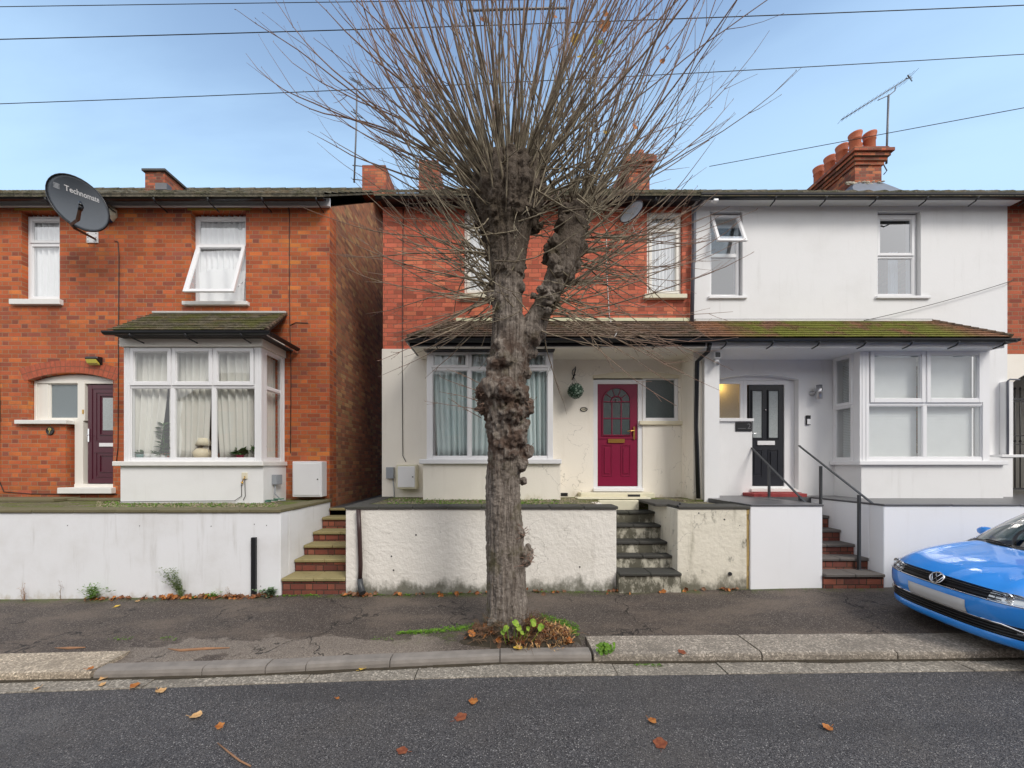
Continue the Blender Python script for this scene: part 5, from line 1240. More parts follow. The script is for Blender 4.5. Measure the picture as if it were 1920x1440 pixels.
# topiary ball
o = thing('topiary_ball', P(1079,733,7.02), 'round artificial topiary ball with small white flowers hanging beside the red door', 'topiary ball')
bc = P(1079,733,7.02); rr = .145; mb = MB(); wb = MB(); random.seed(3)
for k in range(900):
    d = Vector((random.gauss(0,1), random.gauss(0,1), random.gauss(0,1))).normalized(); p = bc+d*rr*random.uniform(.86,1.04)
    a = d.orthogonal().normalized(); a.rotate(Matrix.Rotation(random.random()*6.28, 3, d)); b = d.cross(a); q = .017
    d2 = d*random.uniform(-.4,.9)
    (wb if random.random() < .22 else mb).poly([p-a*q, p+b*q*.6+d2*q, p+a*q+d2*q*.5, p-b*q*.6])
mb.blob(bc, rr*.86, 3, .05)
obj('leaves', mb, simple('topiary_green', (.02,.065,.035), .6, .6, 30), o); obj('flowers', wb, simple('tiny_flowers', (.42,.55,.45), .6, .3, 30), o)
mb = MB()
for a in (-.06, 0, .06): mb.tube([bc+Vector((a,0,.10)), P(1076,707,7.02)], .003, 4)
obj('chain', mb, M['blackmetal'], o)
o = thing('hanging_bracket', P(1077,700,7.2), 'black curled iron bracket holding the topiary ball', 'bracket')
mb = MB(); mb.tube([P(1079,688,7.23), P(1079,692,7.22), P(1077,702,7.23), P(1073,712,7.22)], .012, 6); mb.tube([P(1079,690,7.22), P(1074,694,7.1), P(1073,700,7.02), P(1076,707,7.02), P(1079,702,7.0)], .009, 6); obj('arm', mb, M['blackmetal'], o)

# aerials
def aerial(label, mast, boom=None, elems=0, el=.28, eldir=(0,0,1), extra=()):
    o = thing('tv_aerial', mast[-1], label, 'aerial'); mb = MB(); mb.tube(mast, .022, 8); obj('mast', mb, M['galv'], o)
    if boom:
        mb = MB(); mb.tube(boom, .011, 6)
        for k in range(elems):
            t = k/(elems-1); c = Vector(boom[0]).lerp(Vector(boom[-1]), t); e = Vector(eldir).normalized()*el*(.35+.65*(1 if k > elems-4 else .35))
            mb.tube([c-e*.5, c+e*.5], .005, 4)
        obj('boom', mb, M['galv'], o)
    mb = MB()
    for tb in extra: mb.tube(tb, .012, 6)
    if extra: obj('bracket', mb, M['galv'], o)
    return o
aerial('tall thin roof aerial mast beside the left chimney of the red house', [P(664,342,9.6), P(668,240,9.6), P(669,180,9.6)], [P(664,148,9.9), P(676,160,9.2)], 7, .5, (1,.3,-.3),
       extra=[[P(668,178,9.6), P(671,150,9.6)], [P(661,310,9.6), P(681,312,9.62)], [P(661,336,9.6), P(681,338,9.62)], [P(658,208,9.5), P(680,222,9.7)], [P(662,205,9.5), P(676,226,9.7)]])
Da = 9.5
aerial('long slanting roof aerial on a mast by the chimney pots of the white house', [P(1662,307,Da), P(1664,240,Da), P(1666,178,Da)], [P(1577,225,Da), P(1708,143,Da)], 18, .45, (.2,1,.1),
       extra=[[P(1646,188,Da), P(1650,186,Da), P(1668,178,Da), P(1678,170,Da), P(1679,163,Da)], [P(1655,305,Da), P(1663,320,Da-.1), P(1657,327,Da)], [P(1702,141,Da-.2), P(1710,152,Da+.2)], [P(1699,147,Da-.2), P(1710,146,Da+.2)]])
o = thing('tv_aerial', P(968,17,9.8), 'thin horizontal aerial boom high behind the tree crown', 'aerial')
mb = MB(); mb.tube([P(875,20,9.8), P(968,17,9.8), P(1062,15,9.8)], .028, 6); obj('boom', mb, M['galv'], o)
mb = MB(); mb.tube([P(968,345,9.8), P(968,18,9.8)], .022, 6); obj('mast', mb, M['galv'], o)
# overhead wires
def wire(label, pts, r=.008):
    mb = MB(); P3 = [Vector(p) for p in pts]
    mb.tube(P3, r, 5); obj('overhead_wire', mb, M['cable'], label=label, cat='overhead wire', group='overhead wires crossing the sky')
def wl_(a, b, Da, Db, sag=.15, n=16, ex=(0,0)):
    A, B = P(*a, Da), P(*b, Db); D_ = B-A; A2 = A-D_*ex[0]; B2 = B+D_*ex[1]
    return [A2.lerp(B2, i/n)-Vector((0,0,sag*4*(i/n)*(1-i/n)-0)) for i in range(n+1)]
wire('topmost overhead wire, crossing just under the top edge of the sky', wl_((0,16),(1390,0),8,8,-.06, ex=(.5,.9)), .0065)
wire('second overhead wire from the top, rising gently to the right', wl_((0,67),(1920,3),7.5,7.5,.12, ex=(.3,.3)), .008)
wire('third overhead wire, reaching across behind the crown to the right edge', wl_((0,185),(1920,92),7,7,.16, ex=(.3,.3)), .0062)
wire('overhead wire sloping behind the chimney pots at the right', wl_((1330,312),(1920,202),9.9,8.0,.0, ex=(.0,.5)), .008)
wire('thin cable slanting across the upper right of the white wall', wl_((1620,601),(1893,528),7.2,7.2,.04, ex=(.0,.0))+[P(1902,524,7.25)], .006)

# curtains and blinds behind the panes
y_ = FD+.34
curtain(w1[0]+.0, w1[1]+.05, w1[2]-.02, w1[3], FD+.155, 'net', 'white net curtain in the upstairs window behind the satellite dish', 8, .02, group='net curtains upstairs', seed=1)
curtain(w2[0]+.02, w2[1], w2[2]-.02, w2[3], FD+.155, 'net', 'white net curtain in the upstairs window with the open sash', 10, .02, group='net curtains upstairs', seed=2)
mb = MB(); mb.grid(lambda a, b: (w2[0]+.13+a*(w2[1]-w2[0]-.16), FD+.05+.03*math.sin(a*17)+.05*(1-b)*math.sin(a*4), w2[2]+.0+b*(.62+.06*math.sin(a*3))+.05*(1-b)*math.cos(a*7)*(a-.2)), 30, 10)
obj('curtain', mb, M['net'], label='creased white curtain hanging out under the open sash', cat='curtain', group='net curtains upstairs')
curtain(a1[0], a1[1]+.1, a1[2]-.02, a1[3]-.06, FD+.11, 'net', 'white net curtain in the upstairs window half hidden by the trunk', 7, .02, group='net curtains upstairs', seed=3)
curtain(a2[0], a2[1], a2[2]-.02, a2[3]-.06, FD+.11, 'net', 'white net curtain in the upstairs window left of the grey downpipe', 9, .02, group='net curtains upstairs', seed=4)
by = 6.57; cz0, cz1 = BZ(860), BZ(656); yc = by+.15
def X1(p): return X(p, by+.2)
b1l = 'white curtain in the left bay window'
curtain(X1(250), X1(322), cz0, cz1, yc, 'curtain', b1l+', drawn back in its left third', 6, .03, .30, 0, seed=5, sweep=1.6, group='white curtains of the left bay window')
curtain(X1(322), X1(404), cz0, cz1, yc+.02, 'curtain', b1l+', hanging in its middle third', 7, .03, .12, 0, seed=6, sweep=1.2, group='white curtains of the left bay window')
curtain(X1(404), X1(477), cz0, cz1, yc, 'curtain', b1l+', hanging in its right third', 6, .03, .16, 1, seed=7, sweep=1.4, group='white curtains of the left bay window')
mb = MB(); mb.grid(lambda a, b: (bx(490)-.17+.02*math.sin(a*40), by+.16+a*.5, cz0+(cz1-cz0)*b), 40, 3); obj('curtain', mb, M['curtain'], label='greyish curtain inside the narrow side of the left bay', cat='curtain', group='white curtains of the left bay window')
mb = MB(); mb.box(bx(243), bx(482), by+.085, FD+.27, BZ(866), BZ(862)); obj('inner_sill', mb, M['upvc'], bwin)
by = 6.72; cz0, cz1 = Z(856,by), Z(660,by)
def X2(p): return X(p, by+.2)
g2_ = 'pale blue curtains of the bay window behind the tree'
curtain(X2(812), X2(884), cz0, cz1, by+.14, 'curtainblue', 'pale blue curtain at the left of the bay window behind the trunk', 7, .035, .10, 1, seed=8, sweep=1.4, group=g2_)
curtain(X2(878), X2(960), cz0, cz1, by+.16, 'curtainblue', 'pale blue curtain mostly hidden by the tree trunk', 7, .03, .1, 0, seed=9, sweep=1.2, group=g2_)
curtain(X2(955), X2(1030), cz0, cz1, by+.14, 'curtainblue', 'pale blue curtain just right of the tree trunk', 7, .035, .10, 1, seed=10, sweep=1.4, group=g2_)
curtain(xf(1703), xf(1722), b2[2], b2[3]-.6, FD+.36, 'net', 'folded white curtain edge in the right upstairs window of the white house', 3, .02, group='net curtains upstairs', seed=11)
# pot plants on the left bay sill
def leafblades(mb, c, n, L, spread, w=.02, up=.6, seed=0):
    rnd = random.Random(seed)
    for k in range(n):
        a = rnd.random()*6.28; e = rnd.uniform(.2, 1)*spread; d = Vector((math.cos(a)*e, math.sin(a)*e, up*rnd.uniform(.5,1.2))).normalized()
        l = L*rnd.uniform(.5,1); s_ = d.cross(Vector((0,0,1))); s_ = (s_ if s_.length > .01 else Vector((1,0,0))).normalized()*w*rnd.uniform(.6,1.2); c0 = Vector(c)+Vector((math.cos(a),math.sin(a),0))*.01
        m_ = c0+d*l*.55; t_ = c0+d*l+Vector((0,0,-l*.25))
        mb.poly([c0-s_*.3, m_-s_, t_, m_+s_]); 
def pot(label, x, r, h, m, plant=None):
    y = 6.57+.15; z = Z(862,6.57)
    o = thing('potted_plant', (x, y, z), label, 'potted plant', 'pots on the left bay window sill'); mb = MB()
    mb.lathe([(r*.7,0),(r*.95,h*.9),(r,h),(r*.85,h),(r*.8,h*.85),(.001,h*.8)], (x,y,z), 14); obj('pot', mb, M[m], o)
    if plant:
        mb = MB(); plant(mb, (x,y,z+h)); obj('leaves', mb, simple('house_plant', (.05,.12,.03), .6, .5, 20), o)
    return o
bx1 = lambda p: X(p, 6.72)
pot('small teal pot with a little green plant, leftmost on the bay sill', bx1(264), .07, .10, 'pot_g', lambda m, c: leafblades(m, c, 40, .13, .8, .018, seed=1))
pot('small white pot between the teal pot and the big white pot', bx1(278), .06, .11, 'pot_w')
pot('wide white pot with a trailing plant on the bay sill', bx1(294), .09, .10, 'pot_w', lambda m, c: leafblades(m, c, 40, .14, .9, .02, seed=2))
def tall(m, c):
    for k in range(9): leafblades(m, (c[0]+.02*math.sin(k), c[1], c[2]+.07*k), 9, .16, 1.0, .03, .3, seed=k+3)
    m.tube([c, (c[0], c[1], c[2]+.6)], .008, 5)
pot('tall leafy plant in a small pot beside the first mullion', bx1(307), .05, .08, 'pot_w', tall)
pot('pink pot with a bushy green plant at the right of the bay sill', bx1(452), .08, .09, 'pot_p', lambda m, c: leafblades(m, c, 150, .26, 1.3, .03, .5, seed=4))
pot('plant in a pale pot at the corner of the left bay', bx1(486)-.02, .05, .08, 'pot_w', lambda m, c: leafblades(m, c, 60, .3, .5, .03, .9, seed=5))
o = thing('table_lamp', (bx1(376), 6.75, Z(862,6.57)), 'cream table lamp glimpsed behind the middle pane of the left bay', 'lamp')
mb = MB(); mb.lathe([(.05,0),(.13,.05),(.15,.13),(.10,.2),(.03,.24),(.03,.28)], (bx1(376),6.77,Z(862,6.57)), 16); obj('base', mb, M['lamp_c'], o)
mb = MB(); mb.lathe([(.13,.26),(.08,.40),(.078,.40),(.128,.26)], (bx1(378),6.77,Z(862,6.57)), 16); obj('lamp_shade', mb, M['creampaint'], o)
# hall lamp behind the frosted pane of house 3: a real lit lamp
o = thing('hall_lamp', (xf(1355), FD+.52, zf(718)), 'warm glowing hall lamp seen blurred through the frosted window', 'lamp')
mb = MB(); mb.lathe([(.001,-.05),(.045,-.03),(.055,.0),(.03,.05),(.01,.07),(.01,.25)], (xf(1355), FD+.50, zf(722)), 14)
e_ = NT('lamp_glow'); EM = e_.done((.8,.6,.3), .5, emit=((1.0,.62,.22), 14)); obj('bulb', mb, EM, o)
li = bpy.data.lights.new('hall_light', 'POINT'); li.energy = 2.2; li.color = (1.0,.66,.18); li.shadow_soft_size = .05
lo = bpy.data.objects.new('hall_light', li); COL.objects.link(lo); lo.location = (xf(1357), FD+.24, zf(724))

# ------------------------------------------------------------------ black post and drain pipe on the garden walls
mb = MB(); mb.box(X(471.5,WD-.03), X(480,WD-.03), WD-.05, WD-.001, zwall(-3.8), Z(1008,WD-.05)); obj('post', mb, M['black'], label='short black post standing against the long white wall', cat='post', bevel=.006)
o = thing('drainpipe', P(676,1105,WD), 'bent brown drainpipe with a black shoe on the cream wall', 'drainpipe')
mb = MB(); mb.tube([P(672,956,WD-.045), P(674,1000,WD-.045), P(676,1060,WD-.045), P(675,1088,WD-.05)], .033, 10); obj('pipe', mb, M['browpipe'], o)
mb = MB(); mb.tube([P(675,1085,WD-.05), P(676,1098,WD-.06), P(680,1112,WD-.14)], [.04,.045,.05], 10); obj('shoe', mb, M['darkgrey'], o)

# ------------------------------------------------------------------ TREE
TD = 4.42
def TP(px, py, d=0): return P(px, py, TD) + Vector((0, d, 0))
sc_ = TD/F
random.seed(21)
mb = MB()
tr = [(1175,954,98),(1160,953,88),(1120,950,80),(1050,947,76),(1000,946,74),(950,944,68),(900,943,66),(870,947,70),(840,950,74),(800,947,76),(760,943,82),(730,944,80),(700,951,78),(660,956,78),(620,958,74),(590,951,58),(540,951,58),(500,951,62),(473,953,68),(440,950,86),(410,951,112),(380,952,126),(355,953,118),(338,952,90)]
mb.tube([TP(c, y, .02*math.sin(y*.02)) for y, c, w in tr], [w*sc_/2*.93 for y, c, w in tr], 18)
lb = [(668,968,40),(640,985,52),(610,1001,50),(575,1020,42),(540,1036,44),(505,1052,60),(470,1064,66),(440,1072,56),(415,1078,46)]
mb.tube([TP(c, y, -.02-.05*(668-y)/250) for y, c, w in lb], [w*sc_/2*.87 for y, c, w in lb], 14)
def lump(px, py, r, d=-.1, amp=.45): mb.blob(TP(947+(px-947)*.95, py, d*.95), r*sc_*.88, 2, amp, 3.5)
for a in [(905,738,20,-.05),(902,768,15,-.04),(922,728,26,-.15),(950,738,28,-.19),(975,742,20,-.12),(984,768,20,-.06),(960,778,26,-.18),(978,800,16,-.1),(968,822,24,-.16),(985,848,20,-.05),(975,868,20,-.1),(958,850,20,-.17),(940,835,14,-.2),(983,902,9,0),
          (984,1043,20,-.0),(992,1030,10,0),(975,995,12,-.06),(990,1055,9,0),(928,690,18,-.17),(945,680,20,-.2),(935,655,16,-.18),(925,710,15,-.15),(985,700,14,-.05),(990,660,20,-.02),(1000,630,26,-.06),(1015,625,16,-.05),
          (925,560,14,-.05),(918,545,12,0),(928,520,14,-.05),(918,480,14,-.02),(975,545,12,-.1),(1030,560,18,-.1),(1045,545,14,-.15),(1062,520,22,-.12),(1080,500,16,-.05),(1090,470,18,-.05),(1055,490,16,-.15),(1088,440,16,-.05),(1085,420,20,-.05),(1068,415,16,-.05),(1055,425,12,0)]: lump(*a)
for k in range(120):
    a = random.random()*6.28; yy = random.uniform(322, 440); rr = (44+14*math.sin((yy-322)/118*3.1))*random.uniform(.85,1.08)
    lump(952+rr*1.12*math.cos(a), yy, random.uniform(6,15), rr*sc_*math.sin(a)*.95, .8)
for k in range(34):
    a = random.random()*6.28; yy = random.uniform(440, 560); lump(948+31*math.cos(a), yy, random.uniform(5,11), 31*sc_*math.sin(a), .8)
for k in range(30):
    a = random.random()*6.28; yy = random.uniform(410, 600); lump(1078-(yy-410)*.34+27*math.cos(a), yy, random.uniform(6,12), 27*sc_*math.sin(a)-.05, .8)
for k in range(26):
    a = random.random()*6.28; lump(1076+22*math.cos(a), random.uniform(398,440), random.uniform(6,12), 22*sc_*math.sin(a)-.05, .9)
for k in range(7):       # fused strands that climb into the head
    a = -2.6+k*.36; mb.tube([TP(950+26*math.cos(a), 520, 26*sc_*math.sin(a)), TP(952+36*math.cos(a), 440, 36*sc_*math.sin(a)), TP(953+64*math.cos(a), 380, 60*sc_*math.sin(a)), TP(953+62*math.cos(a), 330, 58*sc_*math.sin(a))], [.05,.06,.08,.06], 8)
for k in range(16): 
    a = random.random()*6.28; lump(952+34*math.cos(a), 1158, random.uniform(12,18), 34*sc_*math.sin(a), .5)
tmp = obj('tmp_trunk', mb, M['black']); rm = tmp.modifiers.new('r', 'REMESH'); rm.mode = 'VOXEL'; rm.voxel_size = .010
bpy.context.view_layer.update(); ev = tmp.evaluated_get(bpy.context.evaluated_depsgraph_get()); me = bpy.data.meshes.new_from_object(ev)
base = tmp.location.copy(); bpy.data.objects.remove(tmp)
BUR = TP(990,1043); BUR2 = TP(980,995,-.06); nv_ = len(me.vertices); cos_ = [0.0]*(nv_*3); nos_ = [0.0]*(nv_*3)
me.vertices.foreach_get('co', cos_); me.vertex_normals.foreach_get('vector', nos_)
for vi in range(nv_):
    p = Vector(cos_[vi*3:vi*3+3])+base; n_ = Vector(nos_[vi*3:vi*3+3])
    ang = math.atan2(p.y-TD, p.x-TP(952,0).x); r1 = noise.noise(Vector((math.cos(ang)*4.5, math.sin(ang)*4.5, p.z*1.3)))
    r2 = noise.noise(Vector((math.cos(ang)*11+p.z*.5, math.sin(ang)*11, p.z*2.6))); r3 = noise.noise(p*16)
    zc = 1-min(1, abs(p.z-Z(790,TD))/.6); zc = max(zc, max(0, 1-(p-BUR).length/.22), max(0, 1-(p-BUR2).length/.12))
    q_ = p-base + n_*(.014*r1 + .012*r2 + .010*r3 + zc*.045*noise.noise(p*21)+.008*noise.noise(p*45) + .02*max(0, min(1,(p.z-Z(450,TD))/.4))*noise.noise(p*13))
    cos_[vi*3:vi*3+3] = q_
me.vertices.foreach_set('co', cos_); me.polygons.foreach_set('use_smooth', [True]*len(me.polygons)); me.update()
t = NT('bark'); pos = t.pos(); x, y, z = t.sep(pos)[:3]
ridg = t.noise(t.scale(pos, 1, 1, .13), 30, 7, .7, .4); fl = t.noise(pos, 26, 6, .7)
c = t.ramp(ridg, [(.3,(.055,.045,.038)),(.45,(.18,.15,.125)),(.6,(.32,.275,.235)),(.75,(.43,.38,.33))])
c = t.mix(t.ss(t.noise(pos, 2.6, 5, .6), .5, .72), c, t.mix(fl, (.07,.06,.025), (.17,.15,.075)))
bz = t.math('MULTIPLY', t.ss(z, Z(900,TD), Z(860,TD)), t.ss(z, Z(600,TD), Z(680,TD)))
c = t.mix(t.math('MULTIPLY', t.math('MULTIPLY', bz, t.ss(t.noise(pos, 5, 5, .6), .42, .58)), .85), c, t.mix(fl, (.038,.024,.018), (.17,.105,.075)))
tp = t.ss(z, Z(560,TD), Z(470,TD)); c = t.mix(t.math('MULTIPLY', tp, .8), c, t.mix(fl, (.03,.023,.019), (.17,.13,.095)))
bk = t.math('ADD', ridg, t.math('MULTIPLY', t.noise(pos, 60, 5, .7), .6))
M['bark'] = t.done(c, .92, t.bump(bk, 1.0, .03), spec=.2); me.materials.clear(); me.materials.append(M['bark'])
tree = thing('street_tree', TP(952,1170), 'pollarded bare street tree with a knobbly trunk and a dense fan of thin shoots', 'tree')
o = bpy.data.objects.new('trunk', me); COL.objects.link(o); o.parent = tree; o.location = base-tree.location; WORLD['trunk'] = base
# shoots
cr = MB(); random.seed(5)
tips = []
def shoot(p, az, el, L, r0, bend, wig=.05, ysq=.62, twigs=3, n=None, r1=.0020, lvl=0):
    d = Vector((math.cos(az)*math.cos(el), math.sin(az)*math.cos(el)*ysq, math.sin(el))).normalized()
    n = n or max(5, int(L/.22)); st = L/n; pts = [Vector(p)]; ds = []
    w = Vector((random.gauss(0,1), random.gauss(0,1), random.gauss(0,1)))*wig
    for k in range(n):
        t = k/n
        d = (d + Vector((0,0,1))*bend*st*(.35+.9*t) + w*st*math.sin(3+5*t) + Vector((random.gauss(0,1), random.gauss(0,1), random.gauss(0,1)))*.05).normalized()
        pts.append(pts[-1]+d*st); ds.append(d.copy())
    rad = [r0*(1-k/n)**.8+r1 for k in range(n+1)]
    cr.tube(pts, rad, 5 if r0 > .006 else 3, caps=False, smooth=True)
    for q in range(twigs):
        k = random.randint(int(n*.25), n-1); dd = ds[k]
        sd = dd.cross(Vector((random.gauss(0,1), random.gauss(0,.7), random.gauss(0,1)))).normalized()
        d2 = (dd+sd*random.uniform(.35,.7)).normalized()
        L2 = L*random.uniform(.10,.30)*(1-.4*k/n); m = max(3, int(L2/.14)); pp = [pts[k]]; d3 = d2
        for j in range(m):
            d3 = (d3+Vector((random.gauss(0,.06), random.gauss(0,.06), random.gauss(.06,.05)))).normalized(); pp.append(pp[-1]+d3*L2/m)
        cr.tube(pp, [max(.0016, rad[k]*.45*(1-j/m)+.0014) for j in range(m+1)], 3, caps=False)
        for j in range(1, m+1):
            if random.random() < .5: b = pp[j]; s__ = d3.orthogonal().normalized()*.006; cr.tube([b, b+s__+d3*.012], [.0036,.0018], 3, caps=False)
    for k in range(int(n*.4), n+1):    # buds
        if random.random() < .55:
            b = pts[k]; s__ = Vector((random.gauss(0,1), random.gauss(0,1), random.gauss(0,1))).normalized(); cr.tube([b, b+s__*.013+ds[k-1]*.012], [.0045,.002], 3, caps=False)
    tips.append(pts[-1])
def sgn(): return 0 if random.random() < .5 else math.pi
U = random.uniform
for k in range(165):     # main fan from the head
    a = U(0, 6.28); rr = math.sqrt(U(0,1))*.40; p = TP(953, U(322, 352)) + Vector((rr*math.cos(a), rr*math.sin(a)*.75, -.10*(rr/.4)**2))
    el = R(88) - (rr/.40)*R(57)*U(.65,1.2) - abs(random.gauss(0, R(6)))
    shoot(p, a, max(R(16), el), U(2.1,3.9), U(.006,.0145), U(.06,.36), .16, twigs=random.randint(2,5))
for k in range(42):      # in front of the head
    a = -math.pi/2+U(-1.4,1.4); p = TP(952+50*math.cos(a), U(335,430), -.30)
    shoot(p, a, R(U(35,80)), U(.8,2.6), U(.005,.012), U(.1,.4), .2, twigs=random.randint(1,4))
for k in range(48):      # sides of the head
    a = (math.pi if random.random() < .55 else 0)+random.gauss(0,.75); p = TP(952, U(350,430)) + Vector((.36*math.cos(a), .3*math.sin(a), 0))
    shoot(p, a, R(U(8,48)), U(1.2,2.6), U(.005,.010), U(.2,.5), .25, twigs=random.randint(2,4))
for k in range(44):      # left of the trunk
    a = math.pi+random.gauss(0,.6); p = TP(U(916,930), U(470,570), -.08)
    shoot(p, a, R(U(-14,54)), U(.9,2.4), U(.004,.009), U(.15,.5), .3, twigs=random.randint(2,5))
for k in range(74):      # limb head
    a = random.gauss(0,.95); p = TP(1078, U(405,428)) + Vector((U(-.13,.17), U(-.15,.12), 0))
    shoot(p, a, R(U(26,82)), U(1.5,3.2), U(.005,.012), U(.12,.42), .2, twigs=random.randint(2,5))
for k in range(56):      # right side of the limb
    a = random.gauss(0,.65); y_ = U(440,600); p = TP(1030+(600-y_)*.32, y_, -.08)
    shoot(p, a, R(U(-20,36)), U(1.0,2.4), U(.0045,.009), U(.15,.5), .3, twigs=random.randint(2,5))
for k in range(50):      # drooping and tangled ones in front
    y_ = U(340,600); side_ = random.random() < .5; p = TP((U(905,1000) if side_ else U(1020,1095)), y_, -.28)
    shoot(p, U(0,6.28), R(U(-50,10)), U(.4,1.2), U(.004,.008), U(.1,.8), .5, twigs=3)
for k in range(20):      # low whips over the porch
    p = TP(U(1000,1060), U(560,625), -.15); shoot(p, random.gauss(-.1,.5), R(U(-42,-5)), U(1.0,2.2), U(.004,.007), U(.05,.22), .15, twigs=4)
for k in range(16):
    p = TP(U(918,930), U(560,610), -.15); shoot(p, math.pi+random.gauss(0,.4), R(U(-40,-5)), U(.7,1.7), U(.004,.007), U(.03,.2), .15, twigs=3)
for y_ in (712, 728, 745, 760, 775):
    shoot(TP(903, y_+10, -.05), math.pi+U(-.3,.3), R(U(5,35)), U(.45,.75), .0045, U(-.4,.1), .2, twigs=2)
for k in range(110):     # short spiky epicormic tufts on the burrs
    px_, py_ = random.choice([(905,738),(903,768),(985,768),(970,820),(985,850),(988,1043),(978,995),(940,690),(960,775),(945,650)])
    shoot(TP(px_+U(-10,10), py_+U(-10,10), U(-.2,-.08)), U(0,6.28), R(U(-30,60)), U(.04,.12), .003, 0, .3, twigs=0, n=3)
t = NT('shoots'); pos = t.pos(); g_ = t.n('ShaderNodeVectorMath', operation='DISTANCE'); t.setin(g_.inputs[0], pos); g_.inputs[1].default_value = tuple(TP(975,430))
dist = g_.outputs['Value']; n_ = t.noise(pos, 2.5, 3); 
c = t.mix(t.ss(t.noise(pos, 9, 3), .35, .65), (.14,.11,.078), (.36,.31,.22))
c = t.mix(t.ss(t.math('ADD', dist, t.math('MULTIPLY', n_, 1.4)), 1.6, 3.3), c, (.27,.17,.125))
M['shoots'] = t.done(c, .75, t.bump(t.noise(pos, 90, 3), .4, .004), spec=.25)
obj('crown', cr, M['shoots'], tree)
def leafmesh(mb, c, L, nrm, dirv, curl=.3, lobes=3, seed=0):
    """a broad leaf with toothed lobes, folded and curled"""
    nrm = Vector(nrm).normalized(); d = Vector(dirv); d = (d-nrm*d.dot(nrm)).normalized(); s_ = nrm.cross(d); rnd = random.Random(seed)
    n = 22; rim = []
    for k in range(n):
        a = 2*math.pi*k/n; r = L*.5*(1+.20*math.cos(a)+ .13*math.cos(a*5)*(lobes > 1)+(.22*max(0, math.cos(a))**6-.30*max(0, -math.cos(a))**8 if lobes == 1 else 0)+rnd.uniform(-.05,.05)); xx, yy = r*math.cos(a), r*math.sin(a)*.86
        rim.append(Vector(c)+d*xx+s_*yy+nrm*(curl*L*((yy/L)**2*1.8+(xx/L)**2*rnd.uniform(.2,1.0)+.04*math.sin(a*4+seed))))
    ci = mb.pt(Vector(c)+nrm*.001); mid = [mb.pt(Vector(c).lerp(p, .5)+nrm*(-.02*L+.02*L*math.sin(k*2.1))) for k, p in enumerate(rim)]; ri = [mb.pt(p) for p in rim]
    for k in range(n): j = (k+1) % n; mb.fi((ci, mid[k], mid[j]), True); mb.fi((mid[k], ri[k], ri[j], mid[j]), True)
    mb.tube([Vector(c)-d*L*.5, Vector(c)-d*L*.85+nrm*.01], .0022, 3, caps=False)
def leafmat(name, c1, c2, rough=.6):
    t = NT(name); p = t.obj(); return t.done(t.mix(t.ss(t.noise(p, 22, 5, .7), .35, .65), c1, c2), rough, t.bump(t.noise(p, 80, 4), .4, .004), spec=.3)
M['lf_or'] = leafmat('orange_leaf', (.30,.09,.02), (.52,.22,.06)); M['lf_br'] = leafmat('brown_leaf', (.10,.035,.015), (.30,.11,.04)); M['lf_ye'] = leafmat('yellow_leaf', (.55,.33,.03), (.68,.50,.12)); M['lf_ta'] = leafmat('tan_leaf', (.50,.27,.10), (.66,.42,.20)); M['lf_rd'] = leafmat('red_leaf', (.17,.045,.025), (.30,.10,.045)); M['lf_gr'] = leafmat('green_leaf', (.13,.25,.02), (.30,.40,.05))
for px_, py_, m_, L in ((1130,66,'lf_or',.14),(1117,97,'lf_gr',.15),(1076,91,'lf_ye',.12),(1083,124,'lf_ye',.07),(1108,120,'lf_ye',.07),(1130,44,'lf_or',.08),(1037,50,'lf_or',.08),(1243,107,'lf_br',.07),(1234,132,'lf_or',.07),(1184,252,'lf_or',.08),(1130,262,'lf_ye',.05),(905,55,'lf_br',.06)):
    mb = MB(); leafmesh(mb, TP(px_, py_, -.1), L, (U(-.5,.5), -1, U(-.3,.6)), (U(-.5,.5), 0, -1), .5, 3, int(px_)); obj('leaf', mb, M[m_], tree)
mb = MB()
for (px_, py_, L) in ((950,1152,.075),(963,1143,.085),(969,1151,.07),(993,1141,.085),(1010,1150,.085),(975,1160,.05),(942,1159,.05),(985,1152,.05)):
    c_ = TP(px_, py_, -.36); leafmesh(mb, c_, L, (U(-.6,.6), -.8, U(.2,1.2)), (U(-.8,.8), 0, -1), U(.3,.9), 1, int(px_)); mb.tube([c_, TP(px_*.5+960*.5, 1195, -.3)], .004, 4)
o = obj('tree_sprout', mb, M['lf_gr'], label='bright green heart shaped leaves sprouting at the foot of the tree', cat='plant')
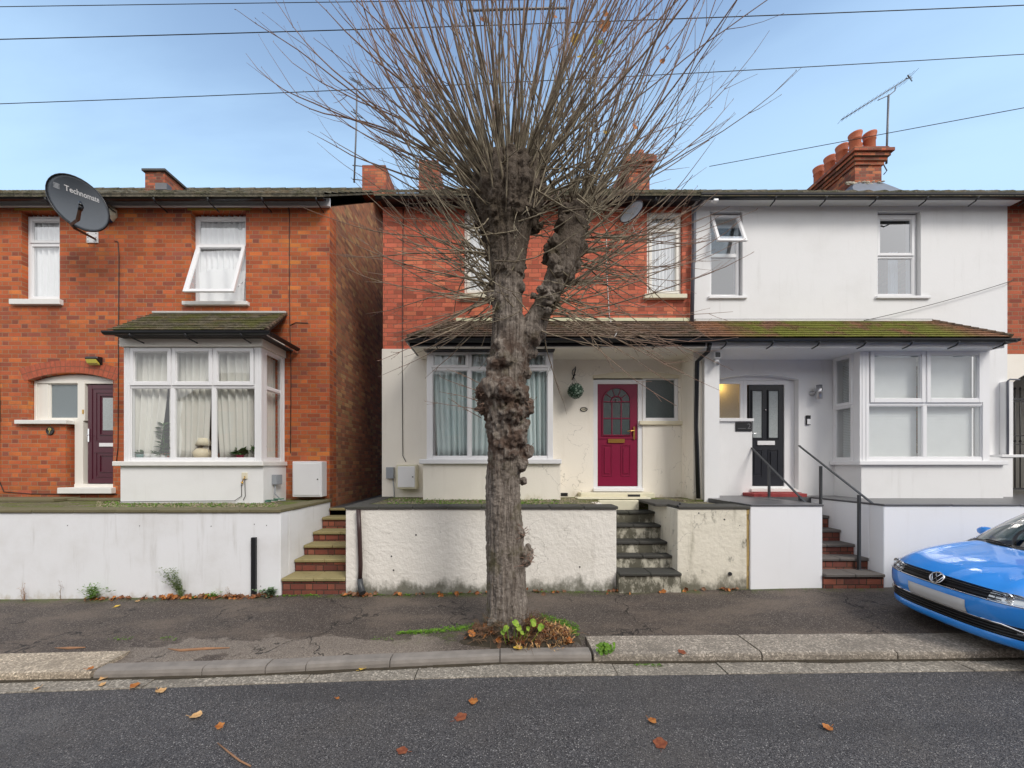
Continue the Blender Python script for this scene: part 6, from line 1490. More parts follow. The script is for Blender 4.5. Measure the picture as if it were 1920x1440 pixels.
# ------------------------------------------------------------------ leaves, litter and weeds
random.seed(11)
def zg(x, y):
    if y < go(x): return zroad(x)+.004+.07*max(0, (go(x)-y))/3
    if y < kf(x): return zroad(x)+.018
    if y < kf(x)+wid(x): return zkerb(x)+.012
    return zpave(x, min(y, WD))
def ground_pt(px, py):
    """march the photo ray to the ground"""
    best = None; D = 1.3
    while D < WD:
        p = P(px, py, D)
        if p.z <= zg(p.x, D): return Vector((p.x, D, zg(p.x, D)))
        D += .01
    return Vector((P(px,py,WD-.04).x, WD-.04, zg(P(px,py,WD).x, WD-.04)))
LV = [(366,1346,'lf_ta',.125,'pale tan fallen leaf on the road, largest in its left part'),(412,1366,'lf_or',.09,'orange fallen leaf on the road just right of the pale tan one'),(888,1318,'lf_or',.12,'orange fallen leaf on the road below the tree'),
      (862,1347,'lf_rd',.14,'dark red round fallen leaf flattened on the road below the tree'),(756,1410,'lf_rd',.11,'red brown fallen leaf near the bottom edge of the road'),(1222,1354,'lf_or',.09,'small orange fallen leaf in the middle of the road, above the large red one'),
      (1238,1398,'lf_rd',.15,'large red orange fallen leaf on the road'),(1553,1368,'lf_or',.10,'orange fallen leaf on the road towards the car'),(300,1298,'lf_ta',.12,'curled orange fallen leaf at the edge of the road asphalt'),
      (252,1291,'lf_or',.11,'orange fallen leaf in the gutter beside the dark joint'),(197,1274,'lf_ta',.11,'tan fallen leaf below the end of the granite kerb'),(168,1273,'lf_or',.08,'small brown fallen leaf under the granite kerb'),
      (192,1287,'lf_ta',.08,'small tan fallen leaf in the gutter, below its neighbour'),(71,1293,'lf_ta',.07,'little yellow fallen leaf at the far left of the gutter'),(680,1257,'lf_ye',.11,'yellow fallen leaf on the gutter stone left of the tree'),
      (973,1218,'lf_ye',.13,'pale yellow fallen leaf on the kerb in front of the tree'),(258,1129,'lf_ta',.09,'tan fallen leaf on the pavement below the white wall'),(219,1139,'lf_ye',.09,'flat yellow fallen leaf on the left of the pavement'),
      (1225,1100,'lf_or',.09,'orange fallen leaf below the mouldy steps'),(632,1313,'lf_or',.05,'tiny orange fallen leaf on the road left of the tree'),(1280,1240,'lf_rd',.11,'red brown fallen leaf in the gutter under the wide granite kerb')]
for i, (px_, py_, m_, L, lab) in enumerate(LV):
    p = ground_pt(px_, py_); L *= .74; mb = MB(); flat = m_ == 'lf_rd'
    leafmesh(mb, p+Vector((0,0,.012 if not flat else .006)), L, (U(-.12,.12), U(-.15,.05), 1), (math.cos(i*2.3), math.sin(i*2.3), 0), .10 if flat else .45, 3, i+1)
    obj('fallen_leaf', mb, M[m_], label=lab, cat='leaf', group='fallen leaves on the street')
def litter(name, n, fn, mats, Lr, kind='stuff', label=None):
    mbs = {m: MB() for m in mats}
    for k in range(n):
        p, nn_ = fn(); L = U(*Lr); leafmesh(mbs[random.choice(mats)], p, L, nn_, (U(-1,1), U(-1,1), U(-.3,.3)), U(.1,1.1), 3, k)
    for m, b in mbs.items(): obj(name, b, M[m], kind='stuff', label=label, cat='leaf litter')
M['lf_b2'] = leafmat('dull_brown_leaf', (.13,.065,.035), (.26,.14,.08))
def wallfoot():
    seg = random.choice([(160,290,.5),(265,470,.6),(300,350,1),(340,520,1),(420,500,1),(360,450,1),(620,1100,.25),(1130,1390,.3),(640,700,.3)])
    px_ = U(seg[0], seg[1]); y = WD-.02-abs(random.gauss(0,.045)); x = X(px_, y); return Vector((x, y, zpave(x,y)+U(.005,.04))), (U(-.6,.6), U(-1,.2), U(.3,1))
litter('leaf_litter', 260, wallfoot, ['lf_br','lf_b2','lf_or'], (.03,.075), label='brown and orange leaf litter along the foot of the garden walls')
# mound round the tree
mc = TP(972, 1185, -.20); 
def hmound(dx, dy): return max(0, min(1, (mc.y+dy-kf(mc.x+dx)-.15)/.14))*.17*math.exp(-((dx/.50)**2+(dy/.24)**2)**1.2)
mb = MB()
def fm_(a, b):
    dx, dy = (a-.5)*1.4, (b-.5)*.7; x, y = mc.x+dx, mc.y+dy; h = hmound(dx, dy)
    return (x, max(y, kf(x)+.15), zg(x, min(max(y, kf(x)+.15), WD))-.012+h+(.03*noise.noise(Vector((x*9, y*9, 2)))+.015*noise.noise(Vector((x*25, y*25, 2))) if h > .02 else -.012))
mb.grid(fm_, 50, 26); obj('soil_mound', mb, M['soil'], kind='stuff', label='dark mound of soil and roots round the tree foot', cat='soil')
def mnd():
    while True:
        dx, dy = random.gauss(0,.26), random.gauss(0,.12)
        if abs(dx) < .62 and hmound(dx, dy) > .02: break
    x, y = mc.x+dx, mc.y+dy; return Vector((x, y, zg(x,y)+hmound(dx,dy)+U(-.01,.03))), (U(-.7,.7), U(-1,.3), U(.2,1))
litter('leaf_litter', 250, mnd, ['lf_br','lf_or','lf_b2'], (.035,.10), label='brown and rusty leaves heaped round the foot of the tree')
mb = MB()
for k in range(620):     # dead twigs and roots
    p, _ = mnd(); L = U(.05,.22); d = Vector((U(-1,1), U(-1,.3), U(-.1,1))).normalized(); q = p+d*L*.5+Vector((U(-.03,.03),0,U(0,.03))); mb.tube([p, q, q+d*L*.5+Vector((0,0,-.04))], [.004,.003,.0015], 3, caps=False)
obj('twig_tangle', mb, simple('dead_twigs', (.15,.09,.05), .8, .6, 5), kind='stuff', label='tangle of dead twigs at the tree foot', cat='twigs')
mb = MB()
for k in range(190):     # yellowing strap leaves
    dx = U(-.02,.6); dy = U(-.25,.12); 
    if hmound(dx,dy) < .015 and random.random() < .7: continue
    x, y = mc.x+dx, mc.y+dy; leafblades(mb, (x, y, zg(x,y)+hmound(dx,dy)), 3, U(.06,.16), .8, .007, .8, seed=k)
obj('dying_plant', mb, M['lf_ta'], label='yellowing strap leaved plants on the right side of the tree foot', cat='plant')
# moss and tiny green weeds (ground cover)
gm_ = leafmat('weed_green', (.07,.16,.015), (.17,.32,.03)); gm2 = leafmat('weed_dull', (.10,.15,.05), (.20,.26,.09))
mb = MB()
def tuft(mb, x, y, z, n, L, w, seed): leafblades(mb, (x,y,z), n, L, 1.0, w, .7, seed)
for k in range(520):     # band left of the tree
    t_ = random.random(); px_ = 745+t_*150; py_ = 1188-10*t_**1.5*1.2+random.gauss(0, 1.2+t_*2.2); p = ground_pt(px_, py_); leafblades(mb, p+Vector((0,0,.004)), 3, U(.012,.03), 1, .009, .5, seed=k)
for k in range(420):
    px_ = U(1015,1085); py_ = 1160+ (px_-1015)*.35+random.gauss(0,5); p = ground_pt(px_, py_); leafblades(mb, p+Vector((0,0,.01)), 3, U(.015,.035), 1, .010, .6, seed=k+900)
for k in range(260):
    px_ = random.choice([U(640,720), U(740,900), U(1000,1150), U(1150,1290), U(340,400), U(520,600)]); y = WD-abs(random.gauss(0,.03)); x = X(px_, y); leafblades(mb, (x,y,zpave(x,y)), 4, U(.02,.05), 1, .009, .7, seed=k+2000)
for k in range(130):
    px_ = random.choice([U(300,330), U(205,250), U(1190,1240), U(700,740)]); p = ground_pt(px_, U(1196,1202) if px_ < 1000 else U(1246,1250)); leafblades(mb, p, 3, U(.01,.03), 1, .008, .6, seed=k+3000)
obj('moss', mb, gm_, kind='stuff', label='low green weeds and moss on the pavement edges', cat='ground cover')
mb = MB()
for k in range(900):     # on the terraces
    if random.random() < .55: y = U(5.85, 6.9); x = X(U(190,515), y); z = TZ1-.012
    else: y = U(5.8, 6.95); x = X(U(728,1050), y); z = TZ2-.012
    leafblades(mb, (x,y,z), 4, U(.02,.06), 1, .008, .6, seed=k+5000)
obj('ground_cover', mb, gm_, kind='stuff', label='short green weeds growing through the terrace gravel', cat='ground cover')
mb = MB()
for k in range(1500):
    if random.random() < .6: y = U(5.9, 6.9); x = X(U(180,520), y); z = TZ1-.012
    else: y = U(5.9, 6.95); x = X(U(728,1120), y); z = TZ2-.012
    r_ = U(.006,.014); a = U(0,6.28); mb.hexa([(x+r_*math.cos(a+q)*1.3, y+r_*math.sin(a+q), z) for q in (0,1.57,3.14,4.71)]+[(x+r_*.7*math.cos(a+q), y+r_*.6*math.sin(a+q), z+r_) for q in (0,1.57,3.14,4.71)])
obj('gravel', mb, simple('pebble', (.30,.25,.17), .9, .5, 3), kind='stuff', label='loose tan gravel on the terraces', cat='gravel')
# individual weeds
def weed(label, px_, stems, H, lean, m, leaves=8, lw=.012, LL=.06, seed=1, spread=.12, y=None):
    rnd = random.Random(seed); y = y or WD-.05; x = X(px_, y); z = zpave(x, y); mb = MB()
    for s_ in range(stems):
        dx = lean*H+rnd.gauss(0, spread); hh = H*rnd.uniform(.5,1); pts = [Vector((x+rnd.gauss(0,.012), y, z))]
        for k in range(1, 6): t_ = k/5; pts.append(Vector((x+dx*t_**1.4+rnd.gauss(0,.006), y-.03*t_+rnd.gauss(0,.01), z+hh*t_)))
        mb.tube(pts, [.0035*(1-k/7) for k in range(6)], 3, caps=False)
        for k in range(leaves): 
            q = rnd.uniform(.15,1)*5; i = min(4, int(q)); p = pts[i].lerp(pts[i+1], q-i); leafblades(mb, p, 2, LL*rnd.uniform(.5,1), 1.2, lw, .5, seed=seed*100+s_*10+k)
    obj('weed', mb, m, label=label, cat='weed', group='weeds at the foot of the long white wall')
weed('bushy grey green weed, tallest at the foot of the long white wall', 342, 13, .50, -.35, gm2, 22, .009, .05, 1, .07)
weed('spiky bright green weed at the left of the long white wall', 172, 11, .26, .1, gm_, 9, .009, .10, 2, .12)
weed('thin dried stalk standing alone against the white wall', 115, 2, .36, 0, simple('dry_stalk', (.25,.17,.11), .9, .3), 9, .006, .02, 3, .01)
weed('reddish dried weed cluster at the far left of the white wall', 46, 7, .30, .0, simple('dry_weed', (.40,.24,.15), .9, .3), 8, .005, .02, 4, .10)
weed('small dry sprig beside the black post', 429, 3, .20, 0, simple('dry_sprig', (.42,.33,.24), .9, .3), 8, .005, .02, 5, .02)
weed('blue green leafy weed at the corner by the brick steps', 506, 12, .16, 0, leafmat('sage_leaf', (.10,.16,.09), (.22,.30,.17)), 8, .022, .09, 6, .09)
weed('low green tuft among brown leaves by the white wall', 400, 8, .10, 0, gm_, 8, .012, .05, 7, .10)
mb = MB(); p = ground_pt(1136, 1241)
for k in range(46):
    q = p+Vector((random.gauss(0,.045), random.gauss(0,.02), U(.0,.11))); leafmesh(mb, q, U(.025,.045), (U(-.6,.6), -1, U(.2,1)), (U(-1,1),0,U(-1,1)), .2, 1, k)
    mb.tube([p, q], .002, 3, caps=False)
obj('weed', mb, gm_, label='bright green leafy weed growing from the gutter right of the tree', cat='weed')
# dead sticks on the pavement
for i, (a, lab) in enumerate((([(315,1219),(340,1222),(385,1219),(430,1217)], 'brown split stick lying by the kerb left of the tree'), ([(103,1217),(130,1218),(160,1216)], 'short brown stick on the pavement at the far left'), ([(408,1396),(430,1415),(450,1430),(470,1440)], 'thin curved orange twig on the road, bottom left'))):
    mb = MB(); mb.tube([ground_pt(*q)+Vector((0,0,.012)) for q in a], [.004]+[.016 if i < 2 else .006]*(len(a)-2)+[.005], 6)
    obj('stick', mb, simple('stick_bark', (.32,.17,.09), .85, .4, 20, .3), label=lab, cat='stick')
# ------------------------------------------------------------------ CAR
CX0, CYC = 4.90, 4.17
def cz(y): return .145+.065*(y-CYC)
car = thing('parked_car', (CX0+2, CYC, .12), 'bright blue hatchback parked half on the pavement at the right edge', 'car')
prof = [(.13,.16),(.045,.185),(.028,.225),(.03,.262),(.035,.275),(.028,.40),(.018,.42),(.0,.45),(-.006,.52),(.0,.588),(.008,.600),(.022,.612),(.062,.680),(.074,.692),(.085,.705),(.15,.755),(.26,.81),(.42,.865),(.62,.91),(.82,.945),(1.0,.968),(1.05,.972),(1.09,.965),(1.14,.985),(1.30,1.10),(1.50,1.225),(1.70,1.335),(1.84,1.395),(1.90,1.42),(2.1,1.452),(2.5,1.47),(3.0,1.455),(3.3,1.41),(3.36,1.40),(3.55,1.25),(3.72,1.06),(3.75,1.03),(3.85,.95),(3.92,.80),(3.97,.62),(3.97,.42),(3.92,.24),(3.80,.17)]
def halfw(u):
    return .835 if u < 3.4 else .835-.06*((u-3.4)/.57)
def wt(i):   # half width of the shell at profile point i
    u, z = prof[i]
    if i <= 14: return .80
    if u <= 1.06 and i < 22: return .80-.075*((u-.085)/.95)
    if i < 29: return .70-.135*min(1, (u-1.06)/.85)
    if i < 33: return .565
    if i < 37: return .565+.17*min(1, (u-3.36)/.40)
    return .76
def setback(i, v):
    a = abs(v); u, z = prof[i]
    if i <= 22: A = .58 if i <= 14 else .58-.38*min(1, u/1.0)
    elif i < 29: A = .17
    elif i < 33: A = 0
    else: A = -.20
    p = 2.7 if i <= 14 else 2.6
    if i <= 14: A *= (.92 if z < .45 else .95)
    return A*(a**p*.55 + a**9*.45)
def zdrop(i, v):
    a = abs(v); u, z = prof[i]
    if i <= 12: return .012*a*a
    if i <= 22: return .045*a**2+.055*a**8 + (-.020*math.exp(-((a-.62)/.10)**2) if 15 <= i else 0)
    if i < 29: return .02*a*a+.03*a**6
    return .04*a*a+.03*a**8
def S(ti, v, off=0):
    i = max(0, min(len(prof)-1.0001, ti)); k = int(i); f_ = i-k
    def one(k): u, z = prof[k]; return Vector((u+setback(k, v), wt(k)*v, z-zdrop(k, v)))
    p = one(k).lerp(one(k+1), f_)
    if off:
        e = .02; a = S(ti+e, v)-S(ti-e, v); b = S(ti, v+e)-S(ti, v-e); n_ = a.cross(b)
        n_.normalize()
        if n_.x > 0 and ti < 14: n_ = -n_
        if n_.z < 0 and ti >= 14: n_ = -n_
        p = p+n_*off
    return p
def W(p): y = CYC + p.y; return (CX0+p.x+.0*p.y, y, cz(y)+p.z)
def patch(mb, t0, t1, v0, v1, nt, nv, off=0, vf=None):
    mb.grid(lambda a, b: W(S(t0+(t1-t0)*a, (v0+(v1-v0)*b) if vf is None else vf(a, b), off)), nt, nv)
t = NT('car_paint'); bb = t.done((.02,.27,.82), .28, metal=.0, spec=.5, coat=1.0); 
M['paint'] = t.m
M['carglass'] = glass_mat('car_glass', (.30,.38,.38), 1.3); M['carblack'] = simple('car_black_trim', (.012,.012,.013), .35, .1); M['rubber'] = simple('rubber', (.02,.02,.02), .8, .2, 8, .3)
M['lampglass'] = glass_mat('lamp_glass', (.9,.92,.93), .9)
V = 1.0
mb = MB(); 
for (a, b, n_) in ((0,4,5),(5,9.9,9),(14,22,20),(28,33,10),(36,42,10)): patch(mb, a, b, -V, V, n_, 44)
# pillars and frames around the glass
patch(mb, 22, 28, -V, -.90, 12, 3); patch(mb, 22, 28, .90, V, 12, 3); patch(mb, 33, 36, -V, -.86, 6, 3); patch(mb, 33, 36, .86, V, 6, 3)
# front bumper corners either side of the lower grille, and the strip under the headlamps
for s_ in (-1, 1):
    patch(mb, 4, 5, s_*.86, s_*1.0, 3, 5)
# sides
def side_pt(s_, u, b):
    """b 0 sill .. 1 beltline"""
    zb = .20; 
    zt = interp_z(u); z = zb+(zt-zb)*b
    # bulge
    y0 = halfw(u)*(.955+.045*math.sin(min(1, b*1.15)*math.pi*.9)) 
    ye = edge_y(u); k = max(0, (b-.80)/.20); yy = y0*(1-k**2)+ye*k**2
    return (u, s_*yy, z)
def shell_edge(u):   # find shell edge point (v=1) at distance u behind nose, on hood/beltline
    for i in range(9, 22):
        a, b = S(i, 1), S(i+1, 1)
        if a.x <= u <= b.x: f_ = (u-a.x)/(b.x-a.x); return a.lerp(b, f_)
    return None
def interp_z(u):
    e = shell_edge(u)
    if e and u < 1.2: return e.z
    if u < 3.75: return .865+.03*(u-1.2)
    return .90
def edge_y(u):
    e = shell_edge(u)
    if e and u < 1.2: return e.y
    return .775 if u < 3.6 else .755
for s_ in (-1, 1):
    mb.grid(lambda a, b: W(Vector(side_pt(s_, .66+(3.80-.66)*a, b))), 66, 14)
    # from the bumper shell edge to the side panel
    mb.grid(lambda a, b: W(S(0+9*a, s_*1.0).lerp(Vector(side_pt(s_, .665, .0+1.0*a)), b)), 12, 4)
    mb.grid(lambda a, b: W(S(36+6*a, s_*1.0).lerp(Vector(side_pt(s_, 3.78, 1-a)), b)), 8, 3)
    # cant rail over the side glass
    mb.grid(lambda a, b: W(S(22+11*a, s_*.995)+Vector((0, s_*.012*math.sin(b*math.pi), -.055*b))), 24, 3)
body = obj('body', mb, M['paint'], car); recalc(body)
mb = MB()
for s_ in (-1, 1):
    mb.grid(lambda a, b: W(Vector(side_pt(s_, 1.22+2.4*a, 1.0)).lerp(S(22.6+11.5*a, s_*.99), b)+Vector((0,s_*.012*math.sin(b*3.1),0))), 24, 6)
obj('side_glass', mb, M['carglass'], car)
mb = MB(); patch(mb, 23, 28, -.90, .90, 12, 24, .0); ws = obj('windscreen', mb, M['carglass'], car)
mb = MB(); patch(mb, 22, 23.05, -.92, .92, 3, 24, .004)
for s_ in (-1, 1): mb.tube([W(S(22.4, .1*s_+.15, .02)), W(S(22.9, .35*s_+.1, .02)), W(S(22.8, .75*s_*.5+.25, .02))], .010, 5)
obj('scuttle', mb, M['carblack'], car)
mb = MB(); patch(mb, 33, 36, -.86, .86, 6, 20, .0); obj('rear_window', mb, M['carglass'], car)
# bonnet shut line and body gaps
mb = MB(); mb.tube([W(S(14.05, -1+2*k/40*1.0, .001)) for k in range(1, 40)], .0035, 4)
for s_ in (-1, 1): mb.tube([W(S(14.3+7.5*k/14, s_*(.93), .001)) for k in range(15)], .003, 4)
obj('panel_gap', mb, M['carblack'], body)
# upper grille between the lamps
mb = MB(); patch(mb, 10, 13.9, -.55, .55, 6, 26, -.012)
for tt in (11.25, 11.75, 12.25):
    mb.tube([W(S(tt, -.60+1.2*k/24, .004)) for k in range(25)], .007, 5)
patch(mb, 9.9, 10.1, -.999, .999, 2, 30, -.012); 
gr_ = obj('upper_grille', mb, M['carblack'], car)
mb = MB(); mb.tube([W(S(10.35, -.62+1.24*k/24, .006)) for k in range(25)], .0055, 5); obj('chrome_strip', mb, M['chrome'], gr_)
# lower grille with slats and chrome wings
mb = MB(); patch(mb, 4, 5, -.86, .86, 3, 30, -.03)
for tt in (4.12, 4.35, 4.58, 4.80): mb.tube([W(S(tt, -.80+1.6*k/24, -.008)) for k in range(25)], .010, 5)
for s_ in (-1, 1): mb.grid(lambda a, b: W(S(4+a, s_*(.55+.32*b), -.010)), 3, 5)
lg = obj('lower_grille', mb, M['carblack'], car)
mb = MB(); mb.tube([W(S(4.97-.0*abs(v_), v_, .006)) for v_ in [-.50+1.0*k/20 for k in range(21)]], .006, 5)
for s_ in (-1, 1): mb.tube([W(S(4.97-(.62*max(0,(k-3))/9), s_*(.50+.42*k/12), .008)) for k in range(13)], [.006]+[.010]*11+[.006], 6)
obj('chrome_strip', mb, M['chrome'], lg)
for s_ in (-1, 1):   # fog lamps
    mb = MB(); patch(mb, 4.42, 4.82, s_*.70, s_*.86, 3, 5, .002); fl_ = obj('fog_lamp', mb, M['lampglass'], car)
    mb = MB(); c_ = S(4.60, s_*.75, -.004); c2_ = S(4.60, s_*.82, -.004)
    for q in (c_, c2_): 
        w_ = Vector(W(q)); mb.blob(w_, .021, 2, 0)
    patch(mb, 4.42, 4.82, s_*.70, s_*.86, 3, 5, -.008); obj('reflector', mb, M['chrome'], fl_)
# headlamps: swept back lens, chrome bowl, bulbs
M['lampsilver'] = simple('lamp_silver', (.62,.64,.66), .22, .15, 8, metal=.75)
for s_ in (-1, 1):
    lo_ = lambda a: 10.15+.9*max(0, (a-.55))*1.2; hi_ = lambda a: 13.75-.2*a
    vv_ = lambda a: s_*(.50+.49*a)
    mb = MB(); mb.grid(lambda a, b: W(S(lo_(a)+(hi_(a)-lo_(a))*b, vv_(a), .006)), 14, 6); hl = obj('headlight', mb, M['lampglass'], car)
    mb = MB(); mb.grid(lambda a, b: W(S(lo_(a)+(hi_(a)-lo_(a))*b, vv_(a), -.035*math.sin(b*3.14)*math.sin(min(1,a*1.1)*3.14)-.003)), 14, 6); obj('reflector', mb, M['lampsilver'], hl)
    mb = MB()
    for a, r_ in ((.25,.040),(.60,.036)):
        mb = MB(); c_ = Vector(W(S((lo_(a)+hi_(a))/2, vv_(a), -.018))); mb.lathe([(r_*.2,.0),(r_*.7,-.008),(r_,-.020),(r_*1.08,-.02),(r_*1.05,.01)], c_, 16, 0)
        obj('projector', mb, M['chrome'], hl)
    mb = MB(); mb.tube([W(S(lo_(k/12)+.0, vv_(k/12), .008)) for k in range(13)], .0055, 5); mb.tube([W(S(lo_(k/12)+.55, vv_(k/12), .0)) for k in range(2,13)], .005, 5); obj('lamp_trim', mb, M['chrome'], hl)
# badge: ring with a V over a W
bc_ = S(11.75, 0, .028); mb = MB(); r_ = .062
nb = (S(11.76,0,1)-S(11.76,0,0)).normalized(); ub = Vector((0,0,1)); ub = (ub-nb*ub.dot(nb)).normalized(); sb = ub.cross(nb)
bp = lambda a, b, o_=0: W(bc_+sb*a*r_+ub*b*r_+nb*o_)
mb.tube([bp(math.cos(k*math.pi/16), math.sin(k*math.pi/16)) for k in range(33)], .0075, 6, caps=False)
for pl in ([(-.42,.86),(0,.08),(.42,.86)], [(-.84,.42),(-.36,-.80),(0,-.08),(.36,-.80),(.84,.42)]):
    mb.tube([bp(a, b, .002) for a, b in pl], .0062, 5)
bd = obj('badge', mb, M['chrome'], car)
mb = MB(); mb.poly([bp(.97*math.cos(k*math.pi/12), .97*math.sin(k*math.pi/12), -.006) for k in range(24)]); mb.tube([bp(0,0,-.05), bp(0,0,-.008)], [.062,.060], 20); obj('badge_back', mb, M['carblack'], bd)
# number plate (blank, as in the photograph)
mb = MB(); mb.grid(lambda a, b: W(S(5.15+3.15*a, -.335+.67*b, .012)), 3, 12); npl = obj('number_plate', mb, simple('plate_grey', (.50,.50,.50), .5, .25, 2), car)
md = npl.modifiers.new('s', 'SOLIDIFY'); md.thickness = .006
# mirrors, wheels, inside
for s_ in (-1, 1):
    mb = MB(); mb.blob(W(Vector((1.74, s_*.88, .985))), .09, 3, .08, 2, sc=(.75,.95,.68)); mb.tube([W(Vector((1.66, s_*.74, .92))), W(Vector((1.70, s_*.84, .96)))], .025, 6); mi = obj('wing_mirror', mb, M['paint'], car)
for u_ in (.86, 3.25):
    for s_ in (-1, 1):
        c_ = Vector(W(Vector((u_, s_*.745, .30)))); mb = MB()
        mb.lathe([(.19,-.095*s_),(.285,-.095*s_),(.30,-.07*s_),(.30,.07*s_),(.285,.095*s_),(.20,.10*s_)], c_, 32, 1)
        wh = thing('wheel', c_, None, None); COL.objects.unlink(wh); wh = bpy.data.objects.new('wheel', None); COL.objects.link(wh); wh.parent = car; wh.location = c_-wl(car); WORLD[wh.name] = c_
        obj('tyre', mb, M['rubber'], wh)
        mb = MB(); mb.lathe([(.19,.02*s_),(.205,.10*s_),(.19,.10*s_),(.18,.03*s_)], c_, 32, 1)
        for k in range(5):
            a = k*2*math.pi/5; d_ = Vector((math.cos(a),0,math.sin(a))); e_ = Vector((-d_.z,0,d_.x)); o_ = Vector((0,.075*s_,0))
            mb.hexa([c_+o_-e_*.03, c_+o_+e_*.03, c_+o_+d_*.19+e_*.02, c_+o_+d_*.19-e_*.02]+[c_+o_*1.3-e_*.025, c_+o_*1.3+e_*.025, c_+o_*1.3+d_*.19+e_*.015, c_+o_*1.3+d_*.19-e_*.015])
        mb.lathe([(.001,.10*s_),(.04,.10*s_),(.045,.06*s_)], c_, 16, 1); obj('rim', mb, M['metal'], wh)
        mb = MB(); mb.lathe([(.001,.0),(.325,.0),(.325,.012*s_),(.001,.012*s_)], c_+Vector((0,.082*s_,.01)), 32, 1); obj('wheel_arch', mb, M['carblack'], wh)
mb = MB(); p0, p1 = W(Vector((.3,-.70,.22))), W(Vector((3.6,.70,.60))); mb.box(p0[0], p1[0], p0[1], p1[1], p0[2], p1[2])
mb.hexa([W(Vector(q)) for q in ((1.12,-.66,.58),(1.5,-.66,.6),(1.5,.66,.6),(1.12,.66,.58),(1.18,-.66,.93),(1.55,-.66,.90),(1.55,.66,.90),(1.18,.66,.93))])
for s_ in (-.34, .34):
    for uu in (1.95, 2.75):
        mb.hexa([W(Vector(q)) for q in ((uu,s_-.24,.6),(uu+.5,s_-.24,.6),(uu+.5,s_+.24,.6),(uu,s_+.24,.6),(uu,s_-.24,.75),(uu+.5,s_-.24,.72),(uu+.5,s_+.24,.72),(uu,s_+.24,.75))])
        mb.hexa([W(Vector(q)) for q in ((uu+.42,s_-.23,.7),(uu+.56,s_-.23,.7),(uu+.56,s_+.23,.7),(uu+.42,s_+.23,.7),(uu+.62,s_-.19,1.22),(uu+.70,s_-.19,1.22),(uu+.70,s_+.19,1.22),(uu+.62,s_+.19,1.22))])
obj('cabin', mb, simple('cabin_grey', (.05,.05,.055), .8, .2), car, bevel=.02)
mb = MB(); q = Vector((1.62,.34,.98)); mb.tube([W(q+Vector((.06*math.sin(a),.17*math.cos(a),.16*math.sin(a)))) for a in [k*math.pi/10 for k in range(21)]], .014, 6, caps=False); obj('steering_wheel', mb, M['carblack'], car)

# ------------------------------------------------------------------ the houses across the road (behind the camera; seen in the panes)
op = thing('brick_house', (0, -8.6, .2), 'long brick terrace standing across the road behind the viewpoint', 'house')
mb = MB(); hol = [(-17+i*3.4, -15.9+i*3.4, 3.9, 5.3) for i in range(10)]+[(-17.2+i*3.4, -15.6+i*3.4, 1.1, 2.5) for i in range(10)]
wall(mb, -19, 19, -.5, 5.9, -8.6, -8.8, hol); obj('wall', mb, M['brick4'], op)
mb = MB()
for h_ in hol: pane(mb, h_[0], h_[1], h_[2], h_[3], -8.70)
obj('window', mb, simple('dark_panes', (.06,.07,.08), .1, .2), op)
mb = MB(); mb.prism([(-19,-8.2,5.85),(-19,-11.6,8.3),(-19,-15,5.85)], (38,0,0)); rf = obj('roof', mb, M['tilemain'], op)
mb = MB()
for x_ in (-12,-3,6,14): mb.box(x_, x_+1, -11.9, -11.2, 7.9, 9.6)
obj('chimney', mb, M['brickch'], rf)

# ------------------------------------------------------------------ camera, sky, sun
cam = bpy.data.cameras.new('camera'); co = bpy.data.objects.new('camera', cam); COL.objects.link(co)
co.location = (0, 0, CAMZ); co.rotation_euler = (R(90), 0, 0); cam.sensor_width = 36; cam.lens = 36*F/1920; cam.shift_x = (960-CX)/1920; cam.shift_y = (HY-720)/1920; cam.clip_end = 1000; cam.clip_start = .05
SC.camera = co
SUN_EL = R(42)     # azimuth of the sun measured from +y clockwise: behind the camera, to its right? set below
w = bpy.data.worlds.new('World'); SC.world = w; w.use_nodes = True; nt = w.node_tree; nt.nodes.clear()
out = nt.nodes.new('ShaderNodeOutputWorld'); bg = nt.nodes.new('ShaderNodeBackground'); bg2 = nt.nodes.new('ShaderNodeBackground'); mx = nt.nodes.new('ShaderNodeMixShader')
sky = nt.nodes.new('ShaderNodeTexSky'); sky.sky_type = 'NISHITA'; sky.sun_disc = False; sky.sun_elevation = SUN_EL; sky.altitude = 50; sky.air_density = 1.0; sky.dust_density = .6; sky.ozone_density = 1.6
bg.inputs[1].default_value = SKYS; nt.links.new(sky.outputs[0], bg.inputs[0])
tc = nt.nodes.new('ShaderNodeTexCoord'); sp = nt.nodes.new('ShaderNodeSeparateXYZ'); nt.links.new(tc.outputs['Generated'], sp.inputs[0])
def wm(op_, a, b=0.0):
    m = nt.nodes.new('ShaderNodeMath'); m.operation = op_
    for i, v_ in enumerate((a, b)):
        if hasattr(v_, 'is_output'): nt.links.new(v_, m.inputs[i])
        else: m.inputs[i].default_value = v_
    return m.outputs[0]
zp = wm('ADD', wm('MAXIMUM', sp.outputs[2], 0.0), .22)
cb = nt.nodes.new('ShaderNodeCombineXYZ'); nt.links.new(wm('MULTIPLY', wm('DIVIDE', sp.outputs[0], zp), .55), cb.inputs[0]); nt.links.new(wm('MULTIPLY', wm('DIVIDE', sp.outputs[1], zp), 1.3), cb.inputs[1]); cb.inputs[2].default_value = 4.2
nz = nt.nodes.new('ShaderNodeTexNoise'); nz.inputs['Scale'].default_value = 1.15; nz.inputs['Detail'].default_value = 7; nz.inputs['Roughness'].default_value = .52; nz.inputs['Distortion'].default_value = .6; nt.links.new(cb.outputs[0], nz.inputs['Vector'])
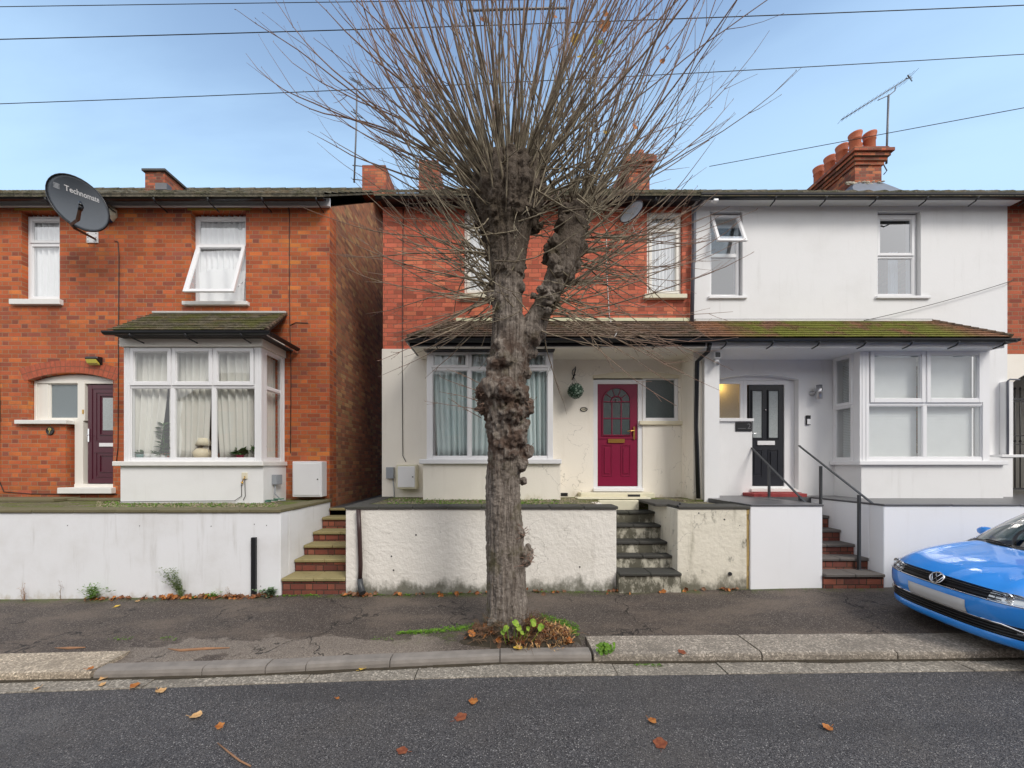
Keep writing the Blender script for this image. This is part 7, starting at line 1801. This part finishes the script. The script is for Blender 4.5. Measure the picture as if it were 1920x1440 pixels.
mr = nt.nodes.new('ShaderNodeMapRange'); mr.interpolation_type = 'SMOOTHSTEP'; nt.links.new(nz.outputs[0], mr.inputs[0]); mr.inputs[1].default_value = .40; mr.inputs[2].default_value = .64; mr.inputs[3].default_value = CL0; mr.inputs[4].default_value = CL1
hz = nt.nodes.new('ShaderNodeMapRange'); hz.interpolation_type = 'SMOOTHSTEP'; nt.links.new(sp.outputs[2], hz.inputs[0]); hz.inputs[1].default_value = .86; hz.inputs[2].default_value = .42; hz.inputs[3].default_value = 0; hz.inputs[4].default_value = HZ1
bk_ = nt.nodes.new('ShaderNodeMapRange'); bk_.interpolation_type = 'SMOOTHSTEP'; nt.links.new(sp.outputs[1], bk_.inputs[0]); bk_.inputs[1].default_value = .25; bk_.inputs[2].default_value = -.4; bk_.inputs[3].default_value = 0; bk_.inputs[4].default_value = .62  # extra white cloud added behind the camera to neutralise blue light on walls
fac = wm('MINIMUM', wm('ADD', wm('ADD', mr.outputs[0], hz.outputs[0]), bk_.outputs[0]), .94)
cm_ = nt.nodes.new('ShaderNodeMix'); cm_.data_type = 'RGBA'; cm_.inputs[6].default_value = (.51,.745,1.0,1); cm_.inputs[7].default_value = (1.09,1.08,1.08,1)
nt.links.new(wm('MULTIPLY', bk_.outputs[0], 1.6), cm_.inputs[0]); nt.links.new(cm_.outputs[2], bg2.inputs[0]); bg2.inputs[1].default_value = CLS
nt.links.new(fac, mx.inputs[0]); nt.links.new(bg.outputs[0], mx.inputs[1]); nt.links.new(bg2.outputs[0], mx.inputs[2]); nt.links.new(mx.outputs[0], out.inputs[0])
sd_ = bpy.data.lights.new('sun', 'SUN'); sd_.energy = SUNE; sd_.angle = R(20); sd_.color = (1.0,.945,.87)
so_ = bpy.data.objects.new('sun', sd_); COL.objects.link(so_)
# direction towards the sun: right of and behind the camera
az = R(SUNAZ); dv_ = Vector((math.sin(az)*math.cos(SUN_EL), math.cos(az)*math.cos(SUN_EL), math.sin(SUN_EL)))
so_.rotation_euler = dv_.to_track_quat('Z', 'Y').to_euler(); sky.sun_rotation = az
SC.view_settings.view_transform = 'Standard'; SC.view_settings.look = 'None'; SC.view_settings.gamma = 1; SC.view_settings.exposure = EXPO
SC.cycles.max_bounces = 8; SC.cycles.transparent_max_bounces = 16; SC.cycles.use_denoising = True; SC.cycles.diffuse_bounces = 4; SC.cycles.glossy_bounces = 4
